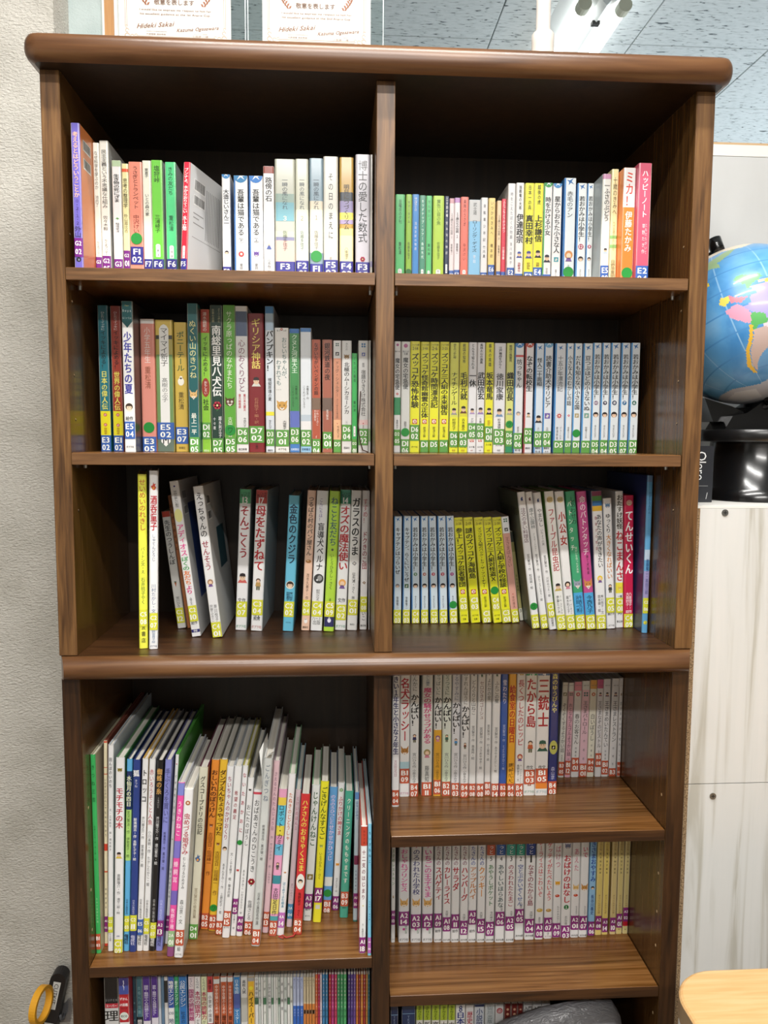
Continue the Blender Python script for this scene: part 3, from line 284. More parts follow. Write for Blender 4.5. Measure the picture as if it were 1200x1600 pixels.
(185.8, 179.6, -310.2, 15.7, 187.2, -5.8, 111.9, 'p', 'f2e81e', 'C1 02', 872, 'n|d2cc30|0|73;h|フォア文庫|27|5a5a20|84;h|2-40|58|5a5a20|60;t|ズッコケ三人組のバック・トゥ・ザ・フューチャー|97|662|2a2a0a|50b;i|redsq|703|50;t|那須正幹|749|854|3a3a0a|28', '', 'third yellow tagged C1 02, leaning book from the left, third right shelf', 5),
(205.3, 179.0, -310.2, 14.6, 187.6, -6.86, 112.5, 'p', 'f2e81e', 'C4 05', 744, 'n|d2cc30|0|73;h|フォア文庫|27|5a5a20|84;h|2-28|58|5a5a20|60;t|ズッコケ三人組対怪盗Ｘ|97|604|2a2a0a|74b;d||691;h|ポプラ社|930|3a3a0a|66;h|文庫|965|3a3a0a|40', '', 'fourth yellow tagged C4 05, leaning book from the left, third right shelf', 5),
(220.9, 178.3, -310.2, 16.0, 187.7, -6.86, 113.2, 'p', 'f2e81e', 'C3 01', 866, 'n|d2cc30|0|73;h|フォア文庫|27|5a5a20|84;h|2-30|58|5a5a20|60;t|ズッコケ三人組と学校の怪談|97|662|2a2a0a|74b;i|redsq|703|50;t|那須正幹|749|854|3a3a0a|28', '', 'fifth yellow tagged C3 01, leaning book from the left, third right shelf', 5),
(238.2, 179.5, -310.2, 13.1, 189.1, -7.1, 112.0, 'p', 'dc9c90', 'C3 06', 873, 'n|e8ece8|0|156;i|clover:2f6a4a|35|56;i|sq:3a3a3a|122|46;t|王さまばんざい|191|475|8a5a52|52;k|b03030:・|730|14;t|寺村輝夫|747|863|8a5a52|30', '', 'dusty pink with white top paperback tagged C3 06, leaning, third right shelf', 5),
(256.1, 195.8, -310.2, 6.4, 160.9, -8.06, 95.7, 'p', 'b0a870', '', 0, 'n|2a3028|0|114;n|8f8a50|114|224;t|日本の童話|474|668|4a4a2a|50;n|f4f0d8|862|1000;h|3|889|444422|50', '', 'thin olive dark-topped paperback, leaning, third right shelf', 5),
(263.3, 135.7, -310.2, 13.1, 235.6, -7.67, 155.8, 'h', 'f0f0ee', 'C2 09', 898, 'i|birdman:3a4a8a|54|60;t|注文の多い料理店|115|369|6a3a4a|62;t|宮沢賢治・作|451|573|444444|34;t|和田誠・絵|598|710|444444|34;d|7|837', 'side=5b6454,lt=注文の多い料理店', 'white green-dotted hardcover tagged C2 09, leaning, third right shelf', 5),
(278.5, 133.2, -310.2, 11.7, 236.0, -8.06, 158.3, 'h', 'ecece8', 'C3 09', 896, 'i|birdman:6a3a3a|54|60;t|虔十公園林|115|267|4a5a5a|60;t|ざしきぼっこのはなし|297|429|8a8a8a|26;t|宮沢賢治・作|450|577|444444|34;t|はたこうしろう・絵|607|795|444444|32', '', 'white brown-bird hardcover tagged C3 09, leaning, third right shelf', 5),
(291.0, 126.9, -310.2, 12.2, 235.4, -8.16, 160.0, 'h', 'ececea', 'C1 10', 801, 'i|birdman:3a4a7a|59|60;t|やまなし|115|246|2a2a2a|66;t|いちょうの実|262|383|777777|36;t|宮沢賢治・作|454|586|444444|34;t|川村みづえ・絵|612|759|444444|32;t|岩崎書店|911|977|444444|36', '', 'white blue-bird hardcover tagged C1 10, leaning, third right shelf', 5),
(303.6, 124.3, -310.2, 15.6, 237.0, -6.92, 160.0, 'h', 'ecebe4', 'C5 05', 892, 'i|stripe:8a6a20|59|70;t|ファーブル昆虫記|122|574|b02c34|64b;i|man:c8b05a|689|84;t|Ｊ.Ｈ.ファーブル|749|885|3a3a3a|26|14;t|伊藤たかみ|749|880|3a3a3a|26|-16', 'side=6f9a4c', 'white gold-crest red-titled hardcover tagged C5 05, leaning, third right shelf', 5),
(319.6, 121.8, -310.2, 15.2, 237.0, -6.64, 160.0, 'h', 'ecebe8', 'C5 01', 890, 'i|stripe:4a3a20|59|70;t|小公女|137|392|b8342c|74b;i|girl:2a1c1c|673|86;t|Ｆ.Ｈ.バーネット|748|886|3a3a3a|26|14;t|越水利江子|748|878|3a3a3a|26|-16', '', 'white girl-portrait hardcover tagged C5 01, leaning, third right shelf', 5),
(336.8, 126.9, -310.2, 16.9, 236.6, -6.29, 160.0, 'h', '3c9a70', 'C5 02', 895, 't|しあわせの|37|239|102a1c|50|14;t|バトンタッチ|57|435|eef8e8|40b|-18;t|障がいを負った犬未来|400|591|d8ecd8|24|12;i|fox:9aa0b0|672|90;n|4aa0dc|732|895;t|今西乃子|752|883|16324c|30b|14;t|浜田一男|752|878|16324c|30b|-16', '', 'green dog-photo hardcover tagged C5 02, leaning, third right shelf', 5),
(354.1, 125.3, -310.2, 16.7, 236.5, -5.85, 160.0, 'h', 'c04a8c', 'C3 10', 894, 't|命のバトンタッチ|32|460|fbe8f2|58b;t|捨て犬未来|455|601|2a1a24|26|10;i|fox:d08a4a|671|96;n|4aa0dc|731|894;t|今西乃子|751|882|16324c|54b', '', 'magenta dog-photo hardcover tagged C3 10, leaning, third right shelf', 5),
(372.4, 127.4, -310.2, 17.4, 236.4, -3.86, 160.0, 'h', 'f0efec', 'C2 13', 897, 'n|7a2a4a|0|35;n|4a8a3a|35|70;n|2a6aa0|70|106;n|e0b030|106|143;t|あなたの声がききたい|166|553|141414|48b|10;t|聴導犬の物語|171|433|a03a4a|22|-20;i|girl:f0d030|634|70;t|岸川悦子・文|749|890|444444|26|14;t|岡本順・絵|749|875|444444|26|-16', 'side=5a7aa0', 'white rainbow-topped hardcover tagged C2 13, leaning, third right shelf', 5),
(391.6, 130.6, -310.2, 15.0, 224.0, -3.7, 160.0, 'h', 'efeeea', 'C1 05', 760, 'i|dogr:5a7a9a|56|64;t|ゆっくり|115|264|1a1a1a|56b;t|大きくなればいい|275|616|d08a3a|58b;i|boy:3a3a3a|691|90;h|絵作|881|333333|80;h|ポプラ社|977|444444|70', '', 'white orange-titled hardcover tagged C1 05, leaning, third right shelf', 5),
(409.8, 137.9, -310.2, 13.2, 235.4, -2.05, 153.6, 'h', 'efede8', 'C1 01', 779, 't|おたすけ妖怪|25|275|4a4438|74b;t|ねこまんさ|285|657|c02c34|92b;n|f0d840|667|745;i|cat:e8c850|708|60;h|一徳|769|222222|60;t|男|871|906|1a1a1a|60b;h|新日本|955|333333|80', '', 'white yellow-cat hardcover tagged C1 01, third right shelf', 5),
(423.7, 137.2, -310.2, 16.5, 228.3, -1.81, 154.3, 'h', 'c41f48', 'C4 09', 895, 'i|facep|58|74;t|てんせいくん|110|593|ffffff|80b;t|八束澄子・作|730|891|ffe8ee|32b|14;t|大島妙子・絵|730|891|ffe8ee|32b|-16', '', 'crimson hardcover tagged C4 09, third right shelf', 5),
(440.6, 100.0, -310.2, 9.6, 264.1, 0.0, 191.5, 'h', '5f9ed0', 'C2 06', 775, 'n|6a8ab0|0|40;t|やまのたんけん|101|242|2a5a8a|44;n|b4c8e0|467|533;t|後藤竜二・高田三郎|524|753|2a3a7a|50;n|9a98c4|603|775;k|f2ec4a:コ|934|66', 'side=262f5c', 'blue hardcover tagged C2 06, third right shelf', 5),
(-451.6, 36.4, -803.1, 7.6, 325.3, 0.0, 240.0, 'h', '3aa85a', 'B1 03', 899, 't|きつね三吉|41|240|14502a|66;t|佐藤さとる・作|350|441|1c6a34|32;t|村上勉・絵|452|528|1c6a34|32;t|日本の童話名作選|713|845|a8e0a8|34', 'side=b0a890', 'green picture book tagged B1 03, fourth left shelf', 6),
(-443.6, 53.8, -803.1, 5.4, 340.4, 1.32, 237.7, 'h', 'f0dcb4', 'A1 02', 852, 'n|d84a34|0|8;n|d05a3a|125|128;n|d05a3a|156|160;t|いたずらきかんしゃ|177|328|3a2c20|60;t|ちゅうちゅう|333|464|3a2c20|60;n|d0402c|495|529;n|d05a3a|628|635;t|福音館書店|706|818|3a2c20|40;n|d8402c|987|1000', 'side=8a4a3a', 'cream with red bands picture book tagged A1 02, fourth left shelf', 6),
(-434.8, 40.8, -803.1, 8.3, 338.5, 1.59, 250.7, 'h', 'f2f2f2', 'C2 08', 830, 't|田んぼのいのち|57|203|3a3a3a|52b;t|文・立松和平|301|395|555555|34;t|絵・横松桃子|410|509|555555|34;t|くもん出版|903|950|444444|34', 'side=c0c8d0', 'plain white thin picture book tagged C2 08, fourth left shelf', 6),
(-424.1, 35.5, -803.1, 13.6, 320.0, 2.05, 240.0, 'h', 'f3f3f1', 'C1 09', 929, 'i|cat:8a7a20|61|60;t|モチモチの木|148|356|c03a4a|78b;i|man:d8c040|493|78;t|斎藤隆介・作|589|696|555555|36;t|滝平二郎・絵|712|797|555555|36;h|岩崎|912|5a6a9a|34', 'side=3f7a44', 'first white red-titled picture book tagged C1 09 from the left, fourth left shelf', 6),
(-409.8, 39.3, -803.1, 8.7, 315.9, 2.35, 230.0, 'h', '5aa6dc', 'C5 03', 812, 'n|1c2c5c|60|258;n|a2d070|258|522;t|水仙月の四日|82|241|e6ecc0|80b;t|宮沢賢治・作|263|383|1c4a1c|50;t|伊勢英子・絵|400|505|1c4a1c|50;t|日本の童話名作|723|806|1c3a5c|40;t|偕成社|909|962|16243c|70b', 'side=1c3050', 'sky blue, navy and green picture book tagged C5 03, fourth left shelf', 6),
(-400.3, 36.9, -803.1, 10.8, 315.6, 2.52, 230.0, 'h', '283c80', 'C2 11', 805, 't|狐|50|84|f2f2f2|84b;t|きつね|98|140|e8e8f8|36;t|新美南吉・作|296|401|f2f2f2|46b;t|長野ヒデ子・絵|412|518|f2f2f2|44b;t|日本の童話名作|724|802|c8ccf0|36;t|偕成社|911|964|d8d8f0|60b', 'side=1c2a60', 'navy blue picture book tagged C2 11, fourth left shelf', 6),
(-389.2, 38.4, -803.1, 9.1, 316.5, 2.97, 230.0, 'h', 'f4f4f4', 'E5 06', 832, 't|トロッコ|48|226|2a2a2a|80b;t|芥川龍之介・作|295|412|3a3a3a|46;t|宮本順子・絵|440|557|3a3a3a|46;t|日本の童話名作|724|829|3a3a3a|38;t|偕成社|907|968|1c1c1c|56b', 'side=d8a850', 'white black-titled picture book tagged E5 06, fourth left shelf', 6),
(-379.6, 37.9, -803.1, 9.5, 316.0, 3.2, 230.0, 'h', 'f2efec', 'C5 06', 826, 't|赤いろうそくと人魚|49|339|b83a44|66;t|小川未明・作|366|483|3a3a3a|50;t|たかしたかこ・絵|500|656|3a3a3a|44;t|日本の童話名作|729|823|3a3a3a|38;t|偕成社|913|968|1c1c1c|56b', 'side=8a8a90', 'second white red-titled picture book tagged C5 06 from the left, fourth left shelf', 6),
(-369.6, 37.4, -803.1, 10.0, 314.4, 3.56, 230.0, 'h', '1a1a1c', 'C5 07', 848, 't|蜘蛛の糸|41|175|d0a058|78b;t|くものいと|189|245|c8c8c8|30;t|芥川龍之介・作|290|413|e8e8e8|46;t|遠山繁年・絵|430|542|e8e8e8|46;t|日本の童話名|722|845|c8c8c8|38;t|偕成社|929|974|f2f2f2|60b', 'side=2a2a2e', 'black gold-titled picture book tagged C5 07, leaning, fourth left shelf', 6),
(-358.9, 36.8, -803.1, 10.5, 315.0, 3.89, 230.0, 'h', '8288cc', 'A2 13', 837, 't|手ぶくろを買いに|42|325|3a3a6a|70;t|新美南吉・作|370|465|2c2c54|36;t|黒井健・絵|476|571|2c2c54|36;t|日本の童話名作|728|834|d0d4f8|40;t|偕成社|918|974|1c1c4a|56b', 'side=4a4c80', 'lavender picture book tagged A2 13, leaning, fourth left shelf', 6),
(-348.0, 54.1, -803.1, 5.0, 316.3, 4.2, 237.4, 'h', 'f0f2ec', 'A2 04', 847, 'k|d04a6a:の|48|44;t|てがみをください|96|356|3a4a3a|64;i|fox:a0c070|441|50;t|はせがわさとみ|588|757|444444|60', 'side=4fa03a', 'white green-covered picture book tagged A2 04, leaning, fourth left shelf', 6),
(-338.5, 22.1, -803.1, 10.6, 284.4, 4.64, 200.0, 'h', 'e8509c', '2A 01', 849, 'n|7a80c8|0|71;t|うきわねこ|99|305|ffe8f4|60b;n|7a70c0|330|428;t|蜂飼耳|440|576|ffe0f0|60b;n|7060b0|616|699;t|牧野千穂|717|840|ffe0f0|50b;n|8a4a7a|932|1000', 'side=c8c8d0', 'pink and purple picture book tagged 2A 01, leaning, fourth left shelf', 6),
(-326.5, 18.8, -803.1, 13.8, 275.3, 4.43, 210.0, 'h', 'f2f0ec', 'B3 04', 832, 'i|red:b06a3a|80|60;t|虫めづる姫ぎみ|140|384|b83a4a|66b;t|むしめづるひめぎみ|397|588|4a4a4a|34;t|森山京・文|651|797|555555|40;t|絵|933|962|3a3a3a|36;h|ポプラ社|980|555555|70', 'side=b8b8b4', 'white red-titled picture book tagged B3 04, leaning, fourth left shelf', 6),
(-311.9, 63.3, -803.1, 13.9, 290.6, 4.34, 228.2, 'h', 'd9d4bc', 'D4 01', 911, 't|グスコーブドリの伝記|50|386|1c1c14|56b;i|flame:4a6a9a|523|84;t|宮沢賢治の絵童話集|697|877|9a8a70|36', 'side=5a2036', 'cream blue-emblem picture book tagged D4 01, leaning, fourth left shelf', 6),
(-297.7, 88.6, -803.1, 13.2, 291.5, 4.58, 202.9, 'h', 'f08c34', 'B2 05', 903, 't|おしいれのぼうけん|55|335|4a2410|72b;i|bear:8a4a1a|381|50;t|古田足日・田畑精一|422|614|6a3410|54;t|作|651|678|6a3410|50', 'side=b8b0a4', 'orange picture book tagged B2 05, leaning, fourth left shelf', 6),
(-283.8, 83.7, -803.1, 12.7, 293.8, 4.63, 207.8, 'h', 'f2b434', 'B2 07', 904, 't|ダンプえんちょう|57|301|4a2410|74b;t|やっつけた|306|437|4a2410|74b;i|bear:8a4a1a|487|46;t|古田足日・田畑精一|528|727|6a3410|54;t|作|759|791|6a3410|50;d|7|863', 'side=5a5c50', 'amber yellow picture book tagged B2 07, leaning, fourth left shelf', 6),
(-270.7, 72.9, -803.1, 11.8, 287.3, 4.64, 218.6, 'h', 'eeeaea', 'B3 06', 916, 't|ちいちゃんのかげおくり|56|433|a8506a|54b;i|round|484|70;t|あまんきみこ・作|571|723|555555|34;t|上野紀子・絵|746|875|555555|34', 'side=b0b4b8', 'white pink-titled picture book tagged B3 06, leaning, fourth left shelf', 6),
(-258.5, 64.3, -803.1, 12.1, 290.8, 4.77, 220.0, 'h', 'edecea', 'B1 15', 841, 't|希望の義足|136|308|a0424a|44b;t|文・こやま峰子|498|624|444444|34;t|絵・藤本四郎|642|760|444444|34;h|ポプラ|940|333333|70', 'side=a8acb0', 'white red-titled narrow picture book tagged B1 15, leaning, fourth left shelf', 6),
(-245.4, 68.9, -803.1, 8.8, 289.3, 4.66, 220.0, 'h', 'f1efee', 'A3 15', 778, 't|ないたあかおに|26|400|b0304a|60b;d||445;i|bear:c03a3a|610|60;t|浜田廣介・絵|860|961|555555|34', 'side=b0a850', 'white red-demon picture book tagged A3 15, leaning, fourth left shelf', 6),
(-235.9, 67.2, -803.1, 9.9, 269.7, 4.75, 220.0, 'h', 'efeeec', 'A1 03', 872, 'i|cat:2a2a2a|74|50;t|おにたのぼうし|162|426|222222|62;t|あまんきみこ|573|700|3a3a3a|36;t|いわさきちひろ・絵|710|857|3a3a3a|34', 'side=8a8c8e', 'white picture book tagged A1 03, leaning, fourth left shelf', 6),
(-224.3, 70.5, -803.1, 14.0, 248.4, 4.44, 220.0, 'h', 'f2f1ef', 'B2 06', 908, 'n|d04a5a|17|33;t|おばあさんのひこうき|65|567|222222|56;i|flower:c02c3a|631|90;t|佐藤さとる|759|898|555555|46', 'side=a0a2a0', 'white red-flower picture book tagged B2 06, leaning, fourth left shelf', 6),
(-208.3, 40.1, -803.1, 13.4, 312.8, 4.32, 240.0, 'h', 'c3c7c4', 'B1 04', 908, 't|ごんぎつね|29|227|5a6a80|56;t|新美南吉作・黒井健・絵|347|537|555555|32;t|日本の童話名作選|710|884|555555|34', 'side=dededa,torn=1', 'pale grey torn-jacket picture book tagged B1 04, leaning, fourth left shelf', 6),
(-193.9, 73.8, -803.1, 10.0, 294.3, 4.21, 217.7, 'h', 'e2bcc4', 'B1 13', 875, 't|さえるさんのたんじょう日|59|401|8a5a7a|48;t|作・竹川ひろ子|429|573|7a6a7a|36;t|絵・こみねゆら|600|708|7a6a7a|36', 'side=9a8c94', 'pale pink picture book tagged B1 13, leaning, fourth left shelf', 6),
(-182.7, 64.3, -803.1, 13.3, 250.3, 4.35, 220.0, 'h', 'f09cc0', 'B3 07', 893, 'n|f2c84a|53|106;n|5ac0e0|106|244;n|f2d84a|244|312;n|6ab4d8|370|444;n|3a8a98|582|640;n|f0a0c8|640|745;n|f2d870|745|846;n|4a9aa0|862|893;t|ロボット・カミイ|101|413|2a2a2a|62b;i|boy:4a4a4a|518|84;t|古田足日作|666|856|2a2a2a|56b', 'side=d8d0c8', 'pink, blue and yellow banded picture book tagged B3 07, leaning, fourth left shelf', 6),
(-169.0, 65.6, -803.1, 11.1, 275.3, 4.46, 220.0, 'h', 'f0f0ee', '4A 14', 855, 't|たぬきのじどうしゃ|111|409|d06a3a|52b;i|bread:c07a4a|605|40;t|はじめてよむ絵本|663|826|3a8aa8|40b', 'side=8ab08a', 'white orange-titled picture book tagged 4A 14, leaning, fourth left shelf', 6),
(-155.2, 87.4, -803.1, 9.6, 238.3, 4.02, 200.0, 'h', 'ecc9d2', '3A 04', 829, 't|とけいのほん１|43|292|c05a7a|48;t|まついのりこ|677|801|8a5a6a|34', 'side=7a98a0', 'pale pink clock book, narrow picture book tagged 3A 04, leaning, fourth left shelf', 6),
(-143.4, 66.2, -803.1, 15.0, 240.5, 3.59, 170.0, 'h', 'c82f34', 'B2 04', 883, 't|ハナさんの|39|232|f0e060|62b;t|おきゃくさま|238|547|f0e060|62b;o|e8e8e0|563|674;i|face|618|60;t|角野栄子・さく|696|867|3a0c0c|34', 'side=3a1416,ribbonred=1', 'red yellow-titled picture book tagged B2 04, leaning, fourth left shelf', 6),
(-127.9, 102.7, -803.1, 13.9, 238.5, 3.89, 160.0, 'h', 'e6ece6', 'A3 04', 799, 't|じゃんけんねこ|44|444|2a5a34|66b;i|sq:8a7a3a|673|70;h|絵作|913|333333|60;h|ポプラ|965|333333|60', 'side=8ab48c', 'white green-titled picture book tagged A3 04, leaning, fourth left shelf', 6),
(-111.4, 97.6, -803.1, 13.9, 246.8, 3.34, 160.0, 'h', 'e8e02e', 'A1 17', 751, 't|ごきげんなすてご|36|405|2a4a1c|66b;i|cat:a0b040|454|46;t|いとうひろし・さく|498|691|3a4a1c|36;i|sq:d0d8c0|889|54', 'side=505040', 'yellow picture book tagged A1 17, fourth left shelf', 6),
(-95.4, 124.8, -803.1, 14.2, 223.9, 3.2, 160.0, 'h', '5f9cd6', 'B1 08', 900, 't|のろのろひつじと|57|292|f0d8f0|58b;t|せかせかひつじ|295|583|f0d8f0|58b;n|e6f2e0|714|788;d||844', 'side=4a5a70', 'blue picture book tagged B1 08, fourth left shelf', 6),
(-79.1, 129.8, -803.1, 11.5, 228.9, 2.76, 160.0, 'h', 'f0ece8', 'A1 06', 887, 'i|sun:3f9a3a|53|76;t|ふりかけの神さま|102|406|c83a44|64b;i|bear:f0a030|637|60;t|令丈ヒロ子・作|741|856|444444|32', 'side=c8c8c0', 'white red-titled green-sun picture book tagged A1 06, fourth left shelf', 6),
(-66.0, 108.0, -803.1, 14.2, 224.2, 2.45, 160.0, 'h', '45a08c', 'B3 09', 791, 't|クリーニングのももやまです|50|729|f4f4e8|46b;h|理論社|919|1c4a40|50', 'side=2c6a5c', 'teal green picture book tagged B3 09, fourth left shelf', 6),
(-43.2, 96.3, -803.1, 7.2, 227.8, 0.75, 195.2, 'h', 'b4d0dc', 'A1 16', 778, 'n|5a8ac0|0|54;t|はなとひみつ|66|210|3a5a9a|56b;n|7a3050|485|556;t|和田誠の絵本|592|760|555577|30;n|3a7a6a|987|1000', 'side=9aa8b0', 'thin light blue maroon-banded picture book tagged A1 16, fourth left shelf', 6),
(-35.5, 14.0, -803.1, 10.5, 210.4, 0.73, 250.0, 'h', 'f2efec', 'A1 18', 871, 'n|b8402c|1|151;t|おひさま|23|139|3a1410|30;t|十二支のはじまり|175|578|7a2c3a|52b;i|sun:d0c040|621|30;t|文・岩崎京子|761|871|555555|26', 'side=b84a3c', 'white with red top picture book tagged A1 18, fourth left shelf', 6),
(-21.9, 8.2, -803.1, 5.5, 216.9, 0.0, 250.0, 'h', '7cc4e6', '4A 06', 859, 't|ちいさなねこ|45|299|16446a|60b;t|石井桃子・横内襄|576|729|2a5a8a|34;i|cat:3a6a90|965|40', 'side=bcd4e0', 'sky blue thin picture book tagged 4A 06, fourth left shelf', 6),
(21.5, 101.3, -604.5, 12.4, 238.0, 0.0, 150.0, 'h', 'e9e9ec', 'B4 04', 877, 't|大きい１年生と小さな２年生|8|618|2a2c6a|72b;t|古田足日|657|780|b07a8a|40', '', 'white navy-titled hardcover tagged B4 04, fourth right shelf', 7),
(37.6, 137.7, -604.5, 16.9, 226.8, 0.0, 150.0, 'h', 'eaeae8', 'B1 09', 779, 'n|c04a6a|0|50;t|名犬ラッシー|71|563|b81c30|88b;i|fox:b07a3a|642|90;n|a8d0dc|725|779;h|ポプラ社|973|c88aa8|90', '', 'white big-red-titled hardcover tagged B1 09, fourth right shelf', 7),
(55.1, 136.9, -604.5, 15.2, 226.8, 0.0, 150.0, 'h', 'e0e2e0', 'B4 07', 894, 't|けんかに|25|175|4a4a4a|52;t|かんぱい！|196|446|1a1a1a|86b;i|boy:2a2a5a|542|90;t|宮川ひろ作|654|775|6a6a6a|44;t|小泉るみ子|783|892|6a6a6a|40', '', 'pale grey boy-pictured hardcover tagged B4 07, fourth right shelf', 7),
(75.7, 139.0, -604.5, 18.4, 225.9, 0.0, 150.0, 'h', 'e3e5de', 'B1 11', 891, 't|わたしの魔女|34|135|3a5a7a|44;t|魔女の騒がせラブがある|147|587|d04a80|70b;i|girl:a0905a|663|84;t|藤真知|759|889|4a4a4a|40', '', 'pale grey pink-titled hardcover tagged B1 11, fourth right shelf', 7),
(96.1, 136.9, -604.5, 13.6, 226.3, 0.0, 150.0, 'h', 'dfe0da', 'B1 06', 870, 'n|e0a030|477|1000;t|しっぱいに|25|205|4a6a5a|54;t|かんぱい！|218|469|1a1a1a|86b;i|girl:8a5a8a|544|80;t|宮川ひろ作|657|778|6a4a1a|44;t|小泉るみ子|787|869|6a4a1a|40', '', 'grey and golden hardcover tagged B1 06, fourth right shelf', 7),
(110.7, 136.2, -604.5, 15.3, 226.3, 0.0, 150.0, 'h', 'dde2d6', 'B2 01', 885, 'n|d6e6c8|511|885;t|ごうつさに|25|205|4a6a4a|52;t|かんぱい！|218|469|1a1a1a|86b;i|boy:3a6a5a|544|80;t|宮川ひろ作|657|778|6a6a6a|44;t|小泉るみ子|787|883|6a6a6a|40', '', 'pale green-grey hardcover tagged B2 01, fourth right shelf', 7),
(127.0, 135.4, -604.5, 14.4, 226.4, 0.0, 150.0, 'h', 'e0e0e2', 'B2 03', 895, 't|するやすみに|25|247|6a7a9a|52;t|かんぱい！|260|511|1a1a1a|86b;i|boy:4a90c8|573|80;t|宮川ひろ作|657|778|6a6a6a|44;t|小泉るみ子|787|891|6a6a6a|40', '', 'white-grey blue-figure hardcover tagged B2 03, fourth right shelf', 7),
(141.8, 128.6, -604.5, 14.3, 228.2, 0.0, 150.0, 'h', 'dfdfde', 'B4 09', 888, 't|わすれんぼうに|25|277|6a6a5a|52;t|かんぱい！|285|533|1a1a1a|86b;i|boy:7a4a3a|595|70;t|宮川ひろ作|661|777|6a6a6a|44;t|小泉るみ子|785|884|6a6a6a|40', '', 'grey brown-figure hardcover tagged B4 09, fourth right shelf', 7),
(157.5, 133.9, -604.5, 12.3, 226.4, 0.0, 150.0, 'h', 'ddddda', 'B2 08', 900, 'i|birdman:5a3a3a|46|56;t|どんぐりと山ねこ|88|360|3a3a3a|58;t|宮沢賢治・作|444|569|555555|40;t|高畠純・絵|594|711|555555|40', '', 'first light grey tagged B2 08 book from the left, fourth right shelf', 7),
(170.3, 131.2, -604.5, 13.4, 227.1, 0.0, 150.0, 'h', 'deddda', 'B4 08', 896, 'i|birdman:3a5a4a|54|56;t|セロひきのゴーシュ|96|396|7a4a4a|52;t|宮沢賢治・作|454|583|555555|38;t|ささめやゆき・絵|604|783|555555|34', '', 'second light grey tagged B4 08 book from the left, fourth right shelf', 7),
(184.9, 134.6, -604.5, 10.8, 225.8, 0.0, 150.0, 'h', 'deddda', 'B1 10', 891, 'i|birdman:6a3a3a|42|56;t|よだかの星|76|244|3a3a3a|60;t|宮沢賢治・作|437|563|555555|40;t|村上康成・絵|588|723|555555|40', '', 'third light grey tagged B1 10 book from the left, fourth right shelf', 7),
(196.1, 130.0, -604.5, 13.6, 227.1, 0.0, 150.0, 'h', 'deddda', 'B1 14', 896, 'i|birdman:3a5a4a|50|56;t|ふたごの星|96|267|3a3a3a|56;t|宮沢賢治・作|454|583|555555|38;t|あきやまただし・絵|604|808|555555|34', '', 'fourth light grey tagged B1 14 book from the left, fourth right shelf', 7),
(210.2, 129.3, -604.5, 12.1, 227.1, 0.0, 150.0, 'h', '31549c', 'B2 09', 896, 't|雪わたり|84|275|e8ecf8|56;t|宮沢賢治・作|433|567|c8d4f0|36;t|とよたかずひこ・絵|592|788|c8d4f0|34', '', 'blue hardcover tagged B2 09, fourth right shelf', 7),
(223.5, 130.0, -604.5, 13.2, 227.2, 0.0, 150.0, 'h', 'eda12e', 'B4 06', 899, 't|給食室の日曜日|129|578|b8281c|74b;t|村上しいこ|734|895|4a2410|34b|14;t|田中六大|734|895|4a2410|34b|-16', '', 'golden orange hardcover tagged B4 06, fourth right shelf', 7),
(237.4, 129.3, -604.5, 15.0, 227.2, 0.0, 150.0, 'h', 'e6e4e0', 'B4 05', 899, 'i|bear:c0a030|42|60;t|長くつしたのピッピ|87|601|b83a44|66b;i|girl:b8503a|693|84;t|Ａ.リンドグレーン|748|895|444444|26|14;t|角野栄子・文|748|881|444444|28|-18', '', 'white red-titled hardcover tagged B4 05, fourth right shelf', 7),
(253.4, 131.5, -604.5, 19.6, 226.3, 0.0, 150.0, 'h', 'e9e7e4', 'B3 03', 794, 'n|4a9a70|0|56;h|26|42|ffffff|50;t|たから島|74|462|b0202c|84b;i|boy:c0603a|614|100;h|作文|776|333333|60;i|sq:a05a3a|910|30;h|ポプラ社|970|7aa088|90', '', 'white green-capped hardcover tagged B3 03, fourth right shelf', 7),
(273.4, 130.5, -604.5, 21.9, 226.4, 0.0, 150.0, 'h', 'e6e4e0', 'B1 05', 785, 'n|5a7aa0|0|56;h|4|42|ffffff|30;t|三銃士|70|467|b0202c|82b;i|man:2a5a4a|605|92;h|作文|776|333333|60;n|e08030|886|946;h|ポプラ社|970|9ab4bc|90', '', 'white blue-capped hardcover tagged B1 05, fourth right shelf', 7),
(297.0, 135.3, -604.5, 16.0, 224.6, 0.0, 150.0, 'h', '27306e', 'B4 03', 897, 't|森のゆうびんや|42|351|eee88a|56b;o|c0c060|570|682;i|sq:3a5aa8|626|40;t|森山京|780|883|d0d0e8|40', '', 'navy yellow-titled hardcover tagged B4 03, fourth right shelf', 7),
(333.7, 200.0, -604.5, 10.8, 178.7, 1.38, 80.0, 'p', 'd6d6cc', 'B3 05', 833, 'n|d6d6cc|0|7;i|sq:7a7a5a|124|60;t|ぞくぞくするようかい話|216|735|2a2a2a|62;h|みかづき|31|666666|70;t|作者名|759|828|555555|24;h|理論社|1000|a05a6a|50', '', 'grey paperback tagged B3 05, fourth right shelf', 7),
(346.3, 200.0, -604.5, 10.5, 177.9, 0.93, 80.0, 'p', 'dda4b4', 'B1 12', 824, 'n|e0e4e0|0|93;i|clover:2f6a4a|121|60;t|おとなもブルブルようかい話|214|772|2a2a2a|62;h|みかづき|28|666666|70;t|作者名|797|819|555555|24;h|理論社|1000|a05a6a|50', '', 'first pink white-topped tagged B1 12 book from the left, fourth right shelf', 7),
(357.9, 200.0, -604.5, 13.9, 179.4, 0.73, 80.0, 'p', 'e0dedc', 'B4 01', 794, 'n|e08a9a|1|93;i|ird:d05a6a|130|60;t|春のお客さん|333|652|2a2a2a|62;h|みかづき|37|666666|70;t|作者名|677|789|555555|24;h|理論社|1000|a05a6a|50', '', 'off-white pink-topped paperback tagged B4 01, fourth right shelf', 7),
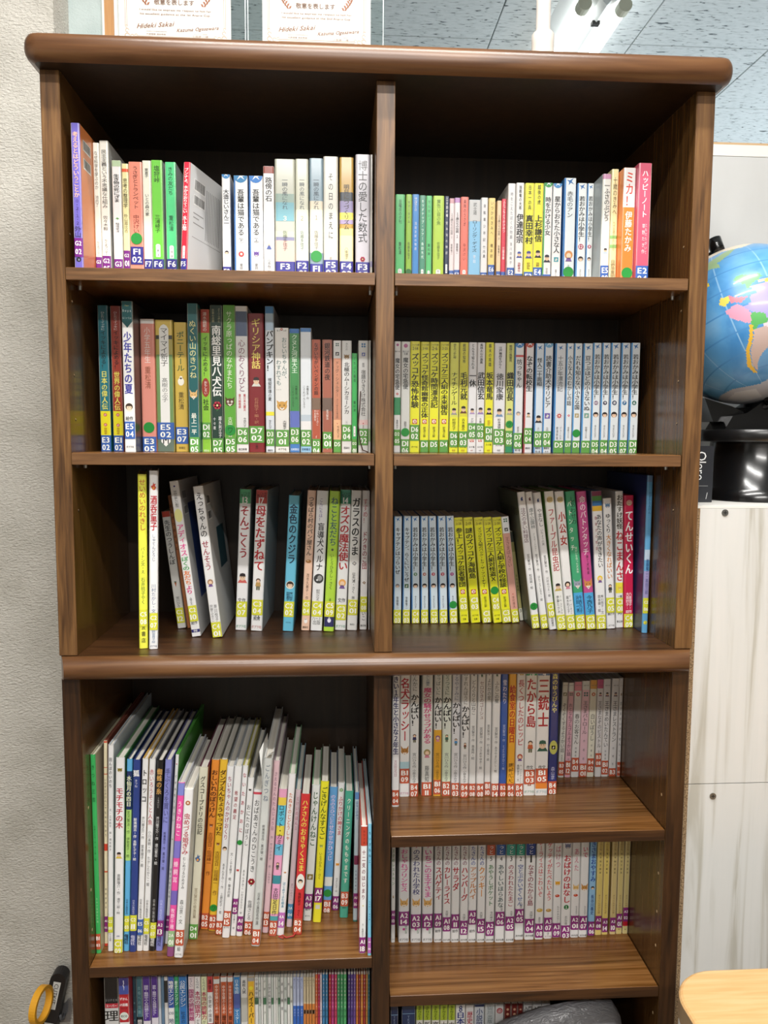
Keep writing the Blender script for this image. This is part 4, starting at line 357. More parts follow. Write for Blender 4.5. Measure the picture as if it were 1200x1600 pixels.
(372.6, 200.0, -604.5, 14.4, 180.8, 0.59, 80.0, 'p', 'e2b6c4', 'B1 01', 858, 'n|dfe4e0|1|92;i|clover:2f6a6a|137|60;t|王さまパトロール|205|553|2a2a2a|62;h|みかづき|46|666666|70;t|作者名|577|853|555555|24;h|理論社|1000|a05a6a|50', '', 'second pink white-topped tagged B1 01 book from the left, fourth right shelf', 7),
(387.6, 200.0, -604.5, 12.7, 182.3, 0.58, 80.0, 'p', 'e6e2ce', 'B4 02', 807, 'n|e0a050|1|91;i|ird:c06a3a|146|60;t|白いぼうし|346|625|2a2a2a|62;h|みかづき|55|666666|70;t|作者名|649|802|555555|24;h|理論社|1000|a05a6a|50', '', 'cream orange-topped paperback tagged B4 02, fourth right shelf', 7),
(402.5, 200.0, -604.5, 11.4, 183.2, 0.0, 80.0, 'p', 'dfdcdc', 'B3 08', 755, 'n|c05a80|0|91;i|man:8a3a6a|151|60;t|王さまなぞのピストル|218|700|2a2a2a|62;h|みかづき|61|666666|70;t|作者名|725|750|555555|24;h|理論社|1000|a05a6a|50', '', 'white magenta-topped paperback tagged B3 08, fourth right shelf', 7),
(414.4, 200.0, -604.5, 13.0, 184.1, 0.0, 80.0, 'p', 'dfdddc', 'B1 02', 835, 'n|dfdddc|0|6;i|man:6a3a5a|157|60;t|王さまめいたんてい|223|697|2a2a2a|62;h|みかづき|66|666666|70;t|作者名|721|831|555555|24;h|理論社|1000|a05a6a|50', '', 'first white tagged B1 02 book from the left, fourth right shelf', 7),
(428.3, 200.0, -604.5, 13.2, 184.6, 0.61, 80.0, 'p', 'dfdddc', 'B3 01', 915, 'n|dfdddc|1|7;i|man:5a4a5a|160|60;t|王さまレストラン|226|646|2a2a2a|62;h|みかづき|70|666666|70;t|作者名|670|911|555555|24;h|理論社|1000|a05a6a|50', '', 'second white tagged B3 01 book from the left, fourth right shelf', 7),
(443.8, 200.0, -604.5, 6.3, 185.2, 0.0, 80.0, 'p', 'dfdddc', 'B2 02', 852, 'n|dfdddc|0|6;i|man:6a3a3a|164|60;t|王さまかいぞくせん|230|696|2a2a2a|62;h|みかづき|75|666666|70;t|作者名|720|847|555555|24;h|理論社|1000|a05a6a|50', '', 'third white tagged B2 02 book from the left, fourth right shelf', 7),
(24.3, 135.4, -869.5, 7.1, 197.7, 0.0, 140.0, 'h', 'e6e6e4', 'A1 10', 700, 't|王子のレストラン|126|469|6aa05a|60b;i|boy:b08a3a|573|60;h|ポプラ|969|444444|70', '', 'white hardcover tagged A1 10, leftmost against the divider, half hidden, fifth right shelf', 8),
(37.4, 134.4, -869.5, 18.6, 197.8, 0.0, 140.0, 'h', 'e3e3e2', 'A2 14', 709, 't|まじょ子|6|121|c84a8a|60b;t|おしゃれプリンセス|131|527|e0409a|66b;i|fox:d8a860|636|86;k|d03a9a:・|875|24;t|学年むき|844|917|2a7a4a|26|20;h|ポプラ社|972|444444|84', '', 'white pink-titled hardcover tagged A2 14, fifth right shelf', 8),
(58.7, 133.3, -869.5, 18.2, 197.8, 0.0, 140.0, 'h', 'e3e3e2', 'A2 03', 735, 't|まじょ子|6|121|c84a8a|60b;t|のろわれた小学校|131|553|3a3a7a|66b;i|fox:d8a860|636|86;k|d03a9a:・|875|24;t|学年むき|844|917|2a7a4a|26|20;h|ポプラ社|972|444444|84', '', 'white navy-titled hardcover tagged A2 03, fifth right shelf', 8),
(78.5, 132.3, -869.5, 19.0, 197.8, 0.0, 140.0, 'h', 'e3e3e2', 'A1 12', 732, 't|まじょ子|6|121|c84a8a|60b;t|いちごの王子さま|131|579|d8389a|66b;i|fox:d8a860|636|86;k|d03a9a:・|875|24;t|学年むき|844|917|2a7a4a|26|20;h|ポプラ社|972|444444|84', '', 'white magenta-titled hardcover tagged A1 12, fifth right shelf', 8),
(99.7, 131.9, -869.5, 13.7, 197.5, 0.0, 140.0, 'h', 'e4e4e3', 'A1 09', 729, 't|こまったさんの|-30|282|8a4a60|56b;t|スパゲティ|293|606|b02030|78b;h|絵作|893|3a3a3a|70;h|あかね書|976|3a3a3a|84', '', 'first white red-titled tagged A1 09 book from the left, fifth right shelf', 8),
(114.6, 131.1, -869.5, 14.3, 197.5, 0.0, 140.0, 'h', 'e4e4e3', 'A1 08', 764, 't|こまったさんの|-30|282|8a4a60|56b;t|カレーライス|293|642|b02030|78b;t|寺村輝夫|702|760|555555|34;h|あかね書|976|3a3a3a|84', '', 'second white red-titled tagged A1 08 book from the left, fifth right shelf', 8),
(129.6, 130.3, -869.5, 14.3, 197.4, 0.0, 140.0, 'h', 'e4e4e3', 'A3 11', 736, 't|こまったさんの|-31|282|8a4a60|56b;t|サラダ|293|517|b02030|78b;h|絵作|893|3a3a3a|70;h|あかね書|976|3a3a3a|84', '', 'third white red-titled tagged A3 11 book from the left, fifth right shelf', 8),
(145.0, 129.5, -869.5, 14.1, 197.5, 0.0, 140.0, 'h', 'e4e4e3', 'A2 12', 796, 't|こまったさんの|-31|282|8a4a60|56b;t|ハンバーグ|293|611|b02030|78b;t|寺村輝夫|733|791|555555|34;h|あかね書|976|3a3a3a|84', '', 'fourth white red-titled tagged A2 12 book from the left, fifth right shelf', 8),
(159.5, 128.7, -869.5, 14.3, 197.5, 0.0, 140.0, 'h', 'e4e4e3', 'A3 16', 700, 't|こまったさんの|-31|282|2a4aa0|56b;t|アップルパイ|293|595|c8844a|78b;h|絵作|893|3a3a3a|70;h|あかね書|976|3a3a3a|84', '', 'white tan-titled hardcover tagged A3 16, fifth right shelf', 8),
(174.9, 127.9, -869.5, 14.1, 197.5, 0.0, 140.0, 'h', 'e4e4e3', 'A2 15', 778, 't|こまったさんの|-31|282|2a4aa0|56b;t|クッキー|293|574|d8903a|78b;t|寺村輝夫|715|774|555555|34;h|あかね書|976|3a3a3a|84', '', 'white orange-titled hardcover tagged A2 15, fifth right shelf', 8),
(190.1, 127.1, -869.5, 15.3, 197.5, 0.0, 140.0, 'h', 'e4e4e3', 'A2 07', 806, 'n|b8563a|1|188;t|ぽけっと|11|178|f0f0f0|50b;h|5|220|3a3a3a|30;t|あやうしポケット|272|658|3a7a3a|60b;h|あかね書|976|3a3a3a|84;t|寺村輝夫|710|802|555555|30|14', '', 'first white ribbon-topped volume 5 tagged A2 07 book from the left, fifth right shelf', 8),
(207.0, 126.1, -869.5, 16.5, 197.6, 0.0, 140.0, 'h', 'e4e4e3', 'A2 06', 712, 'n|2f5a9a|1|188;t|ぽけっと|11|178|f0f0f0|50b;h|4|220|3a3a3a|30;t|あやしいほらあな|272|674|2a4a4a|60b;h|あかね書|976|3a3a3a|84;t|寺村輝夫|660|708|555555|30|14', '', 'second white ribbon-topped volume 4 tagged A2 06 book from the left, fifth right shelf', 8),
(224.7, 125.2, -869.5, 16.0, 197.6, 0.0, 140.0, 'h', 'e4e4e3', 'A2 05', 757, 'n|3a9a90|1|189;t|ぽけっと|11|178|f0f0f0|50b;h|3|220|3a3a3a|30;t|のろわれたたまご|272|663|a03a4a|60b;h|あかね書|976|3a3a3a|84;t|寺村輝夫|705|753|555555|30|14', '', 'third white ribbon-topped volume 3 tagged A2 05 book from the left, fifth right shelf', 8),
(243.1, 131.3, -869.5, 15.9, 193.9, 0.0, 140.0, 'h', 'e4e4e3', 'A1 05', 704, 'n|2f9a8a|1|193;t|ぽけっと|11|182|f0f0f0|50b;h|2|225|3a3a3a|30;t|空とぶかいぞくせん|279|674|2a4a9a|60b;h|あかね書|960|3a3a3a|84;t|寺村輝夫|640|700|555555|30|14', '', 'fourth white ribbon-topped volume 2 tagged A1 05 book from the left, fifth right shelf', 8),
(260.5, 130.4, -869.5, 17.3, 193.9, 0.0, 140.0, 'h', 'e4e4e3', 'A1 04', 798, 'n|24408a|1|193;t|ぽけっと|11|182|f0f0f0|50b;h|1|225|3a3a3a|30;t|なぞのたから島|279|674|8a2a3a|60b;h|あかね書|960|3a3a3a|84;t|寺村輝夫|727|794|555555|30|14', '', 'fifth white ribbon-topped volume 1 tagged A1 04 book from the left, fifth right shelf', 8),
(279.4, 130.4, -869.5, 14.5, 193.4, 0.0, 140.0, 'h', 'e5e5e2', 'A3 08', 846, 't|カレーライスはこわいぞ|-10|590|d05a5a|56b;i|bread:d0b050|719|80;t|角野栄子|783|842|444444|26;h|ポプラ社|976|c05a7a|80', '', 'white food-pictured hardcover tagged A3 08, fifth right shelf', 8),
(295.5, 131.7, -869.5, 14.9, 192.3, 0.0, 140.0, 'h', 'e6e5e2', 'A3 07', 795, 't|スパゲッティがたべたいよう|-32|633|d03a3a|58b;i|bread:c09a50|725|70;h|子|951|4a4a4a|30;h|ポプラ社|978|a07a8a|80', '', 'white long red-titled hardcover tagged A3 07, fifth right shelf', 8),
(311.4, 134.0, -869.5, 14.5, 190.7, 0.0, 140.0, 'h', 'e4e4e3', 'A3 09', 858, 't|ばけつ|99|323|c0506a|60;i|bear:f0b030|470|70;i|bread:d04030|591|60;t|もりやまみやこ|689|853|4a4a4a|26|14', '', 'white bear-pictured hardcover tagged A3 09, fifth right shelf', 8),
(326.3, 132.2, -869.5, 16.9, 191.2, 0.0, 140.0, 'h', 'e6e6e4', 'A3 03', 877, 'i|bear:7a80a0|110|70;t|おばけのはなし|191|659|c02c3a|74b;k|1f7a3a:１|700|52;t|あかね文庫|785|872|555555|30', '', 'white big-red-titled hardcover tagged A3 03, fifth right shelf', 8),
(343.7, 132.2, -869.5, 14.8, 190.7, 0.0, 140.0, 'h', 'e4e4e3', 'A2 01', 785, 't|あえた|121|356|d05a7a|56;i|fox:e0b870|514|80;i|bread:d04030|585|56;t|もりやまみやこ|689|783|4a4a4a|24|14;h|あかね書|978|3a3a3a|80', '', 'white rabbit-pictured hardcover tagged A2 01, fifth right shelf', 8),
(359.2, 132.4, -869.5, 14.8, 190.2, 0.0, 140.0, 'h', 'e4e4e3', 'A1 07', 790, 't|いで|110|220|d0406a|60b;i|fox:c8904a|516|90;t|もりやまみやこ|691|785|4a4a4a|24|14;h|あかね書|981|3a3a3a|80', '', 'white fox-pictured hardcover tagged A1 07, fifth right shelf', 8),
(376.4, 135.9, -869.5, 12.4, 187.9, 0.0, 140.0, 'h', '8fbce4', 'A3 06', 858, 't|おつきさまおやすみ|-50|463|2048a0|72b;i|face|524|60;t|長谷川義史|591|791|24488a|44b', '', 'light blue hardcover tagged A3 06, fifth right shelf', 8),
(390.0, 137.1, -869.5, 11.4, 186.9, 0.0, 154.4, 'p', 'd9c070', 'A2 08', 807, 't|こどものとも|1|157|9a6a4a|40;t|年中向き絵本|169|393|5a4a3a|26b;t|ぞうくんのさんぽ|594|785|8a5a4a|26b;h|福音|942|4a3a2a|36', '', 'tan paperback tagged A2 08, fifth right shelf', 8),
(402.4, 137.4, -869.5, 10.6, 186.4, 0.0, 154.1, 'p', 'dec56c', 'A3 14', 833, 't|こどものとも|1|158|9a6a4a|40;t|年中向き絵本|169|394|5a4a3a|26b;t|ぞうくんのさんぽ|596|788|8a5a4a|26b;h|福音|945|4a3a2a|36', '', 'golden tan paperback tagged A3 14, fifth right shelf', 8),
(417.1, 137.6, -869.5, 10.4, 186.0, 0.0, 153.9, 'p', 'cfb87e', 'A3 10', 830, 't|こどものとも|1|159|9a6a4a|40;t|年中向き絵本|170|396|5a4a3a|26b;t|ぞうくんのさんぽ|599|790|8a5a4a|26b;h|福音|948|4a3a2a|36', '', 'first sand tagged A3 10 book from the left, fifth right shelf', 8),
(428.7, 137.9, -869.5, 10.5, 185.5, 0.0, 153.6, 'p', 'cdb87a', 'A1 01', 793, 't|こどものとも|1|159|9a6a4a|40;t|年中向き絵本|171|397|5a4a3a|26b;t|ぞうくんのさんぽ|601|793|8a5a4a|26b;h|福音|951|4a3a2a|36', '', 'second sand tagged A1 01 book from the left, fifth right shelf', 8),
(440.6, 138.2, -869.5, 9.6, 185.0, 0.0, 153.3, 'p', 'cdbb80', 'A2 02', 733, 't|こどものとも|1|160|9a6a4a|40;t|年中向き絵本|171|398|5a4a3a|26b;t|ぞうくんのさんぽ|603|796|8a5a4a|26b;h|福音|955|4a3a2a|36;n|c02030|835|921', '', 'sand red-stickered paperback tagged A2 02, fifth right shelf', 8),
(-439.0, 30.0, -1125.0, 21.9, 284.4, 0.0, 200.0, 'p', '141418', '', 0, 'h|ＳＵＰＥＲ|132|8a8a8a|90;n|c8c8c8|179|435;n|b02a3a|152|180;h|スーパー|166|f0f0f0|80;h|理|225|101010|100b;h|科|326|101010|100b', '', 'black with huge black character book, bottom left shelf', 9),
(-416.7, 30.0, -1125.0, 16.1, 283.6, 0.0, 200.0, 'p', 'b0202c', '', 0, 'n|3a3478|0|47;n|4a5ab0|47|98;i|bolt:f0f0ff|47|70;h|ずかん|125|ffffff|80;h|の図鑑|160|ffffff|80;h|ライブ|183|201010|60;k|e0e8e0:eco|228|84;n|f0f0f0|265|436', '', 'red with a lightning picture on top book, bottom left shelf', 9),
(-400.2, 50.0, -1125.0, 5.3, 270.7, 0.0, 200.0, 'p', '1c3c4a', '', 0, 't|理科のしくみ|140|472|8ab0b8|44', '', 'dark teal book, bottom left shelf', 9),
(-394.5, 50.0, -1125.0, 9.6, 270.4, 0.0, 200.0, 'p', '3c6a78', '', 0, 't|合格への問題|58|241|8ab4b8|44;n|16242a|257|473;h|問|290|e0e0e0|80', '', 'teal-grey book, bottom left shelf', 9),
(-384.5, 50.0, -1125.0, 12.2, 270.0, 0.0, 200.0, 'p', '4a2a8a', '', 0, 't|国語・難関中の人気問題だから！|54|274|e8e4f8|56b;n|d8d4e0|283|474', '', 'first purple book from the left, bottom left shelf', 9),
(-371.2, 50.0, -1125.0, 11.4, 269.5, 0.0, 200.0, 'p', '4a2a86', '', 0, 't|算数・難関中の人気問題だから！|54|250|e8e4f8|56b;n|d8d4e0|263|475', '', 'second purple book from the left, bottom left shelf', 9),
(-359.4, 50.0, -1125.0, 4.2, 269.0, 0.0, 200.0, 'p', 'b8c0cc', '', 0, '', '', 'pale grey-blue book, bottom left shelf', 9),
(-354.8, 50.0, -1125.0, 4.6, 268.8, 0.0, 200.0, 'p', '5a7a98', '', 0, '', '', 'slate blue book, bottom left shelf', 9),
(-349.8, 50.0, -1125.0, 5.4, 268.6, 0.0, 200.0, 'p', 'd8d8d8', '', 0, 'n|2a2a2a|25|167', '', 'white dark-stickered book, bottom left shelf', 9),
(-344.0, 50.0, -1125.0, 9.7, 268.4, 0.0, 200.0, 'p', '2f5ab0', '', 0, 't|地理エンジン|25|184|ffffff|76b;n|e8eef4|201|478;h|OS1|235|24406a|84;h|地|285|24406a|84', '', 'blue white-lettered book, bottom left shelf', 9),
(-333.8, 50.0, -1125.0, 6.6, 268.0, 0.0, 200.0, 'p', '2f9a6a', '', 0, 't|歴史エンジン|25|184|e8fff0|70b;t|社会の力|218|327|123a24|60', '', 'green book, bottom left shelf', 9),
(-326.7, 50.0, -1125.0, 13.1, 267.8, 0.0, 200.0, 'p', '2a70b4', '', 0, 't|公民エンジン|25|194|f0f8ff|66b;t|社会の力|223|328|1a2a4a|50', '', 'mid blue book, bottom left shelf', 9),
(-311.4, 50.0, -1125.0, 9.6, 267.2, 0.0, 200.0, 'p', 'e6d4dc', '', 0, 't|やさしい|8|67|3a4a5a|56;t|国語の読解問題|80|287|a02a68|84b', '', 'pale pink magenta-lettered book, bottom left shelf', 9),
(-301.4, 50.0, -1125.0, 9.6, 266.8, 0.0, 200.0, 'p', 'e8e6e6', '', 0, 't|くらべる|8|76|3a4a5a|56;t|本当の国語力|93|266|a82450|84b;t|が身につく|275|397|444444|50', '', 'white crimson-lettered book, bottom left shelf', 9),
(-290.9, 50.0, -1125.0, 9.2, 266.4, 0.0, 200.0, 'p', 'd8deb0', '', 0, 't|くらべる|9|89|3a4a5a|56;t|本当の読解力|97|279|a82450|84b;t|が身につく|284|398|444444|50', '', 'pale green crimson-lettered book, bottom left shelf', 9),
(-281.3, 50.0, -1125.0, 9.2, 266.1, 0.0, 200.0, 'p', 'b8383c', '', 0, 'n|f0ecec|102|305;t|小学校の国語|119|297|503030|50b;t|漢字|17|89|301010|60b', '', 'red white-labelled book, bottom left shelf', 9),
(-271.3, 50.0, -1125.0, 10.5, 265.7, 0.0, 200.0, 'p', 'b0502c', '', 0, 'n|d8d8d8|17|47;t|中学受験のための|55|242|f0d8cc|44b;t|理科の|251|366|201008|60b', '', 'first rust-red white-capped book from the left, bottom left shelf', 9),
(-259.7, 50.0, -1125.0, 10.3, 265.2, 0.0, 200.0, 'p', 'b0502c', '', 0, 'n|d8d8d8|4|34;t|中学受験のための|56|243|f0d8cc|44b;t|理科の|251|366|201008|60b', '', 'second rust-red white-capped book from the left, bottom left shelf', 9),
(-248.6, 50.0, -1125.0, 8.8, 264.8, 0.0, 200.0, 'p', 'b0502c', '', 0, 'n|d8d8d8|4|34;t|中学受験のための|56|243|f0d8cc|44b;t|理科の|252|367|201008|60b', '', 'third rust-red white-capped book from the left, bottom left shelf', 9),
(-239.0, 50.0, -1125.0, 11.0, 263.2, 0.0, 200.0, 'p', '2a78b4', '', 0, 't|日本地図|14|108|d8e8f4|56b;n|4a5a9a|108|206;t|マスター|211|304|d8e8f4|60b', '', 'blue book, bottom left shelf', 9),
(-227.2, 50.0, -1125.0, 11.0, 262.8, 0.0, 200.0, 'p', 'd4d4d2', '', 0, 't|高校入試|18|108|2a2a2a|46b;n|b0b0a8|135|296', '', 'white book, bottom left shelf', 9),
(-215.8, 50.0, -1125.0, 11.0, 262.4, 0.0, 200.0, 'p', 'e8b030', '', 0, 'n|9a9a9a|-9|27;t|ハイスーパー|90|306|3a2410|70b;k|f0e03a:・|72|60', '', 'golden yellow book, bottom left shelf', 9),
(-204.4, 50.0, -1125.0, 5.7, 261.9, 0.0, 200.0, 'p', 'dadbda', '', 0, 't|小学漢字学習|0|180|4a4a4a|70;n|4a7a5a|135|180', '', 'first white thin workbook from the left, bottom left shelf', 9),
(-198.2, 50.0, -1125.0, 3.5, 261.7, 0.0, 200.0, 'p', 'c4ccc8', '', 0, 't|小学文法|18|207|4a4a4a|70', '', 'second white thin workbook from the left, bottom left shelf', 9),
(-194.2, 50.0, -1125.0, 2.9, 261.5, 0.0, 200.0, 'p', 'e2e2e0', '', 0, '', '', 'third white thin workbook from the left, bottom left shelf', 9),
(-190.7, 50.0, -1125.0, 4.8, 261.4, 0.0, 200.0, 'p', 'd8dcd4', '', 0, 't|小学ワーク|0|262|4a4a4a|70;n|4a7a5a|135|181', '', 'fourth white thin workbook from the left, bottom left shelf', 9),
(-185.4, 50.0, -1125.0, 1.8, 261.2, 0.0, 200.0, 'p', 'b8c4bc', '', 0, '', '', 'fifth white thin workbook from the left, bottom left shelf', 9),
(-183.2, 50.0, -1125.0, 5.3, 261.1, 0.0, 200.0, 'p', 'dadbda', '', 0, 't|小学社会の問題|36|208|4a4a4a|70', '', 'sixth white thin workbook from the left, bottom left shelf', 9),
(-177.5, 50.0, -1125.0, 3.5, 260.9, 0.0, 200.0, 'p', 'c4ccc8', '', 0, 'n|4a7a5a|136|181', '', 'seventh white thin workbook from the left, bottom left shelf', 9),
(-173.5, 50.0, -1125.0, 3.1, 260.8, 0.0, 200.0, 'p', 'e2e2e0', '', 0, '', '', 'eighth white thin workbook from the left, bottom left shelf', 9),
(-170.0, 50.0, -1125.0, 3.1, 260.6, 0.0, 200.0, 'p', 'd8dcd4', '', 0, 't|計算|36|181|4a4a4a|70', '', 'ninth white thin workbook from the left, bottom left shelf', 9),
(-166.5, 50.0, -1125.0, 3.1, 260.5, 0.0, 200.0, 'p', 'b8c4bc', '', 0, 't|漢字の読み|0|209|4a4a4a|70;n|4a7a5a|136|181', '', 'tenth white thin workbook from the left, bottom left shelf', 9),
(-162.7, 50.0, -1125.0, 5.1, 260.3, 0.0, 200.0, 'p', 'dadbda', '', 0, 't|漢字練習|18|236|4a4a4a|70', '', 'eleventh white thin workbook from the left, bottom left shelf', 9),
(-157.2, 50.0, -1125.0, 5.3, 260.1, 0.0, 200.0, 'p', 'c4ccc8', '', 0, 't|社会科|36|264|4a4a4a|70', '', 'twelfth white thin workbook from the left, bottom left shelf', 9),
(-151.3, 50.0, -1125.0, 3.8, 259.9, 0.0, 200.0, 'p', 'e2e2e0', '', 0, 't|理科|0|182|4a4a4a|70;n|4a7a5a|136|182', '', 'thirteenth white thin workbook from the left, bottom left shelf', 9),
(-147.1, 50.0, -1125.0, 4.2, 259.8, 0.0, 200.0, 'p', 'd8dcd4', '', 0, 't|国語|18|209|4a4a4a|70', '', 'fourteenth white thin workbook from the left, bottom left shelf', 9),
(-142.2, 50.0, -1125.0, 5.1, 259.6, 0.0, 200.0, 'p', 'b4c0e4', '', 0, 't|１年プリント|-4|78|2a3a7a|60;n|2f62b8|192|520;t|テスト|210|264|f0f0f0|50', '', 'first lavender and blue book from the left, bottom left shelf', 9),
(-136.5, 50.0, -1125.0, 4.9, 259.3, 0.0, 200.0, 'p', 'b4c0e4', '', 0, 't|１年プリント|-4|78|2a3a7a|60;n|2f62b8|192|520;t|テスト|210|265|f0f0f0|50', '', 'second lavender and blue book from the left, bottom left shelf', 9),
(-130.9, 50.0, -1125.0, 5.3, 259.1, 0.0, 200.0, 'p', 'b4c0e4', '', 0, 't|１年プリント|-4|78|2a3a7a|60;n|2f62b8|192|521;t|テスト|210|265|f0f0f0|50', '', 'third lavender and blue book from the left, bottom left shelf', 9),
(-125.2, 50.0, -1125.0, 4.2, 258.9, 0.0, 200.0, 'p', 'd4c4a0', '', 0, 't|２年プリ|-4|64|5a4a2a|60;n|c87a3a|178|521;n|d8d0c0|220|247', '', 'first beige and orange book from the left, bottom left shelf', 9),
(-120.3, 50.0, -1125.0, 4.0, 258.7, 0.0, 200.0, 'p', 'd4c4a0', '', 0, 't|２年プリ|-4|64|5a4a2a|60;n|c87a3a|179|522;n|d8d0c0|220|247', '', 'second beige and orange book from the left, bottom left shelf', 9),
(-115.7, 50.0, -1125.0, 3.8, 258.6, 0.0, 200.0, 'p', 'd4c4a0', '', 0, 't|２年プリ|-4|64|5a4a2a|60;n|c87a3a|179|522;n|d8d0c0|220|247', '', 'third beige and orange book from the left, bottom left shelf', 9),
(-111.2, 50.0, -1125.0, 4.7, 258.4, 0.0, 200.0, 'p', 'd4c4a0', '', 0, 't|２年プリ|-4|64|5a4a2a|60;n|c87a3a|179|523;n|d8d0c0|220|248', '', 'fourth beige and orange book from the left, bottom left shelf', 9),
(-105.9, 50.0, -1125.0, 3.8, 262.8, 0.0, 200.0, 'p', 'c8643a', '', 0, 't|漢字と計算ドリル|18|225|e8e0dc|50;t|ワーク|230|289|101010|70b', '', 'orange-red thin workbook, bottom left shelf', 9),
(-101.5, 50.0, -1125.0, 3.1, 262.7, 0.0, 200.0, 'p', 'a82c50', '', 0, 't|漢字と計算ドリル|18|226|e8e0dc|50;t|ワーク|230|289|101010|70b', '', 'crimson thin workbook, bottom left shelf', 9),
(-97.9, 50.0, -1125.0, 2.7, 262.5, 0.0, 200.0, 'p', 'd8c8d0', '', 0, 't|漢字と計算ドリル|18|226|e8e0dc|50;t|ワーク|230|289|101010|70b', '', 'pale pink thin workbook, bottom left shelf', 9),
(-94.4, 50.0, -1125.0, 4.2, 262.4, 0.0, 200.0, 'p', '3a7aa8', '', 0, 't|漢字と計算ドリル|18|226|e8e0dc|50;t|ワーク|231|289|101010|70b', '', 'first teal blue thin workbook from the left, bottom left shelf', 9),
(-89.3, 50.0, -1125.0, 4.0, 262.2, 0.0, 200.0, 'p', '3a7aa0', '', 0, 't|漢字と計算ドリル|18|226|e8e0dc|50;t|ワーク|231|290|101010|70b', '', 'second teal blue thin workbook from the left, bottom left shelf', 9),
(-83.7, 50.0, -1125.0, 3.6, 262.0, 0.0, 200.0, 'p', 'a83038', '', 0, 't|漢字と計算ドリル|18|226|e8e0dc|50;t|ワーク|231|290|101010|70b', '', 'dark red thin workbook, bottom left shelf', 9),
(-79.5, 50.0, -1125.0, 4.2, 261.8, 0.0, 200.0, 'p', 'a83a78', '', 0, 't|漢字と計算ドリル|18|227|e8e0dc|50;t|ワーク|231|290|101010|70b', '', 'magenta thin workbook, bottom left shelf', 9),
(-74.4, 50.0, -1125.0, 4.0, 261.6, 0.0, 200.0, 'p', 'b84060', '', 0, 't|漢字と計算ドリル|18|227|e8e0dc|50;t|ワーク|231|290|101010|70b', '', 'rose red thin workbook, bottom left shelf', 9),
(-69.9, 50.0, -1125.0, 4.5, 261.5, 0.0, 200.0, 'p', '3a8a58', '', 0, 't|漢字と計算ドリル|18|227|e8e0dc|50;t|ワーク|232|291|101010|70b', '', 'first green thin workbook from the left, bottom left shelf', 9),
(-64.8, 50.0, -1125.0, 4.5, 261.3, 0.0, 200.0, 'p', '3f8f5c', '', 0, 't|漢字と計算ドリル|19|227|e8e0dc|50;t|ワーク|232|291|101010|70b', '', 'second green thin workbook from the left, bottom left shelf', 9),
(-59.7, 50.0, -1125.0, 4.9, 261.1, 0.0, 200.0, 'p', '4a9a62', '', 0, 't|漢字と計算ドリル|19|228|e8e0dc|50;t|ワーク|232|291|101010|70b', '', 'third green thin workbook from the left, bottom left shelf', 9),
(-52.5, 50.0, -1125.0, 4.0, 260.8, 0.0, 200.0, 'p', '4a3a78', '', 0, 't|漢字と計算ドリル|19|228|e8e0dc|50;t|ワーク|233|292|101010|70b', '', 'first dark violet thin workbook from the left, bottom left shelf', 9),
(-47.9, 50.0, -1125.0, 4.0, 260.6, 0.0, 200.0, 'p', '503c80', '', 0, 't|漢字と計算ドリル|19|228|e8e0dc|50;t|ワーク|233|292|101010|70b', '', 'second dark violet thin workbook from the left, bottom left shelf', 9),
(-43.2, 50.0, -1125.0, 3.6, 260.4, 0.0, 200.0, 'p', '6a4a90', '', 0, 't|漢字と計算ドリル|19|228|e8e0dc|50;t|ワーク|233|292|101010|70b', '', 'violet thin workbook, bottom left shelf', 9),
(-38.7, 50.0, -1125.0, 3.1, 260.3, 0.0, 200.0, 'p', 'c87a3a', '', 0, 't|漢字と計算ドリル|19|229|e8e0dc|50;t|ワーク|233|292|101010|70b', '', 'first orange thin workbook from the left, bottom left shelf', 9),
(-34.7, 50.0, -1125.0, 2.9, 260.1, 0.0, 200.0, 'p', '8a2c34', '', 0, 't|漢字と計算ドリル|19|229|e8e0dc|50;t|ワーク|233|293|101010|70b', '', 'first maroon thin workbook from the left, bottom left shelf', 9),
(-31.1, 50.0, -1125.0, 3.4, 260.0, 0.0, 200.0, 'p', 'c8843c', '', 0, 't|漢字と計算ドリル|19|229|e8e0dc|50;t|ワーク|233|293|101010|70b', '', 'second orange thin workbook from the left, bottom left shelf', 9),
(-27.1, 50.0, -1125.0, 3.8, 259.8, 0.0, 200.0, 'p', '9a3430', '', 0, 't|漢字と計算ドリル|19|229|e8e0dc|50;t|ワーク|234|293|101010|70b', '', 'second maroon thin workbook from the left, bottom left shelf', 9),
(-22.6, 50.0, -1125.0, 2.8, 259.7, 0.0, 200.0, 'p', 'c89048', '', 0, 't|漢字と計算ドリル|19|229|e8e0dc|50;t|ワーク|234|293|101010|70b', '', 'ochre thin workbook, bottom left shelf', 9),
(-19.4, 50.0, -1125.0, 3.1, 259.5, 0.0, 200.0, 'p', '2f6a7a', '', 0, 't|漢字と計算ドリル|19|230|e8e0dc|50;t|ワーク|234|294|101010|70b', '', 'dark teal thin workbook, bottom left shelf', 9),
(22.0, 100.0, -1125.0, 13.1, 162.9, 0.0, 150.0, 'p', '1c2c54', '', 0, 'n|8ab0d8|93|100;t|ＴＥＸＴ|109|231|a8c0e0|30', '', 'dark blue first book, bottom right shelf', 10),
(41.1, 100.0, -1125.0, 23.8, 162.1, 0.0, 150.0, 'p', '1f3460', '', 0, 'n|8ab0d8|80|86;t|ＴＥＸＴ|103|234|a8c0e0|24', '', 'dark blue wide book, bottom right shelf', 10),
(66.3, 100.0, -1125.0, 11.9, 163.5, 0.0, 150.0, 'p', 'a8c030', '', 0, 't|ＳＥＮＳＥＩ|10|162|2a3a10|56b;n|e8e8e0|169|459;h|今|223|201a20|80', '', 'first lime green black-lettered book from the left, bottom right shelf', 10),
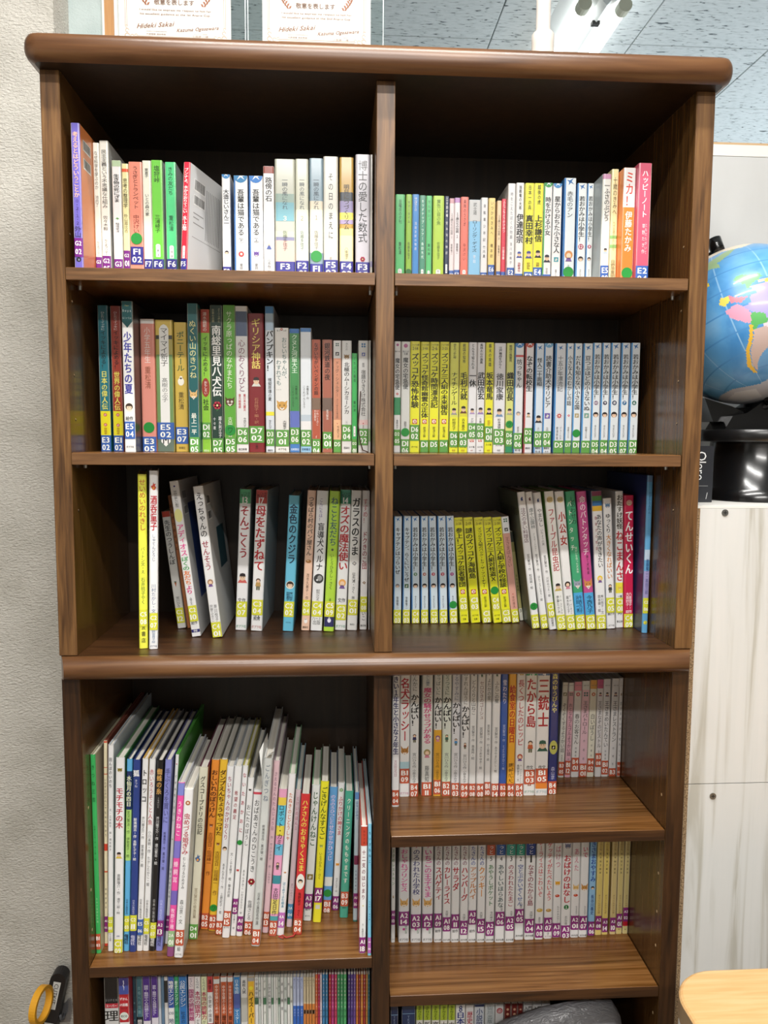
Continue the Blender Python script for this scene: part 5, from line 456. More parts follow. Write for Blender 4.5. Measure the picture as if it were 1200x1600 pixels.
(79.2, 100.0, -1125.0, 12.9, 163.0, 0.0, 150.0, 'p', 'a8c030', '', 0, 't|ＳＥＮＳＥＩ|10|163|2a3a10|56b;n|e8e8e0|170|460;h|新|224|201a20|80', '', 'second lime green black-lettered book from the left, bottom right shelf', 10),
(93.3, 100.0, -1125.0, 13.6, 162.4, 0.0, 150.0, 'p', 'a8c030', '', 0, 't|ＳＥＮＳＥＩ|10|163|2a3a10|56b;n|e8e8e0|171|463;h|高|225|201a20|80', '', 'third lime green black-lettered book from the left, bottom right shelf', 10),
(107.8, 100.0, -1125.0, 13.4, 161.8, 0.0, 150.0, 'p', 'a8c030', '', 0, 't|ＳＥＮＳＥＩ|10|164|2a3a10|56b;n|e8e8e0|172|465;h|大|226|201a20|80', '', 'fourth lime green black-lettered book from the left, bottom right shelf', 10),
(122.1, 100.0, -1125.0, 12.2, 161.2, 0.0, 150.0, 'p', 'a8c030', '', 0, 't|ＳＥＮＳＥＩ|10|165|2a3a10|56b;n|e8e8e0|172|466;h|中|227|201a20|80', '', 'fifth lime green black-lettered book from the left, bottom right shelf', 10),
(135.3, 100.0, -1125.0, 16.5, 160.7, 0.0, 150.0, 'p', 'e8e8ea', '', 0, 'h|8|42|2a3a7a|44;t|日本地理|80|360|2a3a8a|84b', '', 'white blue-lettered book, bottom right shelf', 10),
(152.7, 100.0, -1125.0, 14.2, 160.0, 0.0, 150.0, 'p', 'dcdadc', '', 0, 't|歴史地理|73|362|b83040|66b', '', 'white red-lettered book, bottom right shelf', 10),
(167.8, 100.0, -1125.0, 17.5, 160.6, 0.0, 150.0, 'p', 'c8ccd4', '', 0, 'n|2a3a6a|-5|26;t|小説国語|42|353|3a4a7a|60b', '', 'pale blue-grey book, bottom right shelf', 10),
(186.3, 100.0, -1125.0, 17.5, 159.8, 0.0, 150.0, 'p', 'c4c8c8', '', 0, 't|山川出版の本|11|324|5a6a6a|50', '', 'grey-white book, bottom right shelf', 10),
(204.5, 100.0, -1125.0, 14.9, 159.1, 0.0, 150.0, 'p', 'd2cfcc', '', 0, 'i|b03a3a|-50|0;k|b02c34:④|74|70', '', 'grey-white red-roundel book, bottom right shelf', 10),
(220.4, 100.0, -1125.0, 11.4, 159.6, 0.0, 150.0, 'p', '6a2420', '', 0, 'k|d8a888:・|65|40;k|d8a888:・|120|40;k|d8a888:・|175|40', '', 'first dark red dotted book from the left, bottom right shelf', 10),
(232.5, 100.0, -1125.0, 11.2, 159.1, 0.0, 150.0, 'p', '6a2420', '', 0, 'k|d8a888:・|65|40;k|d8a888:・|120|40;k|d8a888:・|176|40', '', 'second dark red dotted book from the left, bottom right shelf', 10),
(244.3, 100.0, -1125.0, 8.8, 158.7, 0.0, 150.0, 'p', '6a2420', '', 0, 'k|d8a888:・|65|40;k|d8a888:・|121|40;k|d8a888:・|176|40', '', 'third dark red dotted book from the left, bottom right shelf', 10),
(254.1, 100.0, -1125.0, 15.7, 159.5, 0.0, 150.0, 'p', 'c8c4c0', '', 0, 'h|入門|58|1c1c1c|90b;h|用語|105|1c1c1c|90b', '', 'first white comic-style black-lettered book from the left, bottom right shelf', 10),
(270.5, 100.0, -1125.0, 15.5, 158.8, 0.0, 150.0, 'p', 'c8c4c0', '', 0, 'h|入門|58|1c1c1c|90b;h|用語|106|1c1c1c|90b', '', 'second white comic-style black-lettered book from the left, bottom right shelf', 10),
(286.7, 100.0, -1125.0, 14.6, 158.2, 0.0, 150.0, 'p', 'c8c4c0', '', 0, 'h|入門|59|1c1c1c|90b;h|用語|106|1c1c1c|90b', '', 'third white comic-style black-lettered book from the left, bottom right shelf', 10)]
# ================================================================ room shell
FZ=-1.45; CZ=1.40
wallpaper=textured('wallpaper',(9,9,9),['b4b0a6','c2beb5','cac6bd'],[.3,.5,.7],.85,3,0,1,.0035,bscale=(150,150,300))
shadewall=textured('cool_shade_wallpaper',(12,12,12),['a4b2b0','b0bcba','bac6c4'],[.3,.5,.7],.85,3,0,.6,.0014,bscale=(260,260,260))  # the recess's cool shade is put into this wallpaper colour
whitewall=textured('white_wall',(5,5,5),['c9c9c6','d6d6d3','dededb'],[.3,.5,.7],.9,3,0,.3,.001)
floorm=textured('floor_vinyl',(3,24,3),['6c5c4a','7a6a56','867662'],[.3,.5,.7],.5,4,.4)
def slab(name,x0,x1,y0,y1,z0,z1,m): return struct(MB().box(x0,x1,y0,y1,z0,z1,m).build(name))
slab('floor',-2,3.1,-3.1,4.1,FZ-.05,FZ,floorm)
slab('wall_left',-2.0,-.5596,.30,.42,FZ,CZ,wallpaper)
slab('wall_recess',-.5596,-.498,.38,.42,FZ,CZ,shadewall)
slab('wall_far_left',-2.05,-2.0,-3.1,4.1,FZ,CZ,whitewall)
slab('wall_right',3.05,3.1,-3.1,4.1,FZ,CZ,whitewall)
slab('wall_front',-2,3.05,-3.1,-3.05,FZ,CZ,textured('low_bounce_wall',(5,5,5),['8a8884','969490','a09e9a'],[.3,.5,.7],.9))  # unseen wall, tone darkened to cut bounced light
slab('wall_back',-2,3.05,4.05,4.1,FZ,CZ,whitewall)
slab('wall_low_partition',-.494,.46,.33,.42,FZ,.56,whitewall)
tilem=textured('ceiling_tile_face',(30,110,30),['566064','b9c2c4','c8d0d2','cfd6d8'],[.345,.375,.5,.7],.9,5,.8,.25,.0015)
gridm=mat('8f999c',.8)
ce=slab('ceiling',-2,3.1,-3.1,4.1,CZ+.012,CZ+.06,gridm)
x=-2.034
tm={}
while x<3.0:
    y=-2.692
    while y<4.0:
        b=MB().box(x+.0015,x+.4985,y+.0015,y+.483,CZ,CZ+.0125,tilem,.002)
        b.build('ceiling_tile',ce); y+=.4845
    x+=.5
# post of the glass partition and the pane
wood=textured('light_wood',(60,60,4),['a5743e','bb8850','c8965c'],[.3,.5,.7],.45,5,.4)
struct(MB().box(-.498,-.494,.375,.435,.2,CZ,mat('dcdad2',.6)).box(-.494,-.4775,.375,.44,.2,CZ,wood).box(-.4775,-.4725,.38,.43,.2,CZ,mat('e4e6e4',.5)).build('window_1'))
gp=MB().box(-.4720,.0195,.402,.408,.562,CZ-.01,GL).build('glass_pane'); tag(gp,'tall clear glass partition pane behind the two certificates','glass pane')
# the room beyond: wooden beam seen through the pane
bm=MB().box(-.62,-.5,1.2,1.32,.6,CZ,mat('7a6a5a',.6)).build('far_post'); tag(bm,'grey-brown post seen through the glass at the left of the certificates','post')
# ================================================================ fluorescent lights
def fixture(name,label,cx,cy,cz,length,along,parts=True,grp='ceiling fluorescent lights'):
    r=empty(name,label,'ceiling light',(cx,cy,cz),grp)
    def T(v): return v if along=='x' else tuple((v[1],v[0],v[2]))
    def put(mb,nm):
        mb.v=[T(v) for v in mb.v]
        if along!='x': mb.f=[f[::-1] for f in mb.f]
        return mb.build(nm,r)
    h=length/2; W=mat('dfe6e8',.35)
    put(MB().prism([(-.11,.07),(.11,.07),(.075,.045),(.02,.01),(0,-.012),(-.02,.01),(-.075,.045)],-h-.03,h+.03,0,W),'reflector_housing')
    for s in(-1,1):
        b=MB(); k=16; pl=[(s*.0625+.0145*math.cos(2*math.pi*i/k),-.002+.0145*math.sin(2*math.pi*i/k)) for i in range(k)]
        b.prism(pl,-h+.02,h-.02,0,mat('fffdf8',.4,0,0,2.4),True); put(b,'fluorescent_tube')
        for e in(-1,1):
            b=MB(); pl=[(s*.0625+.021*math.cos(2*math.pi*i/k),.0+.021*math.sin(2*math.pi*i/k)) for i in range(k)]
            b.prism(pl,e*h-.018,e*h+.018,0,mat('c9cbb8',.5)); put(b,'tube_socket')
    put(MB().box(-h*.9,-h*.87,-.012,.012,-.016,-.006,mat('202020',.5)),'mounting_clip')
    return r
fixture('ceiling_light','twin-tube fluorescent light seen above the right part of the bookcase',.743,1.96,1.33,1.3,'y')
fixture('ceiling_light','twin-tube fluorescent light on the ceiling behind the camera, nearer the bookcase',0,-.45,1.345,1.2,'x')
fixture('ceiling_light','twin-tube fluorescent light on the ceiling behind the camera, farther away',0,-1.12,1.345,1.2,'x')
# ================================================================ bookcase, upper
XO=.48; XI=.454; XR=.4528; D0,D1=-.0138,.0129; DEP=.30
B1T,B1B,B2T,B2B,MID=.2514,.2335,-.0104,-.0282,-.3102
up=empty('upper_bookcase','upper half of the tall dark walnut bookcase, with three shelves of books per bay','bookcase',(0,.15,MID))
ups=[]
sp=child(MB().box(-XO,-XI,0,DEP,MID,.517,WV,.0008),'side_panel',up); ups.append(sp)
sp2=child(MB().box(XR,XO,0,DEP,MID,.517,WV,.0008),'side_panel',up); ups.append(sp2)
# inner faces: laminate sheets
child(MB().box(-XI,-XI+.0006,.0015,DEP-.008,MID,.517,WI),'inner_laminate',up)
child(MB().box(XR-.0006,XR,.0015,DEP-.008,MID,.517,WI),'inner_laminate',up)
child(MB().box(D0,D1,0,DEP-.008,MID,.517,WV,.0008),'divider_panel',up)
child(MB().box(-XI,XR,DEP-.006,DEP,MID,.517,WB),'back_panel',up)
# top board with rounded plan corners and bullnose front
def rounded_board(x0,x1,y0,y1,z0,z1,cr,nr,m,name,root,bull=True):
    out=[]; n=6
    def outline(ins,z):
        pts=[]
        X0,X1,Y0=x0+ins,x1-ins,y0+ins; c=max(cr-ins,.001)
        pts.append((X0,y1,z))
        for i in range(n+1):
            a=math.pi+i/n*math.pi/2; pts.append((X0+c+c*math.cos(a),Y0+c+c*math.sin(a),z))
        for i in range(n+1):
            a=1.5*math.pi+i/n*math.pi/2; pts.append((X1-c+c*math.cos(a),Y0+c+c*math.sin(a),z))
        pts.append((X1,y1,z)); return pts
    rings=[]; k=8; h=z1-z0
    for i in range(k+1):
        t=i/k; z=z0+h*t
        ins=nr*(1-math.sqrt(max(0,1-(abs(2*t-1))**2.2)))
        rings.append(outline(ins,z))
    b=MB(); N=len(rings[0]); vs=[p for r in rings for p in r]; fs=[]
    for j in range(k):
        for i in range(N-1): fs.append((j*N+i,j*N+i+1,(j+1)*N+i+1,(j+1)*N+i))
    b.add(vs,fs,m,True); b.add(rings[0],[tuple(range(N))[::-1]],WB); b.add(rings[-1],[tuple(range(N))],m)  # underside takes the darkened wood so its shade is painted in
    b.add([rings[j][0] for j in range(k+1)]+[rings[j][-1] for j in range(k+1)],[tuple(range(k+1))+tuple(range(2*k+1,k,-1))],m)
    return child(b,name,root)
rounded_board(-.4935,.4955,-.034,DEP,.517,.5545,.022,.013,WM,'top_board',up)
for x0,x1 in((-XI+.001,D0-.0015),(D1+.0012,XR-.0025)):
    child(MB().box(x0,x1,.002,DEP-.01,B1B,B1T,WS,.0007).box(x0,x1,.0006,.0022,B1B+.0007,B1T-.0007,WH),'shelf_board',up)
    child(MB().box(x0,x1,.002,DEP-.01,B2B,B2T,WS,.0007).box(x0,x1,.0006,.0022,B2B+.0007,B2T-.0007,WH),'shelf_board',up)
holem=mat('1a120a',.8); chip=mat('c9b08a',.5)
for s,xx,face in((sp2,XR-.0008,-1),(sp,-XI+.0008,1)):
    for z in(.3019,.2071,.1018,.0375,-.0965):
        b=MB(); k=8; pl=[(.0245+.0019*math.cos(2*math.pi*i/k),z+.0024*math.sin(2*math.pi*i/k)) for i in range(k)]
        b.prism(pl,xx-.0001,xx+.0001,0,holem); pl=[(u-.0008,v-.0006) for u,v in pl[:4]]+[(.0235,z)]
        b.prism(pl,xx-.0003,xx+.0002,0,chip); b.v=[(x,y-.15,z2-MID) for x,y,z2 in b.v]; o=b.build('peg_hole',s)
for xx in(-XI+.006,D0-.006,D1+.006,XR-.006):
    for z in(B1B,B2B): child(MB().lathe([(.0025,z-.006),(.003,z)],xx,.045,mat('b8b8b4',.3,0,.8),10),'shelf_pin',up)
# ================================================================ bookcase, lower
L1T,L1B,R1T,R1B,R2T,R2B=-.8031,-.8198,-.6045,-.6223,-.8695,-.8869
BT=-1.125; TOPB=-.345
lo=empty('lower_bookcase','lower half of the tall dark walnut bookcase, under the rounded middle moulding','bookcase',(0,.15,FZ))
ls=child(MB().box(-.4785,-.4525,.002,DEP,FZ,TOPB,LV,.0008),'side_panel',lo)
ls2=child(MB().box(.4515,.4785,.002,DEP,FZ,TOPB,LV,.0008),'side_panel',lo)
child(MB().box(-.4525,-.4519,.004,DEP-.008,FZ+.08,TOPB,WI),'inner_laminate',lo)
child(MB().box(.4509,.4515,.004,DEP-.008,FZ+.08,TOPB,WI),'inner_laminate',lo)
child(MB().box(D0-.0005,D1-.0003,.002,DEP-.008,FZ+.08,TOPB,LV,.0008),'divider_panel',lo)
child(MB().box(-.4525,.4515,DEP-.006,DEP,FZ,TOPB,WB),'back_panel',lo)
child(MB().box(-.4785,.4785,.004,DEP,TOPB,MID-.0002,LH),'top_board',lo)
pr=[(.004,-.3106),(-.006,-.3108),(-.012,-.3135),(-.0175,-.318),(-.0205,-.324),(-.0212,-.330),(-.0195,-.336),(-.014,-.3415),(-.006,-.3448),(.004,-.3455)]
b=MB(); n=len(pr); E=.4785
vs=[(-E+max(0,(.004-u))*.45,u,v) for u,v in pr]+[(E-max(0,(.004-u))*.45,u,v) for u,v in pr]
b.add(vs,[(i,(i+1)%n,n+(i+1)%n,n+i)[::-1] for i in range(n)],WM,True); b.add(vs,[tuple(range(n)),tuple(range(2*n-1,n-1,-1))],WM); child(b,'front_moulding',lo)
for x0,x1,z0,z1,yy in((-.4515,D0-.0015,L1B,L1T,.004),(D1+.001,.4497,R1B,R1T,.004),(D1+.001,.4497,R2B,R2T,.004)):
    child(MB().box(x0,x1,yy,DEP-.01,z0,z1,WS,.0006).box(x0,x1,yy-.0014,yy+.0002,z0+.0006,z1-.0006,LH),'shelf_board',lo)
for x0,x1 in((-.4515,D0-.001),(D1,.4505)): child(MB().box(x0,x1,.004,DEP-.01,BT-.018,BT,WS),'shelf_board',lo)
child(MB().box(-.4519,.4509,.03,DEP-.01,FZ+.06,FZ+.08,WS),'bottom_board',lo)
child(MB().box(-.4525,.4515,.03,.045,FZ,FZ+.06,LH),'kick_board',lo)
for z in(-.5554,-.688,-.7535,-.812,-.93):
    for s,xx in((ls2,.4507),(ls,-.4517)):
        b=MB(); k=8; pl=[(.0225+.0019*math.cos(2*math.pi*i/k),z+.0024*math.sin(2*math.pi*i/k)) for i in range(k)]
        b.prism(pl,xx-.0001,xx+.0001,0,chip); b.v=[(x,y-.15,z2-FZ) for x,y,z2 in b.v]; b.build('peg_hole',s)
# ================================================================ books
TC={'A':'8c2a7c','B':'c65a3c','C':'dcdc3e','D':'62a24c','E':'3c66b4','F':'36348e','G':'7a2888','2':'9ac08a','3':'5a9ac8','4':'c070c0'}
PAPER=textured('page_edges',(900,3,3),['d8d0c0','ebe5d8','f2eee4'],[.3,.5,.7],.9,2)
ROT='ー～（）()－〜'
SMALL='ぁぃぅぇぉっゃゅょァィゥェォッャュョ'
def cover_y(x,w,h):
    """local y of the spine surface at x: flat in the middle, rounded towards the joints"""
    r=min(.0022,w*.22) if h=='p' else min(.003,w*.3)
    d=min(x,w-x)
    if d>=r: return 0
    d=max(d,0); return r-math.sqrt(max(0,r*r-(r-d)**2))
class Spine:
    def __init__(s,w,h,kind): s.w=w; s.h=h; s.k=kind; s.mb=MB(); s.layer=0
    def y(s,x,l): return -.00012-l*.00010
    def yc(s,x,l): return cover_y(x,s.w,s.k)-.00012-l*.00010
    def poly(s,pts,col,l=0,m=None):
        s.mb.face([(x,s.y(x,l),z) for x,z in pts],m or mat(col,.42,.25))
    def band(s,z0,z1,col,x0=0,x1=1,l=0,m=None):
        z0=max(z0,.0002); z1=min(z1,s.h-.0002)
        if z1<=z0: return
        w=s.w; xs=[x0*w+(x1-x0)*w*t for t in(0,.06,.14,.24,.5,.76,.86,.94,1)]
        xs=[min(max(x,.0001),w-.0001) for x in xs]
        for a,b in zip(xs,xs[1:]): s.mb.face([(a,s.yc(a,l),z0),(b,s.yc(b,l),z0),(b,s.yc(b,l),z1),(a,s.yc(a,l),z1)],m or mat(col,.42,.25),True)
    def ell(s,cx,cz,rx,rz,col,l=1,n=14,a0=0,a1=1,m=None):
        p=[(cx+rx*math.cos(2*math.pi*(a0+(a1-a0)*i/n)),cz+rz*math.sin(2*math.pi*(a0+(a1-a0)*i/n))) for i in range(n+(1 if a1-a0<1 else 0))]
        p=[(min(max(x,.0001),s.w-.0001),min(max(z,.0001),s.h-.0001)) for x,z in p]; s.poly(p,col,l,m)
    def glyph(s,ch,cx,cz,sx,sz,col,bold,l=2,rot=False,m=None):
        if ch in ' 　': return
        vs,fs,bb=glyph(ch,bold); mx=.5; my=.38
        if ord(ch)<0x2000: mx=(bb[0]+bb[1])/2; my=(bb[2]+bb[3])/2
        out=[]
        for x,y in vs:
            x-=mx; y-=my
            if rot: x,y=y,-x
            out.append((cx+x*sx,cz+y*sz))
        out=[(min(max(x,.0001),s.w-.0001),z) for x,z in out]
        if min(z for x,z in out)<.0002: 
            if cz<.0005: return
            out=[(x,max(z,.0002)) for x,z in out]
        if max(z for x,z in out)>s.h-.0001: out=[(x,min(z,s.h-.0001)) for x,z in out]
        nn=GN[(ch,bold)]; s.mb.add([(x,s.y(x,l)-(i//nn)*.00003,z) for i,(x,z) in enumerate(out)],fs,m or mat(col,.42,.2))
    def vtext(s,t,f0,f1,col,wp,bold,xo=0,l=2):
        z1=s.h*(1-f0); z0=s.h*(1-f1); n=len(t); p=(z1-z0)/n; sx=s.w*wp/100*1.08; sz=min(p*1.04,sx*1.45); sx=min(sx,p*1.75)
        if p<.0012: return
        for i,ch in enumerate(t):
            cz=z1-(i+.5)*p; cx=s.w*(.5+xo/100)
            if ch in '、。': s.glyph(ch,cx+sx*.55,cz+sz*.55,sx,sz,col,bold,l); continue
            if ch in SMALL: s.glyph(ch,cx+sx*.06,cz+sz*.1,sx,sz,col,bold,l); continue
            s.glyph(ch,cx,cz,sx,sz,col,2 if bold and wp>=70 else bold,l,ch in ROT)
    def htext(s,t,cx,cz,width,col,maxh,bold=True,l=2,m=None,zs=1):
        adv=[]; 
        for ch in t:
            if ch==' ': adv.append(.3); continue
            bb=glyph(ch,bold)[2]; adv.append(1 if ord(ch)>0x2000 else bb[1]-bb[0]+.08)
        tot=sum(adv) or 1; sx=width/tot; sz=min(sx*1.25,maxh); sx=min(sx,sz*1.3); x=cx-tot*sx/2
        for ch,a in zip(t,adv): s.glyph(ch,x+a*sx/2,cz,sx,sz*zs,col,bold,l,False,m); x+=a*sx
def icon(S,body,f,size):
    k,_s,c=body.partition(':')
    c=c or '7a8aa0'; w=S.w; cx=w/2; cz=S.h*(1-f); r=w*size/200
    E=lambda dx,dz,rx,rz,col,l=1,**q: S.ell(cx+dx*r,cz+dz*r,rx*r,rz*r,col,l,**q)
    P=lambda pts,col,l=1: S.poly([(min(max(cx+x*r,.0001),w-.0001),min(max(cz+z*r,.0002),S.h-.0002)) for x,z in pts],col,l)
    if k=='orb':
        S.ell(cx,cz,w*.49,w*.5,c,1,16); P([(-1.0*w/r*.3,.1*w/r),(0,.0),(.3*w/r,.25*w/r),(.12*w/r,-.05*w/r),(.28*w/r,-.28*w/r),(0,-.1*w/r),(-.25*w/r,-.3*w/r),(-.08*w/r,0)],'e8f2fa',2)
    elif k=='bird': P([(-1,.5),(-.2,.35),(.9,1),(.3,.1),(1,-.7),(.1,-.25),(-.5,-1),(-.4,-.1)],c)
    elif k=='sq' : P([(-1,-1),(1,-1),(1,1),(-1,1)],c); P([(-.6,-.5),(.1,-.7),(.6,.2),(-.1,.6)],'d8d4cc',2)
    elif k=='redsq' : P([(-1,-1),(1,-1),(1,1),(-1,1)],'c0392f'); E(0,0,.8,.8,'f4e6dc',2); E(.1,-.1,.35,.6,'d88a7a',3,n=8)
    elif k=='clover':
        for a,b in((-.5,.5),(.5,.5),(-.5,-.5),(.5,-.5)): E(a,b,.42,.42,c,n=8)
    elif k in('face','faceb','facew','facep','boy','girl','man','person','round','monk','monke','angel','birdman','handm') or k.startswith('face'):
        hair={'facew':'8a8a90','facep':'e8b0a0','girl':c,'boy':c,'man':c,'monk':c,'monke':c,'round':'3a2c24','angel':c,'person':c,'birdman':c}.get(k,'2c2220')
        if k in('round','faceb'): E(0,0,1,1,'f0e8d8')
        if k=='faceb': hair='a06a50'
        if k in('face','faceb','facew','facep','round'):
            E(0,.1,.85,.8,hair,2); E(0,-.12,.58,.58,'f4d2b4',3); E(-.24,-.12,.08,.12,'2a2020',4,n=6); E(.24,-.12,.08,.12,'2a2020',4,n=6); P([(-.6,.2),(.6,.2),(.35,.62),(-.35,.62)],hair,4)
        elif k in('man','angel','monk','monke'):
            P([(-.95,-1),(.95,-1),(.55,-.35),(-.55,-.35)],c); E(0,.15,.6,.72,'e2c2a4',2); P([(-.62,.3),(.62,.3),(.5,.85),(0,1),(-.5,.85)],'2c2426' if c>'6' else c,3); E(-.22,.15,.07,.09,'1a1414',3,n=6); E(.22,.15,.07,.09,'1a1414',3,n=6)
        elif k=='girl': E(0,.2,.75,.78,c,2); E(0,.05,.45,.5,'f4d2b4',3); P([(-.6,-1),(.6,-1),(.3,-.3),(-.3,-.3)],'d88a9a' if c<'b' else '7a5a9a',3)
        elif k=='boy': E(0,.75,.42,.38,'4a342a',2); E(0,.62,.3,.28,'f0caa8',3); P([(-.5,-.35),(.5,-.35),(.38,.42),(-.38,.42)],c,2); P([(-.32,-1.05),(-.05,-1.05),(0,-.35),(-.35,-.35)],'6a6a50',2); P([(.05,-1.05),(.32,-1.05),(.35,-.35),(0,-.35)],'6a6a50',2)
        elif k=='person': E(0,.6,.3,.3,'e8c8a8',2); P([(-.7,-.6),(.7,-.6),(.2,.4),(-.2,.4)],c,2)
        elif k=='birdman': E(.1,.75,.3,.3,c,2,n=8); P([(-.5,.6),(.2,.6),(.4,0),(.3,-1.1),(.1,-.5),(-.2,-.5),(-.3,-1.1),(-.5,0)],c)
    elif k in('cat','bear','dogr','owl','fox'):
        h={'fox':1.0,'owl':.7}.get(k,.6)
        for sgn in(-1,1): P([(sgn*.9,h+.35),(sgn*.25,.45),(sgn*.75,.05)][::sgn],c)
        E(0,0,.85,.75 if k!='fox' else .7,c,2); P([(-.5,-.3),(.5,-.3),(0,-1.05 if k=='fox' else -.75)][::-1],'f2e8dc',3)
        for sgn in(-1,1): E(sgn*.35,.1,.22 if k=='owl' else .09,.22 if k=='owl' else .12,'f8f4ec' if k=='owl' else '1a1414',3,n=8)
        if k=='owl':
            for sgn in(-1,1): E(sgn*.35,.1,.1,.1,'1a1414',4,n=6)
        E(0,-.35 if k!='fox' else -.6,.12,.09,'1a1414',4,n=6)
    elif k=='carrot': P([(-.45,.35),(.45,.35),(.2,-.5),(0,-1.5),(-.2,-.5)][::-1],c); P([(-.5,.9),(-.2,.3),(.2,.3),(.5,.9),(.1,.7),(0,1),(-.1,.7)],'3a5a34',2)
    elif k=='flower':
        for i in range(6): E(.5*math.cos(i*1.047),.5*math.sin(i*1.047),.42,.42,c,n=8)
        E(0,0,.25,.25,'f0d8a0',2,n=8); P([(-.2,-1.3),(.1,-1.2),(.25,-.8),(-.1,-.85)],'3a6a3a',1)
    elif k=='flame': P([(-.2,-1.1),(.3,-1.1),(.7,-.3),(.3,.1),(.6,.8),(.1,.6),(-.1,1.2),(-.3,.3),(-.8,0),(-.5,-.7)],c); E(-.05,-.5,.3,.4,'f0a03a',2,n=8)
    elif k=='sun': 
        for i in range(8): a=i*math.pi/4; P([(1.0*math.cos(a),1.0*math.sin(a)),(.5*math.cos(a+.3),.5*math.sin(a+.3)),(.5*math.cos(a-.3),.5*math.sin(a-.3))],c)
        E(0,0,.55,.55,c,2); E(0,0,.28,.28,'f4ecd8',3,n=8)
    elif k=='bread': E(0,0,.95,.6,c,1); E(-.2,.2,.4,.2,'e8c89a',2,n=8)
    elif k=='stripe':
        E(0,0,1,1,'e8d8a0')
        for i in range(4): P([(-.8+i*.42,-.6),(-.62+i*.42,-.6),(-.62+i*.42,.6),(-.8+i*.42,.6)],c,2)
    elif k=='bolt': P([(-.1,1.6),(.1,1.6),(.2,.6),(0,.2),(.25,-.4),(.1,-1.5),(0,-.4),(-.2,0),(.0,.6)][::-1],c)
    elif k=='leaf': P([(-1,.1),(-.2,.8),(.7,.5),(1,-.2),(.2,.1),(0,-.9),(-.2,.1)],c)
    elif k=='dot': E(0,0,1,1,c); E(.1,-.1,.35,.5,'8a8ab0',2,n=8)
    elif k=='circle': E(0,0,1,1,c); E(.2,.1,.5,.6,'9a9a9a',2,n=10); E(-.3,-.3,.2,.2,'e8e8e8',3,n=8)
    elif k=='white': E(0,0,.7,.9,c); E(0,.9,.35,.35,c,n=8)
    elif k=='small': P([(-.8,0),(0,.7),(.8,.1),(.2,-.8),(-.3,-.5)][::-1],c); E(0,0,.3,.25,'e0d8cc',2,n=8)
    else: E(0,0,.9,.9,c); E(0,0,.4,.4,'f0e0d0',2,n=8)
def barcode(mb,x,y0,y1,z0,z1,side):
    """black bars on a white field printed on the cover board"""
    n=14; W=mat('e9e9e6',.4); K=mat('2a2a2c',.4)
    def q(a,b,c,d,m,o): p=[(x+o,a,c),(x+o,b,c),(x+o,b,d),(x+o,a,d)]; mb.face(p if side>0 else p[::-1],m)
    q(y0-.002,y1+.002,z0-.002,z1+.001,W,side*.0001)
    yy=y0; rnd=random.Random(int(z0*9999))
    while yy<y1: t=rnd.choice((.0006,.0009,.0013)); q(yy,min(yy+t,y1),z0,z1,K,side*.0002); yy+=t+rnd.choice((.0006,.0009))
def lift(h):
    o=''
    for i in(0,2,4):
        c=int(h[i:i+2],16)/255; c=min(.93,c+.22*c*(1-c)*(.9 if c>.6 else .5)); o+='%02x'%int(c*255)
    return o
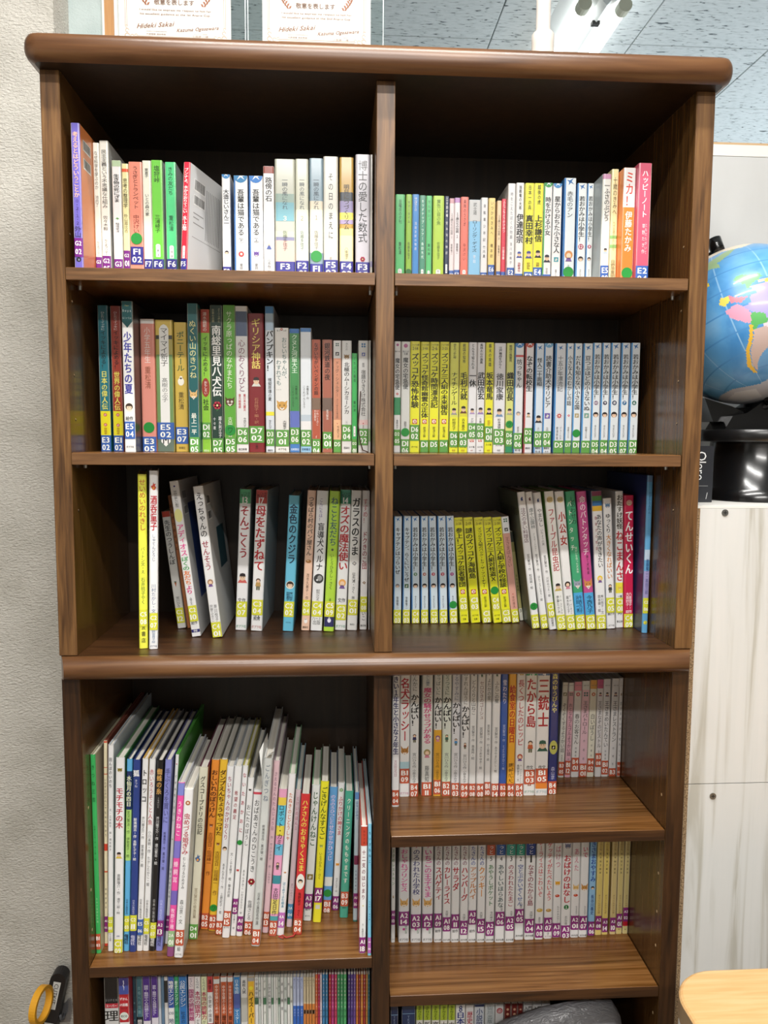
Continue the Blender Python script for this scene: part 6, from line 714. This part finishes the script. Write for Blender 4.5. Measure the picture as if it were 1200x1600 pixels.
def make_book(rec):
    X,Y,Z,W,H,lean,Dp,kind,col,tg,ft,its,ex,label,gi=rec
    x,y,z,w,h,d=[v/1000 for v in(X,Y,Z,W,H,Dp)]; ex=dict(e.split('=') for e in ex.split(',') if e)
    L=math.radians(lean); z+=w*math.sin(abs(L))*(1 if L>0 else 0)+.0004
    r=empty('book',label,'book',(x,y,z),GROUPS[gi]); yw=math.radians(-float(ex.get('yaw',0)))
    r.rotation_euler=(0,L,yw) if not yw else (0,L,yw)
    col=lift(col)
    t=.0005 if kind=='p' else .0019; c0=mat(col,.38,.35); c1=mat(lift(ex['side']),.42,.25) if 'side' in ex else c0
    rr=min(.0022,w*.22) if kind=='p' else min(.003,w*.3)
    arc=lambda sx:[(rr*(1-math.cos(a)),rr*(1-math.sin(a))) for a in(0,math.pi/6,math.pi/3,math.pi/2)]
    left=[(u,v) for u,v in arc(0)]; right=[(w-u,v) for u,v in reversed(left)]
    if w<2.6*t: t=w*.15
    outer=[(0,d)]+left+right+[(w,d)]; inner=[(w-t,d),(w-t,rr+t*.5),(w-t-.0004,t),(t+.0004,t),(t,rr+t*.5),(t,d)]
    pl=outer+inner; n=len(pl); b=MB()
    vs=[(u,v,0) for u,v in pl]+[(u,v,h) for u,v in pl]
    ns=len(left)+len(right)
    for i in range(n):
        m=c0 if 1<=i<ns else c1
        b.add([vs[i],vs[(i+1)%n],vs[n+(i+1)%n],vs[n+i]],[(0,1,2,3)],m,1<=i<ns)
    # end caps of the C-shaped cover as strips
    for zz,fl in((0,True),(h,False)):
        no=len(outer); a=[(u,v,zz) for u,v in pl]
        F1=[a[0],a[1],a[no+4],a[no+5]]; F2=[a[no-2],a[no-1],a[no],a[no+1]]; F3=a[1:no-1]+[a[no+1],a[no+2],a[no+3],a[no+4]]
        for q in(F1,F2,F3): b.face(q[::-1] if fl else q,c1 if q is not F3 else c0)
    b.build('cover',r)
    o=.0004 if kind=='p' else .0028; o=min(o,h*.02)
    MB().box(t*1.05,w-t*1.05,t*1.2,d-(.0008 if kind=='p' else .004),o,h-o,PAPER).build('page_block',r)
    S=Spine(w,h,kind); dots=[]
    if ex.get('side','')[:3] in('2f8','277','3a7','54a','b03'): S.band(0,h,lift(ex['side']),0,.13,0)
    for it in its.split(';'):
        if not it: continue
        a=it.split('|'); k=a[0]
        if k=='n': S.band(h*(1-int(a[3])/1000),h*(1-int(a[2])/1000),lift(a[1]),l=.5)
        elif k=='v': z1=h*(1-int(a[2])/1000); z0=h*(1-int(a[3])/1000); S.poly([(.0001,z1),(w/2,z0),(w-.0001,z1)],a[1],1)
        elif k=='o': z1=h*(1-int(a[2])/1000); z0=h*(1-int(a[3])/1000); S.ell(w/2,(z0+z1)/2,w*.44,(z1-z0)/2,a[1],1,18)
        elif k=='l': z1=h*(1-int(a[2])/1000); z0=h*(1-int(a[3])/1000); q=w*.26; S.poly([(w/2-q,z0+q),(w/2,z0),(w/2+q,z0+q),(w/2+q,z1-q),(w/2+q*.6,z1-q*.3),(w/2,z1),(w/2-q*.6,z1-q*.3),(w/2-q,z1-q)],a[1],1.5)
        elif k=='t': 
            sz=a[5]; bd=sz.endswith('b'); S.vtext(a[1],int(a[2])/1000,int(a[3])/1000,a[4],float(sz.rstrip('b')),bd,float(a[6]) if len(a)>6 else 0)
        elif k=='h':
            sz=a[4]; S.htext(a[1],w/2,h*(1-int(a[2])/1000),w*float(sz.rstrip('b'))/100,a[3],.02 if len(a[1])<2 else w*.9,True)
        elif k=='i': icon(S,a[1],int(a[2])/1000,float(a[3]))
        elif k=='k':
            cc,_s,tx=a[1].partition(':'); q=w*float(a[3])/200; cz=h*(1-int(a[2])/1000); S.ell(w/2,cz,q,q,cc,1)
            if tx and tx!='・': S.htext(tx,w/2,cz,q*1.5,'f4f4f4' if cc[0]<'e' else '303030',q*1.6,True,3)
        elif k=='w':
            z1=h*(1-int(a[2])/1000); z0=max(h*(1-int(a[3])/1000),.001); q=w*.2; S.poly([(w/2-q,z0),(w/2+q,z0),(w/2+q,z1-q*.5),(w/2+q*.5,z1),(w/2-q*.5,z1),(w/2-q,z1-q*.5)],'f2f2f0',1)
            tt=a[1].split(' '); 
            for i,ch in enumerate(tt): S.htext(ch,w/2,z1-(i+.5)*(z1-z0)/len(tt),q*1.1,'333333',(z1-z0)/len(tt)*.7,False,2)
        elif k=='d': dots.append((a[1],int(a[2])/1000))
    if 'lt' in ex:
        for i,ch in enumerate(ex['lt'][:]):
            vs_,fs_,bb=glyph(ch,False); q=.0155
            S.mb.add([(-.0002,d-.014-i*.0168-(xx-.5)*q,h-.034+(yy-.38)*q) for xx,yy in vs_],fs_,mat('16181a',.5))
    if 'back' in ex:
        e=.0001+w
        if ex['back']=='bc2': barcode(S.mb,w,.018,.052,h-.032,h-.018,1); barcode(S.mb,w,.018,.052,h-.052,h-.040,1)
        else: barcode(S.mb,w,.016,.046,h-.030,h-.018,1); barcode(S.mb,w,.016,.046,h-.055,h-.043,1)
        K=mat('8a8a88',.5)
        def q(a,b_,c_,d_,m=K): S.mb.face([(w+.0001,a,c_),(w+.0001,b_,c_),(w+.0001,b_,d_),(w+.0001,a,d_)],m)
        if ex['back']=='bc2':
            for i in range(9): q(.058+i*.006,.0600+i*.006,h-.095,h-.022)
            q(.014,.115,h-.100,h-.0992); q(.016,.05,h-.066,h-.0645); q(.016,.035,h-.072,h-.0705); q(.016,.052,h-.080,h-.0785)
            vs_,fs_,bb=glyph('つ',False); 
        if ex['back']=='bcb': q(.05,.125,h-.2,h-.04,mat('2f4a90',.4))
        if ex['back']=='bcg': q(.075,.15,h-.145,h-.075,mat('2a5460',.4))
    if S.mb.f: S.mb.build('spine_print',r)
    if tg:
        T=Spine(w,h,kind); th=.0262; z1=h*(1-ft/1000); z0=z1-th; cc=TC[tg[0]]
        if z1>.001:
            T.band(z0,z1,cc,.02,.98,4,mat(cc,.3,.5))
            a,bb=tg.split(' ')
            fg='fbfbf4'
            for tx,zc in((a,z1-th*.28),(bb,z1-th*.72)):
                if zc>.002: T.htext(tx,w/2,zc,w*.78,fg,th*.46,2,6,mat(fg,.4,.2),1.0)
            T.mb.build('call_number_label',r)
    for tx,f in dots:
        Q=Spine(w,h,kind); q=min(w*.48,.0085); cz=max(h*(1-f),0); Q.ell(w/2,cz,q,q if cz>q else max(cz,.003),'1f9038' if tx!='2' else '1a7024',5,18,m=mat('1f9038' if tx!='2' else '1a7024',.4,.2))
        if tx=='7': Q.htext('ワ',w/2,cz,q*1.1,'103a18',q*1.4,False,6)
        Q.mb.build('dot_sticker',r)
    if 'ribbon' in ex:
        b=MB(); b.tube([(.0035,-.0012,h*.55),(.002,-.002,h*.4),(-.0005,-.0025,h*.25),(.003,-.003,h*.1),(.007,-.004,.004),(.014,-.005,.0012),(.016,-.006,.0008)],.0009,mat('4a3028',.7),6); b.build('ribbon_marker',r)
    if 'ribbonred' in ex:
        b=MB(); b.tube([(w*.4,-.001,.006),(w*.1,-.006,.0015),(-.01,-.010,.001),(-.016,-.004,.0012),(-.022,-.008,.001),(-.014,-.012,.0012)],.0011,mat('b02a28',.6),6); b.build('ribbon_marker',r)
    if 'torn' in ex:
        b=MB(); P_=[(-.0002,.002,h-.045),(-.0045,.010,h-.020),(-.0095,.016,h+.004),(-.004,.020,h+.018),(.0005,.03,h+.03),(.0008,.05,h+.006),(-.0002,.04,h-.02)]
        b.face(P_,mat('e4e4e0',.5)); b.face([(u+.0004,v,q) for u,v,q in P_][::-1],mat('e4e4e0',.5))
        b.face([(w*.2,.001,h),(w*.55,-.001,h+.006),(w*.95,.002,h+.011),(w,.02,h+.002),(w*.5,.02,h+.001)],mat('e4e4e0',.5)); b.build('torn_jacket_flap',r)
    return r
for rec in BOOKS: make_book(rec)
# ================================================================ certificates on the glass
def cert(x0,x1,zb,nth,label,px0,px1):
    r=empty('certificate',label,'certificate',((x0+x1)/2,.398,zb-.012),'framed certificates on the glass')
    child(MB().box(px0,px1,.3945,.3995,zb-.012,zb+.32,GL),'acrylic_panel',r)
    for ex_ in(px0,px1-.0014): child(MB().box(ex_,ex_+.0014,.3940,.3944,zb-.012,zb+.32,mat('dfeeee',.2)),'edge_glint',r)  # pale strips added to stand in for highlights along the acrylic edges
    y=.3925; PW=textured('certificate_paper',(4,4,4),['ddd8d0','e4e0da','e8e5e0'],[.3,.5,.7],.6)
    b=MB().box(x0,x1,y,y+.0006,zb,zb+.2875,PW); child(b,'paper_sheet',r)
    g=MB(); G=mat('b58a5c',.5); G2=mat('7a5a44',.5); yy=y-.0004; W=x1-x0; cx=(x0+x1)/2
    def rect(a,b_,c,d,m=G): g.face([(a,yy,c),(b_,yy,c),(b_,yy,d),(a,yy,d)],m)
    def text(t,cx,cz,width,h,m,bold=False,slant=0):
        adv=[.32 if ch==' ' else (1 if ord(ch)>0x2000 else glyph(ch,bold)[2][1]+.05) for ch in t]; k=width/sum(adv); X=cx-width/2
        for ch,a in zip(t,adv):
            if ch!=' ':
                vs,fs,bb=glyph(ch,bold); nn=GN[(ch,bold)]; g.add([(X+(u+v*slant)*k,yy-.0001-(i//nn)*.0001,cz+(v-.36)*h+ (X-cx)*(.09 if slant else 0)) for i,(u,v) in enumerate(vs)],fs,m)
            X+=a*k
    for i in(0.0095,.0125):
        rect(x0+i,x0+i+.0006,zb+.03,zb+.2575); rect(x1-i-.0006,x1-i,zb+.03,zb+.2575); rect(x0+.03,x1-.03,zb+i,zb+i+.0006); rect(x0+.03,x1-.03,zb+.2875-i-.0006,zb+.2875-i)
    for sx in(-1,1):
        for sz in(0,1):
            ex_=cx+sx*(W/2-.013); ez=zb+.013 if sz==0 else zb+.2745; dz=1 if sz==0 else -1
            for kx,kz,rad in((0,0,.0045),(-sx*.009,-.001*dz,.0035),(0,.009*dz,.0035),(-sx*.016,.001*dz,.0025),(.001*sx,.016*dz,.0025)):
                n=12
                for i in range(n-2):
                    a0=2*math.pi*i/n; a1=2*math.pi*(i+1)/n
                    g.face([(ex_+kx+rad*math.cos(a0),yy,ez+kz+rad*math.sin(a0)),(ex_+kx+rad*math.cos(a1),yy,ez+kz+rad*math.sin(a1)),(ex_+kx+rad*.78*math.cos(a1),yy,ez+kz+rad*.78*math.sin(a1)),(ex_+kx+rad*.78*math.cos(a0),yy,ez+kz+rad*.78*math.sin(a0))],G)
    for sx in(-1,1):
        for i in range(9):
            t=i/8; px=cx+sx*(.052+.012*math.sin(t*2.6)); pz=zb+.0675+t*.035
            for q in(-1,1):
                dx=q*.0055; g.face([(px,yy,pz),(px+dx*.6,yy,pz+.0005),(px+dx,yy,pz+.0055),(px+dx*.3,yy,pz+.0045)],mat('9a5a34',.5))
    text('敬意を表します',cx-.002,zb+.0735,.074,.0105,G2,True)
    text('I would like to express my respect to him for',cx,zb+.060,.132,.0046,mat('8a6a54',.5),True)
    text('his excellent guidance at the %s Anpro Cup.'%nth,cx,zb+.0525,.130,.0046,mat('8a6a54',.5),True)
    text('Hideki Sakai',cx-.038,zb+.0335,.068,.0120,mat('8a6248',.5),True,.35)
    text('Kazuma Ogasawara',cx+.040,zb+.0285,.078,.0090,mat('8a6248',.5),True,.35)
    text('一般社団法人日本教育技能検定協会',cx-.036,zb+.0215,.040,.0018,G2); text('代表理事 酒井秀樹',cx-.036,zb+.0165,.036,.0036,G2)
    text('プログラミング研究所',cx+.045,zb+.0190,.026,.0018,G2); text('小笠原 一摩',cx+.045,zb+.0150,.030,.0036,G2)
    text('感謝状',cx,zb+.235,.08,.026,G2,True)
    child(g,'printing',r)
cert(-.4708,-.2672,.7415,'1st','gold-bordered white certificate on the left, above the bookcase top','',0) if False else cert(-.4708,-.2672,.7415,'1st','left gold-bordered white certificate in clear acrylic, above the bookcase',-.4705-.0015-.0005+0.0,-.2401)
cert(-.2090,-.0065,.7445,'2nd','right gold-bordered white certificate in clear acrylic, above the bookcase',-.2366,.0180)
# ================================================================ tension pole
tp=empty('tension_pole','white tension pole standing on the bookcase top up to the ceiling','pole',(.2665,.17,.5545))
child(MB().lathe([(.022,.5548),(.022,.562),(.0185,.566),(.0182,.655),(.0182,.6705),(.0165,.672),(.0165,.673)],.2665,.17,mat('d8cfc4',.35),28),'outer_sleeve',tp)
child(MB().lathe([(.0118,.60),(.0118,1.375)],.2665,.17,mat('dcd4cc',.3),28),'inner_tube',tp)
child(MB().lathe([(.03,1.375),(.03,1.3985)],.2665,.17,mat('d8cfc4',.4),28),'ceiling_foot',tp)
# ================================================================ white furniture on the right
wg=textured('white_woodgrain',(34,34,1.6),['b9b6ac','cecdc8','d6d6d3','dad9d6'],[.33,.42,.5,.7],.5,5,1.4,.08,.0003)
chipb=textured('chipboard',(420,420,420),['5f4c34','94795a','b49c78'],[.35,.5,.68],.9,3)
wc=empty('white_cabinet','white wood-grain cabinet to the right of the bookcase, under the globe','cabinet',(.85,.15,FZ))
def panel(z0,z1,nm):
    child(MB().box(.4895,1.25,.012,.027,z0,z1,wg),nm,wc); child(MB().box(.4818,.4895,.012,.027,z0,z1,chipb),'raw_edge',wc)
panel(-.5335,-.0925,'front_panel'); panel(FZ+.01,-.5350,'front_panel')
child(MB().box(.4818,1.25,.012,.32,-.0922,-.0885,mat('e6e4de',.5)),'top_board',wc)
child(MB().box(.4818,1.25,.0272,.32,FZ,-.0925,mat('3a3632',.7)),'carcass',wc)
for sx,sz in((.5285,-.0990),(.5300,-.5545)):
    b=MB(); k=18; b.prism([(sx+.0052*math.cos(2*math.pi*i/k),sz+.0052*math.sin(2*math.pi*i/k)) for i in range(k)],0.0106,.0122,1,mat('9a9a96',.3,0,.9))
    b.box(sx-.0028,sx+.0028,0.0102,.0108,sz-.0006,sz+.0006,mat('303030',.5)).box(sx-.0006,sx+.0006,0.0102,.0108,sz-.0028,sz+.0028,mat('303030',.5)); child(b,'screw',wc)
wp=empty('white_back_board','white board standing upright behind the globe with a tan top edge','board',(.9,.335,-.0885))
wpm=textured('white_board_face',(8,8,3),['c0c0be','c8c8c6','cdcdcb'],[.3,.5,.7],.5)
child(MB().box(.488,1.5,.33,.345,-.088,.5462,wpm),'board',wp); child(MB().box(.488,1.5,.3295,.345,.5470,.5675,mat('e8e4dc',.5)),'top_rail',wp)
child(MB().box(.488,1.5,.3295,.347,.5675,.5715,mat('c8a880',.6)),'edge_strip',wp)
# ================================================================ globe
gx,gy,gz,GR=.6188,.15,.2061,.1318
gl=empty('globe','blue desk globe on a black stand, partly hidden by the bookcase side','globe',(gx,gy,-.0885))
GC_=Vector((gx,gy,gz)); ax=Vector((.0137,-.062,-.117)).normalized()*-1
ocean=textured('globe_ocean',(14,14,14),['3f86c4','5fa0d4','7cb2dc'],[.3,.5,.72],.3,4,.4,coat=.3)
NU,NV=360,180
e1=Vector((1,0,0)); vd=(Vector((-.0707,-1.1508,.0106))-GC_).normalized(); rt=Vector((0,0,1)).cross(vd).normalized(); u2=vd.cross(rt)
def inpoly(x,y,P):
    c=False; j=len(P)-1
    for i in range(len(P)):
        if (P[i][1]>y)!=(P[j][1]>y) and x<(P[j][0]-P[i][0])*(y-P[i][1])/(P[j][1]-P[i][1])+P[i][0]: c=not c
        j=i
    return c
# land outlines in azimuthal coordinates (thousandths of the radius) around the side that faces the room
LAND=[('9ab88a',[(-470,760),(-250,900),(-120,960),(-200,860),(-330,760),(-300,700),(-400,690),(-520,640)]),('e8d8c0',[(-300,1000),(100,1010),(-60,940),(-300,905),(-430,850),(-520,800),(-480,900)]),
('e8c840',[(-490,500),(-440,540),(-400,500),(-440,460)]),('5faa68',[(-130,560),(-60,590),(60,580),(120,600),(170,560),(120,520),(60,480),(20,420),(-20,470),(-90,500),(-140,520)]),
('e8d050',[(190,530),(380,560),(380,500),(200,490)]),('e0b8a0',[(110,520),(200,530),(190,490),(120,490)]),
('e6cf58',[(-270,330),(-180,350),(-150,300),(-230,230),(-290,260)]),('e07a8a',[(-180,350),(-110,330),(20,330),(-40,270),(-160,270)]),
('d89ab4',[(-220,180),(-90,250),(-20,220),(60,150),(90,60),(50,20),(-60,60),(-160,100)]),
('a49ad0',[(30,440),(180,480),(420,490),(430,200),(330,90),(270,0),(230,60),(200,120),(60,160),(-30,220),(60,260),(30,330),(120,380)]),
('5aae5e',[(60,150),(200,140),(250,60),(220,10),(150,0),(120,-60),(80,-40),(70,60)]),('f0d0d8',[(210,30),(290,20),(290,-50),(240,-40),(200,-30)]),
('e8b83c',[(50,20),(90,0),(100,-120),(70,-300),(100,-460),(170,-560),(130,-560),(50,-470),(30,-300),(60,-130)]),
('c8b0a8',[(100,-40),(230,-20),(290,-60),(300,-180),(250,-270),(200,-330),(160,-440),(170,-540),(110,-460),(80,-300),(105,-120)]),('f0d830',[(290,-160),(340,-190),(330,-240),(290,-240)]),
('b8bcc8',[(-100,-760),(200,-700),(420,-560),(460,-700),(300,-900),(0,-1100),(-300,-1050),(-240,-850)]),('d0d4dc',[(-60,-800),(160,-760),(240,-880),(0,-960),(-150,-900)])]
mats=[ocean]+[mat(c,.35,.3) for c,_ in LAND]+[mat('4c8cc6',.3,.3),mat('8ab8de',.3,.3)]
a1=ax.orthogonal().normalized(); a2=ax.cross(a1)
vs=[];fs=[];mi=[]
for j in range(NV+1):
    th=math.pi*j/NV
    for i in range(NU):
        ph=2*math.pi*i/NU; dd=(a1*math.cos(ph)+a2*math.sin(ph))*math.sin(th)+ax*math.cos(th); vs.append(tuple(dd*GR+Vector((0,0,gz+.0885))))
rnd=random.Random(4)
for j in range(NV):
    for i in range(NU):
        f=(j*NU+i,(j+1)*NU+i,(j+1)*NU+(i+1)%NU,j*NU+(i+1)%NU); fs.append(f)
        th=math.pi*(j+.5)/NV; ph=2*math.pi*(i+.5)/NU; dd=(a1*math.cos(ph)+a2*math.sin(ph))*math.sin(th)+ax*math.cos(th)
        k=0; cf=dd.dot(vd)
        if cf>-.2:
            ang=math.acos(max(-1,min(1,cf))); sx=dd.dot(rt); sz=dd.dot(u2); q=math.hypot(sx,sz) or 1; X_,Z_=sx/q*math.sin(min(ang,1.57))*1000,sz/q*math.sin(min(ang,1.57))*1000
            for n_,(c_,P_) in enumerate(LAND):
                if inpoly(X_,Z_,P_): k=n_+1
        elif (math.sin(ph*3+2)*math.sin(th*2.3+1)+.5*math.sin(ph*7)*math.sin(th*5))>.55: k=1+(int(ph*2)%9)
        if k==0 and (j%15==0 and th<3) : k=len(LAND)+1
        elif k==0 and i%30==0: k=len(LAND)+2
        mi.append(k)
me=bpy.data.meshes.new('sphere'); me.from_pydata(vs,[],fs)
for m_ in mats: me.materials.append(m_)
me.polygons.foreach_set('material_index',mi); me.polygons.foreach_set('use_smooth',[True]*len(fs))
so=bpy.data.objects.new('map_sphere',me); so.parent=gl; C.objects.link(so)
BK=mat('0c0c0d',.22,.3); BK2=mat('151516',.3,.2)
zb=-.0883
child(MB().lathe([(.086,zb),(.086,zb+.018),(.080,zb+.021),(.070,zb+.098),(.070,.0105)],.646,.15,BK,48),'stand_drum',gl)
child(MB().lathe([(.092,.0105),(.094,.0125),(.094,.0285),(.092,.0305)],.646,.15,BK2,48),'stand_rim',gl)
b=MB(); b.prism([(.575,.0306),(.720,.0306),(.700,.070),(.676,.088),(.655,.089),(.640,.078),(.612,.058),(.588,.053)],.115,.185,1,BK); child(b,'stand_saddle',gl)
b=MB(); b.prism([(.5480,.0830),(.5640,.0440),(.6150,.0440),(.6180,.0600),(.5950,.0700)],.135,.185,1,BK); child(b,'stand_wing',gl)
b=MB(); b.prism([(.675,.0104),(.738,.0104),(.738,-.045)],.058,.09,1,BK2); child(b,'stand_gusset',gl)
S0=GC_+Vector((.0137,-.062,-.117)); T0=GC_+Vector((-.033,.045,.140)).normalized()*.150; mdir=Vector((-.6,.8,0)); axn=(T0-GC_).normalized(); mdir=(mdir-axn*mdir.dot(axn)).normalized()
pts=[GC_+(-axn*math.cos(t)+mdir*math.sin(t))*.1435 for t in [math.pi*i/24 for i in range(25)]]
b=MB(); b.tube(pts,.0055,BK2,10); child(b,'meridian_arm',gl)
kn=lambda c,d_,r_,h_,nm: child(MB().tube([c-d_*h_/2,c+d_*h_/2],r_,BK,20),nm,gl)
kn(GC_-axn*.1375,axn,.0100,.012,'axle_knob'); kn(GC_+axn*.150,axn,.0118,.030,'top_cap')
# dark product box next to the globe stand
bx=empty('box','small black box with white lettering between the bookcase and the globe stand','box',(.514,.09,-.0885))
child(MB().box(.4865,.5405,.079,.104,-.0883,.0033,mat('24262c',.4,.2),.0006),'carton',bx)
g=MB(); zz=-.006
for ch,hh in zip('Oloro',(.018,.013,.010,.008,.016)):
    vs_,fs_,bb=glyph(ch,False); k=hh/(bb[1]-bb[0]) if ch!='l' else .018
    sc_=.020 if ch in 'Ol' else .018
    g.add([(.512+(v-.0)*sc_*1.15,.0786,zz-(u-bb[0])*sc_) for u,v in vs_],fs_,mat('f0f0f0',.4)); zz-=(bb[1]-bb[0])*sc_+.0016
g.face([(.505,.0787,-.062),(.5325,.0787,-.062),(.5325,.0787,-.0612),(.505,.0787,-.0612)],mat('8a8a8a',.4)); g.face([(.5295,.0787,-.083),(.5305,.0787,-.083),(.5325,.0787,-.0725),(.5315,.0787,-.0725)],mat('c8c8c8',.4))
child(g,'lettering',bx)
# ================================================================ beech table corner
bt=empty('table','light beech table top with a rounded corner at the lower right','table',(.75,-.55,FZ))
beech=textured('beech',(10,160,10),['cfa066','d9ac74','dfb682'],[.3,.5,.7],.4,4,.3,.05,.0003)
def rrect(x0,x1,y0,y1,r,n=10):
    p=[]
    for cx_,cy_,a in((x1-r,y0+r,-90),(x1-r,y1-r,0),(x0+r,y1-r,90),(x0+r,y0+r,180)):
        for i in range(n+1): q=math.radians(a+90*i/n); p.append((cx_+r*math.cos(q),cy_+r*math.sin(q)))
    return p
b=MB(); P=rrect(.3425,1.2,-.85,-.2435,.062); n=len(P)
rings=[(0,-.689),(0,-.6635),(.0018,-.6612),(.0045,-.6600)]
def inset(d): return rrect(.3425+d,1.2-d,-.85+d,-.2435-d,.062-d)
vs=[(x_,y_,z_) for d_,z_ in rings for x_,y_ in inset(d_)]
edge=mat('9a8262',.5)
for k in range(3): b.add(vs,[(k*n+i,k*n+(i+1)%n,(k+1)*n+(i+1)%n,(k+1)*n+i) for i in range(n)],edge if k==0 else beech,True)
b.add([(x_,y_,-.66) for x_,y_ in inset(.0045)],[tuple(range(n))],beech); b.add([(x_,y_,-.689) for x_,y_ in P],[tuple(range(n))[::-1]],edge); child(b,'table_top',bt)
for lx,ly in((.42,-.32),(1.12,-.32),(.42,-.78),(1.12,-.78)): child(MB().lathe([(.018,FZ+.0005),(.018,-.6895)],lx,ly,mat('9a9c9e',.35,0,.7),20),'leg',bt)
# ================================================================ handled tool and tape roll on the wall at the lower left
tl=empty('hanging_tool','black rounded tool handle with white lettered labels on the wall, lower left','tool',(-.615,.285,-1.1))
b=MB()
A=Vector((-.5985,0,-1.014)); Bv=Vector((-.640,0,-1.20)); dr=(Bv-A).normalized(); pe=Vector((dr.z,0,-dr.x)); rw=.0145
pl=[]
for i in range(11): q=math.pi*i/10; v=A+pe*rw*math.cos(q)-dr*rw*math.sin(q); pl.append((v.x,v.z))
for sgn in(-1,1): v=Bv+pe*rw*sgn; pl.append((v.x,v.z))
if sum(pl[i][0]*pl[(i+1)%len(pl)][1]-pl[(i+1)%len(pl)][0]*pl[i][1] for i in range(len(pl)))>0: pass
else: pl=pl[::-1]
b.prism(pl[::-1],.268,.292,1,mat('1c1a1c',.45)); child(b,'handle',tl)
def lab(c0,c1,hw,txt,col,nm,sz):
    g=MB(); a=A+dr*c0; e=A+dr*c1; q=[a-pe*hw,a+pe*hw,e+pe*hw*.9,e-pe*hw*.9]; g.face([(v.x,.2672,v.z) for v in q][::-1],mat('dcdcd8',.5)); g.face([(v.x,.2673,v.z) for v in q],mat('dcdcd8',.5))
    o=c0+.004
    for ch in txt:
        vs_,fs_,bb=glyph(ch,False); g.add([tuple((A+dr*(o+(u-bb[0])*sz)-pe*((v-.36)*sz))*1)[:1]+(.2668,)+((A+dr*(o+(u-bb[0])*sz)-pe*((v-.36)*sz)).z,) for u,v in vs_],fs_,mat(col,.5)); o+=(bb[1]-bb[0])*sz+.0012
    child(g,nm,tl)
lab(.002,.058,.0068,'CUTKIT','202020','upper_label',.0115); lab(.086,.12,.0085,'注意','b03030','lower_label',.0125)
hk=empty('wall_hook','translucent dark plastic hook on the wall beside the tool handle','hook',(-.60,.29,-1.10))
smoke=bpy.data.materials.new('smoky_plastic'); smoke.use_nodes=True; s_=smoke.node_tree.nodes['Principled BSDF']; s_.inputs['Base Color'].default_value=(.16,.16,.17,1); s_.inputs['Roughness'].default_value=.15; s_.inputs['Transmission Weight'].default_value=.35
b=MB(); b.prism([(-.6100,-1.118),(-.5885,-1.118),(-.5830,-1.085),(-.5860,-1.071),(-.5915,-1.073),(-.5965,-1.081),(-.6020,-1.083),(-.6075,-1.072),(-.6110,-1.074)],.2935,.2985,1,smoke); child(b,'hook_plate',hk)
b=MB(); b.tube([(-.597,.294,-1.10),(-.597,.284,-1.104),(-.598,.277,-1.100),(-.599,.275,-1.088)],.0028,smoke,8); child(b,'hook_arm',hk)
yr=empty('tape_roll','yellow ring of tape hanging against the black tool handle','tape',(-.6165,.222,-1.023))
b=MB(); n=40; hw=.0062; cen=Vector((-.6125,.222,-1.026)); hd=Vector((.17,.985,0)); ad=Vector((.985,-.17,0))
vs=[]
for i in range(n):
    q=2*math.pi*i/n
    for rr_,xo in((.032,-hw),(.032,hw),(.026,hw),(.026,-hw)): vs.append(tuple(cen+hd*(rr_*math.cos(q))+Vector((0,0,1))*(rr_*math.sin(q))+ad*xo))
b.add(vs,[(4*i+k,4*i+(k+1)%4,4*((i+1)%n)+(k+1)%4,4*((i+1)%n)+k)[::-1] for i in range(n) for k in range(4)],mat('e0a020',.45),False); child(b,'ring',yr)
# ================================================================ plastic bag in the bottom right bay
bag=bpy.data.materials.new('grey_plastic_film'); bag.use_nodes=True; nt=bag.node_tree; s_=nt.nodes['Principled BSDF']; s_.inputs['Base Color'].default_value=(.33,.33,.35,1); s_.inputs['Roughness'].default_value=.22; s_.inputs['Transmission Weight'].default_value=.25
nn=nt.nodes.new('ShaderNodeTexNoise'); nn.inputs['Scale'].default_value=14; nn.inputs['Distortion'].default_value=1.5; bp=nt.nodes.new('ShaderNodeBump'); bp.inputs['Strength'].default_value=.5; bp.inputs['Distance'].default_value=.006; nt.links.new(nn.outputs['Fac'],bp.inputs['Height']); nt.links.new(bp.outputs['Normal'],s_.inputs['Normal'])
prof=[(.165,-1.02),(.195,-.978),(.224,-.9617),(.279,-.9443),(.323,-.9357),(.36,-.933),(.394,-.9341),(.406,-.952),(.414,-.98),(.42,-1.03)]
b=MB(); rows=[]
rnd=random.Random(7)
for (px,pz) in prof:
    row=[]
    for (ty,k) in((.022,0),(.026,.45),(.034,.8),(.050,.97),(.062,1.0),(.074,.96),(.082,.7),(.086,0)):
        zz=-1.1245+(pz+1.1245)*k; row.append((px+rnd.uniform(-.002,.002),ty+rnd.uniform(-.0015,.0015),zz))
    rows.append(row)
vs=[p_ for r_ in rows for p_ in r_]; m_=len(rows[0])
b.add(vs,[(i*m_+j,(i+1)*m_+j,(i+1)*m_+j+1,i*m_+j+1) for i in range(len(rows)-1) for j in range(m_-1)],bag,True); b.add(rows[0],[tuple(range(m_))],bag); b.add(rows[-1],[tuple(range(m_))[::-1]],bag)
tag(b.build('plastic_bag'),'crumpled grey translucent plastic bag in front of books, bottom right shelf','bag')
bpy.data.objects.remove(_fo)
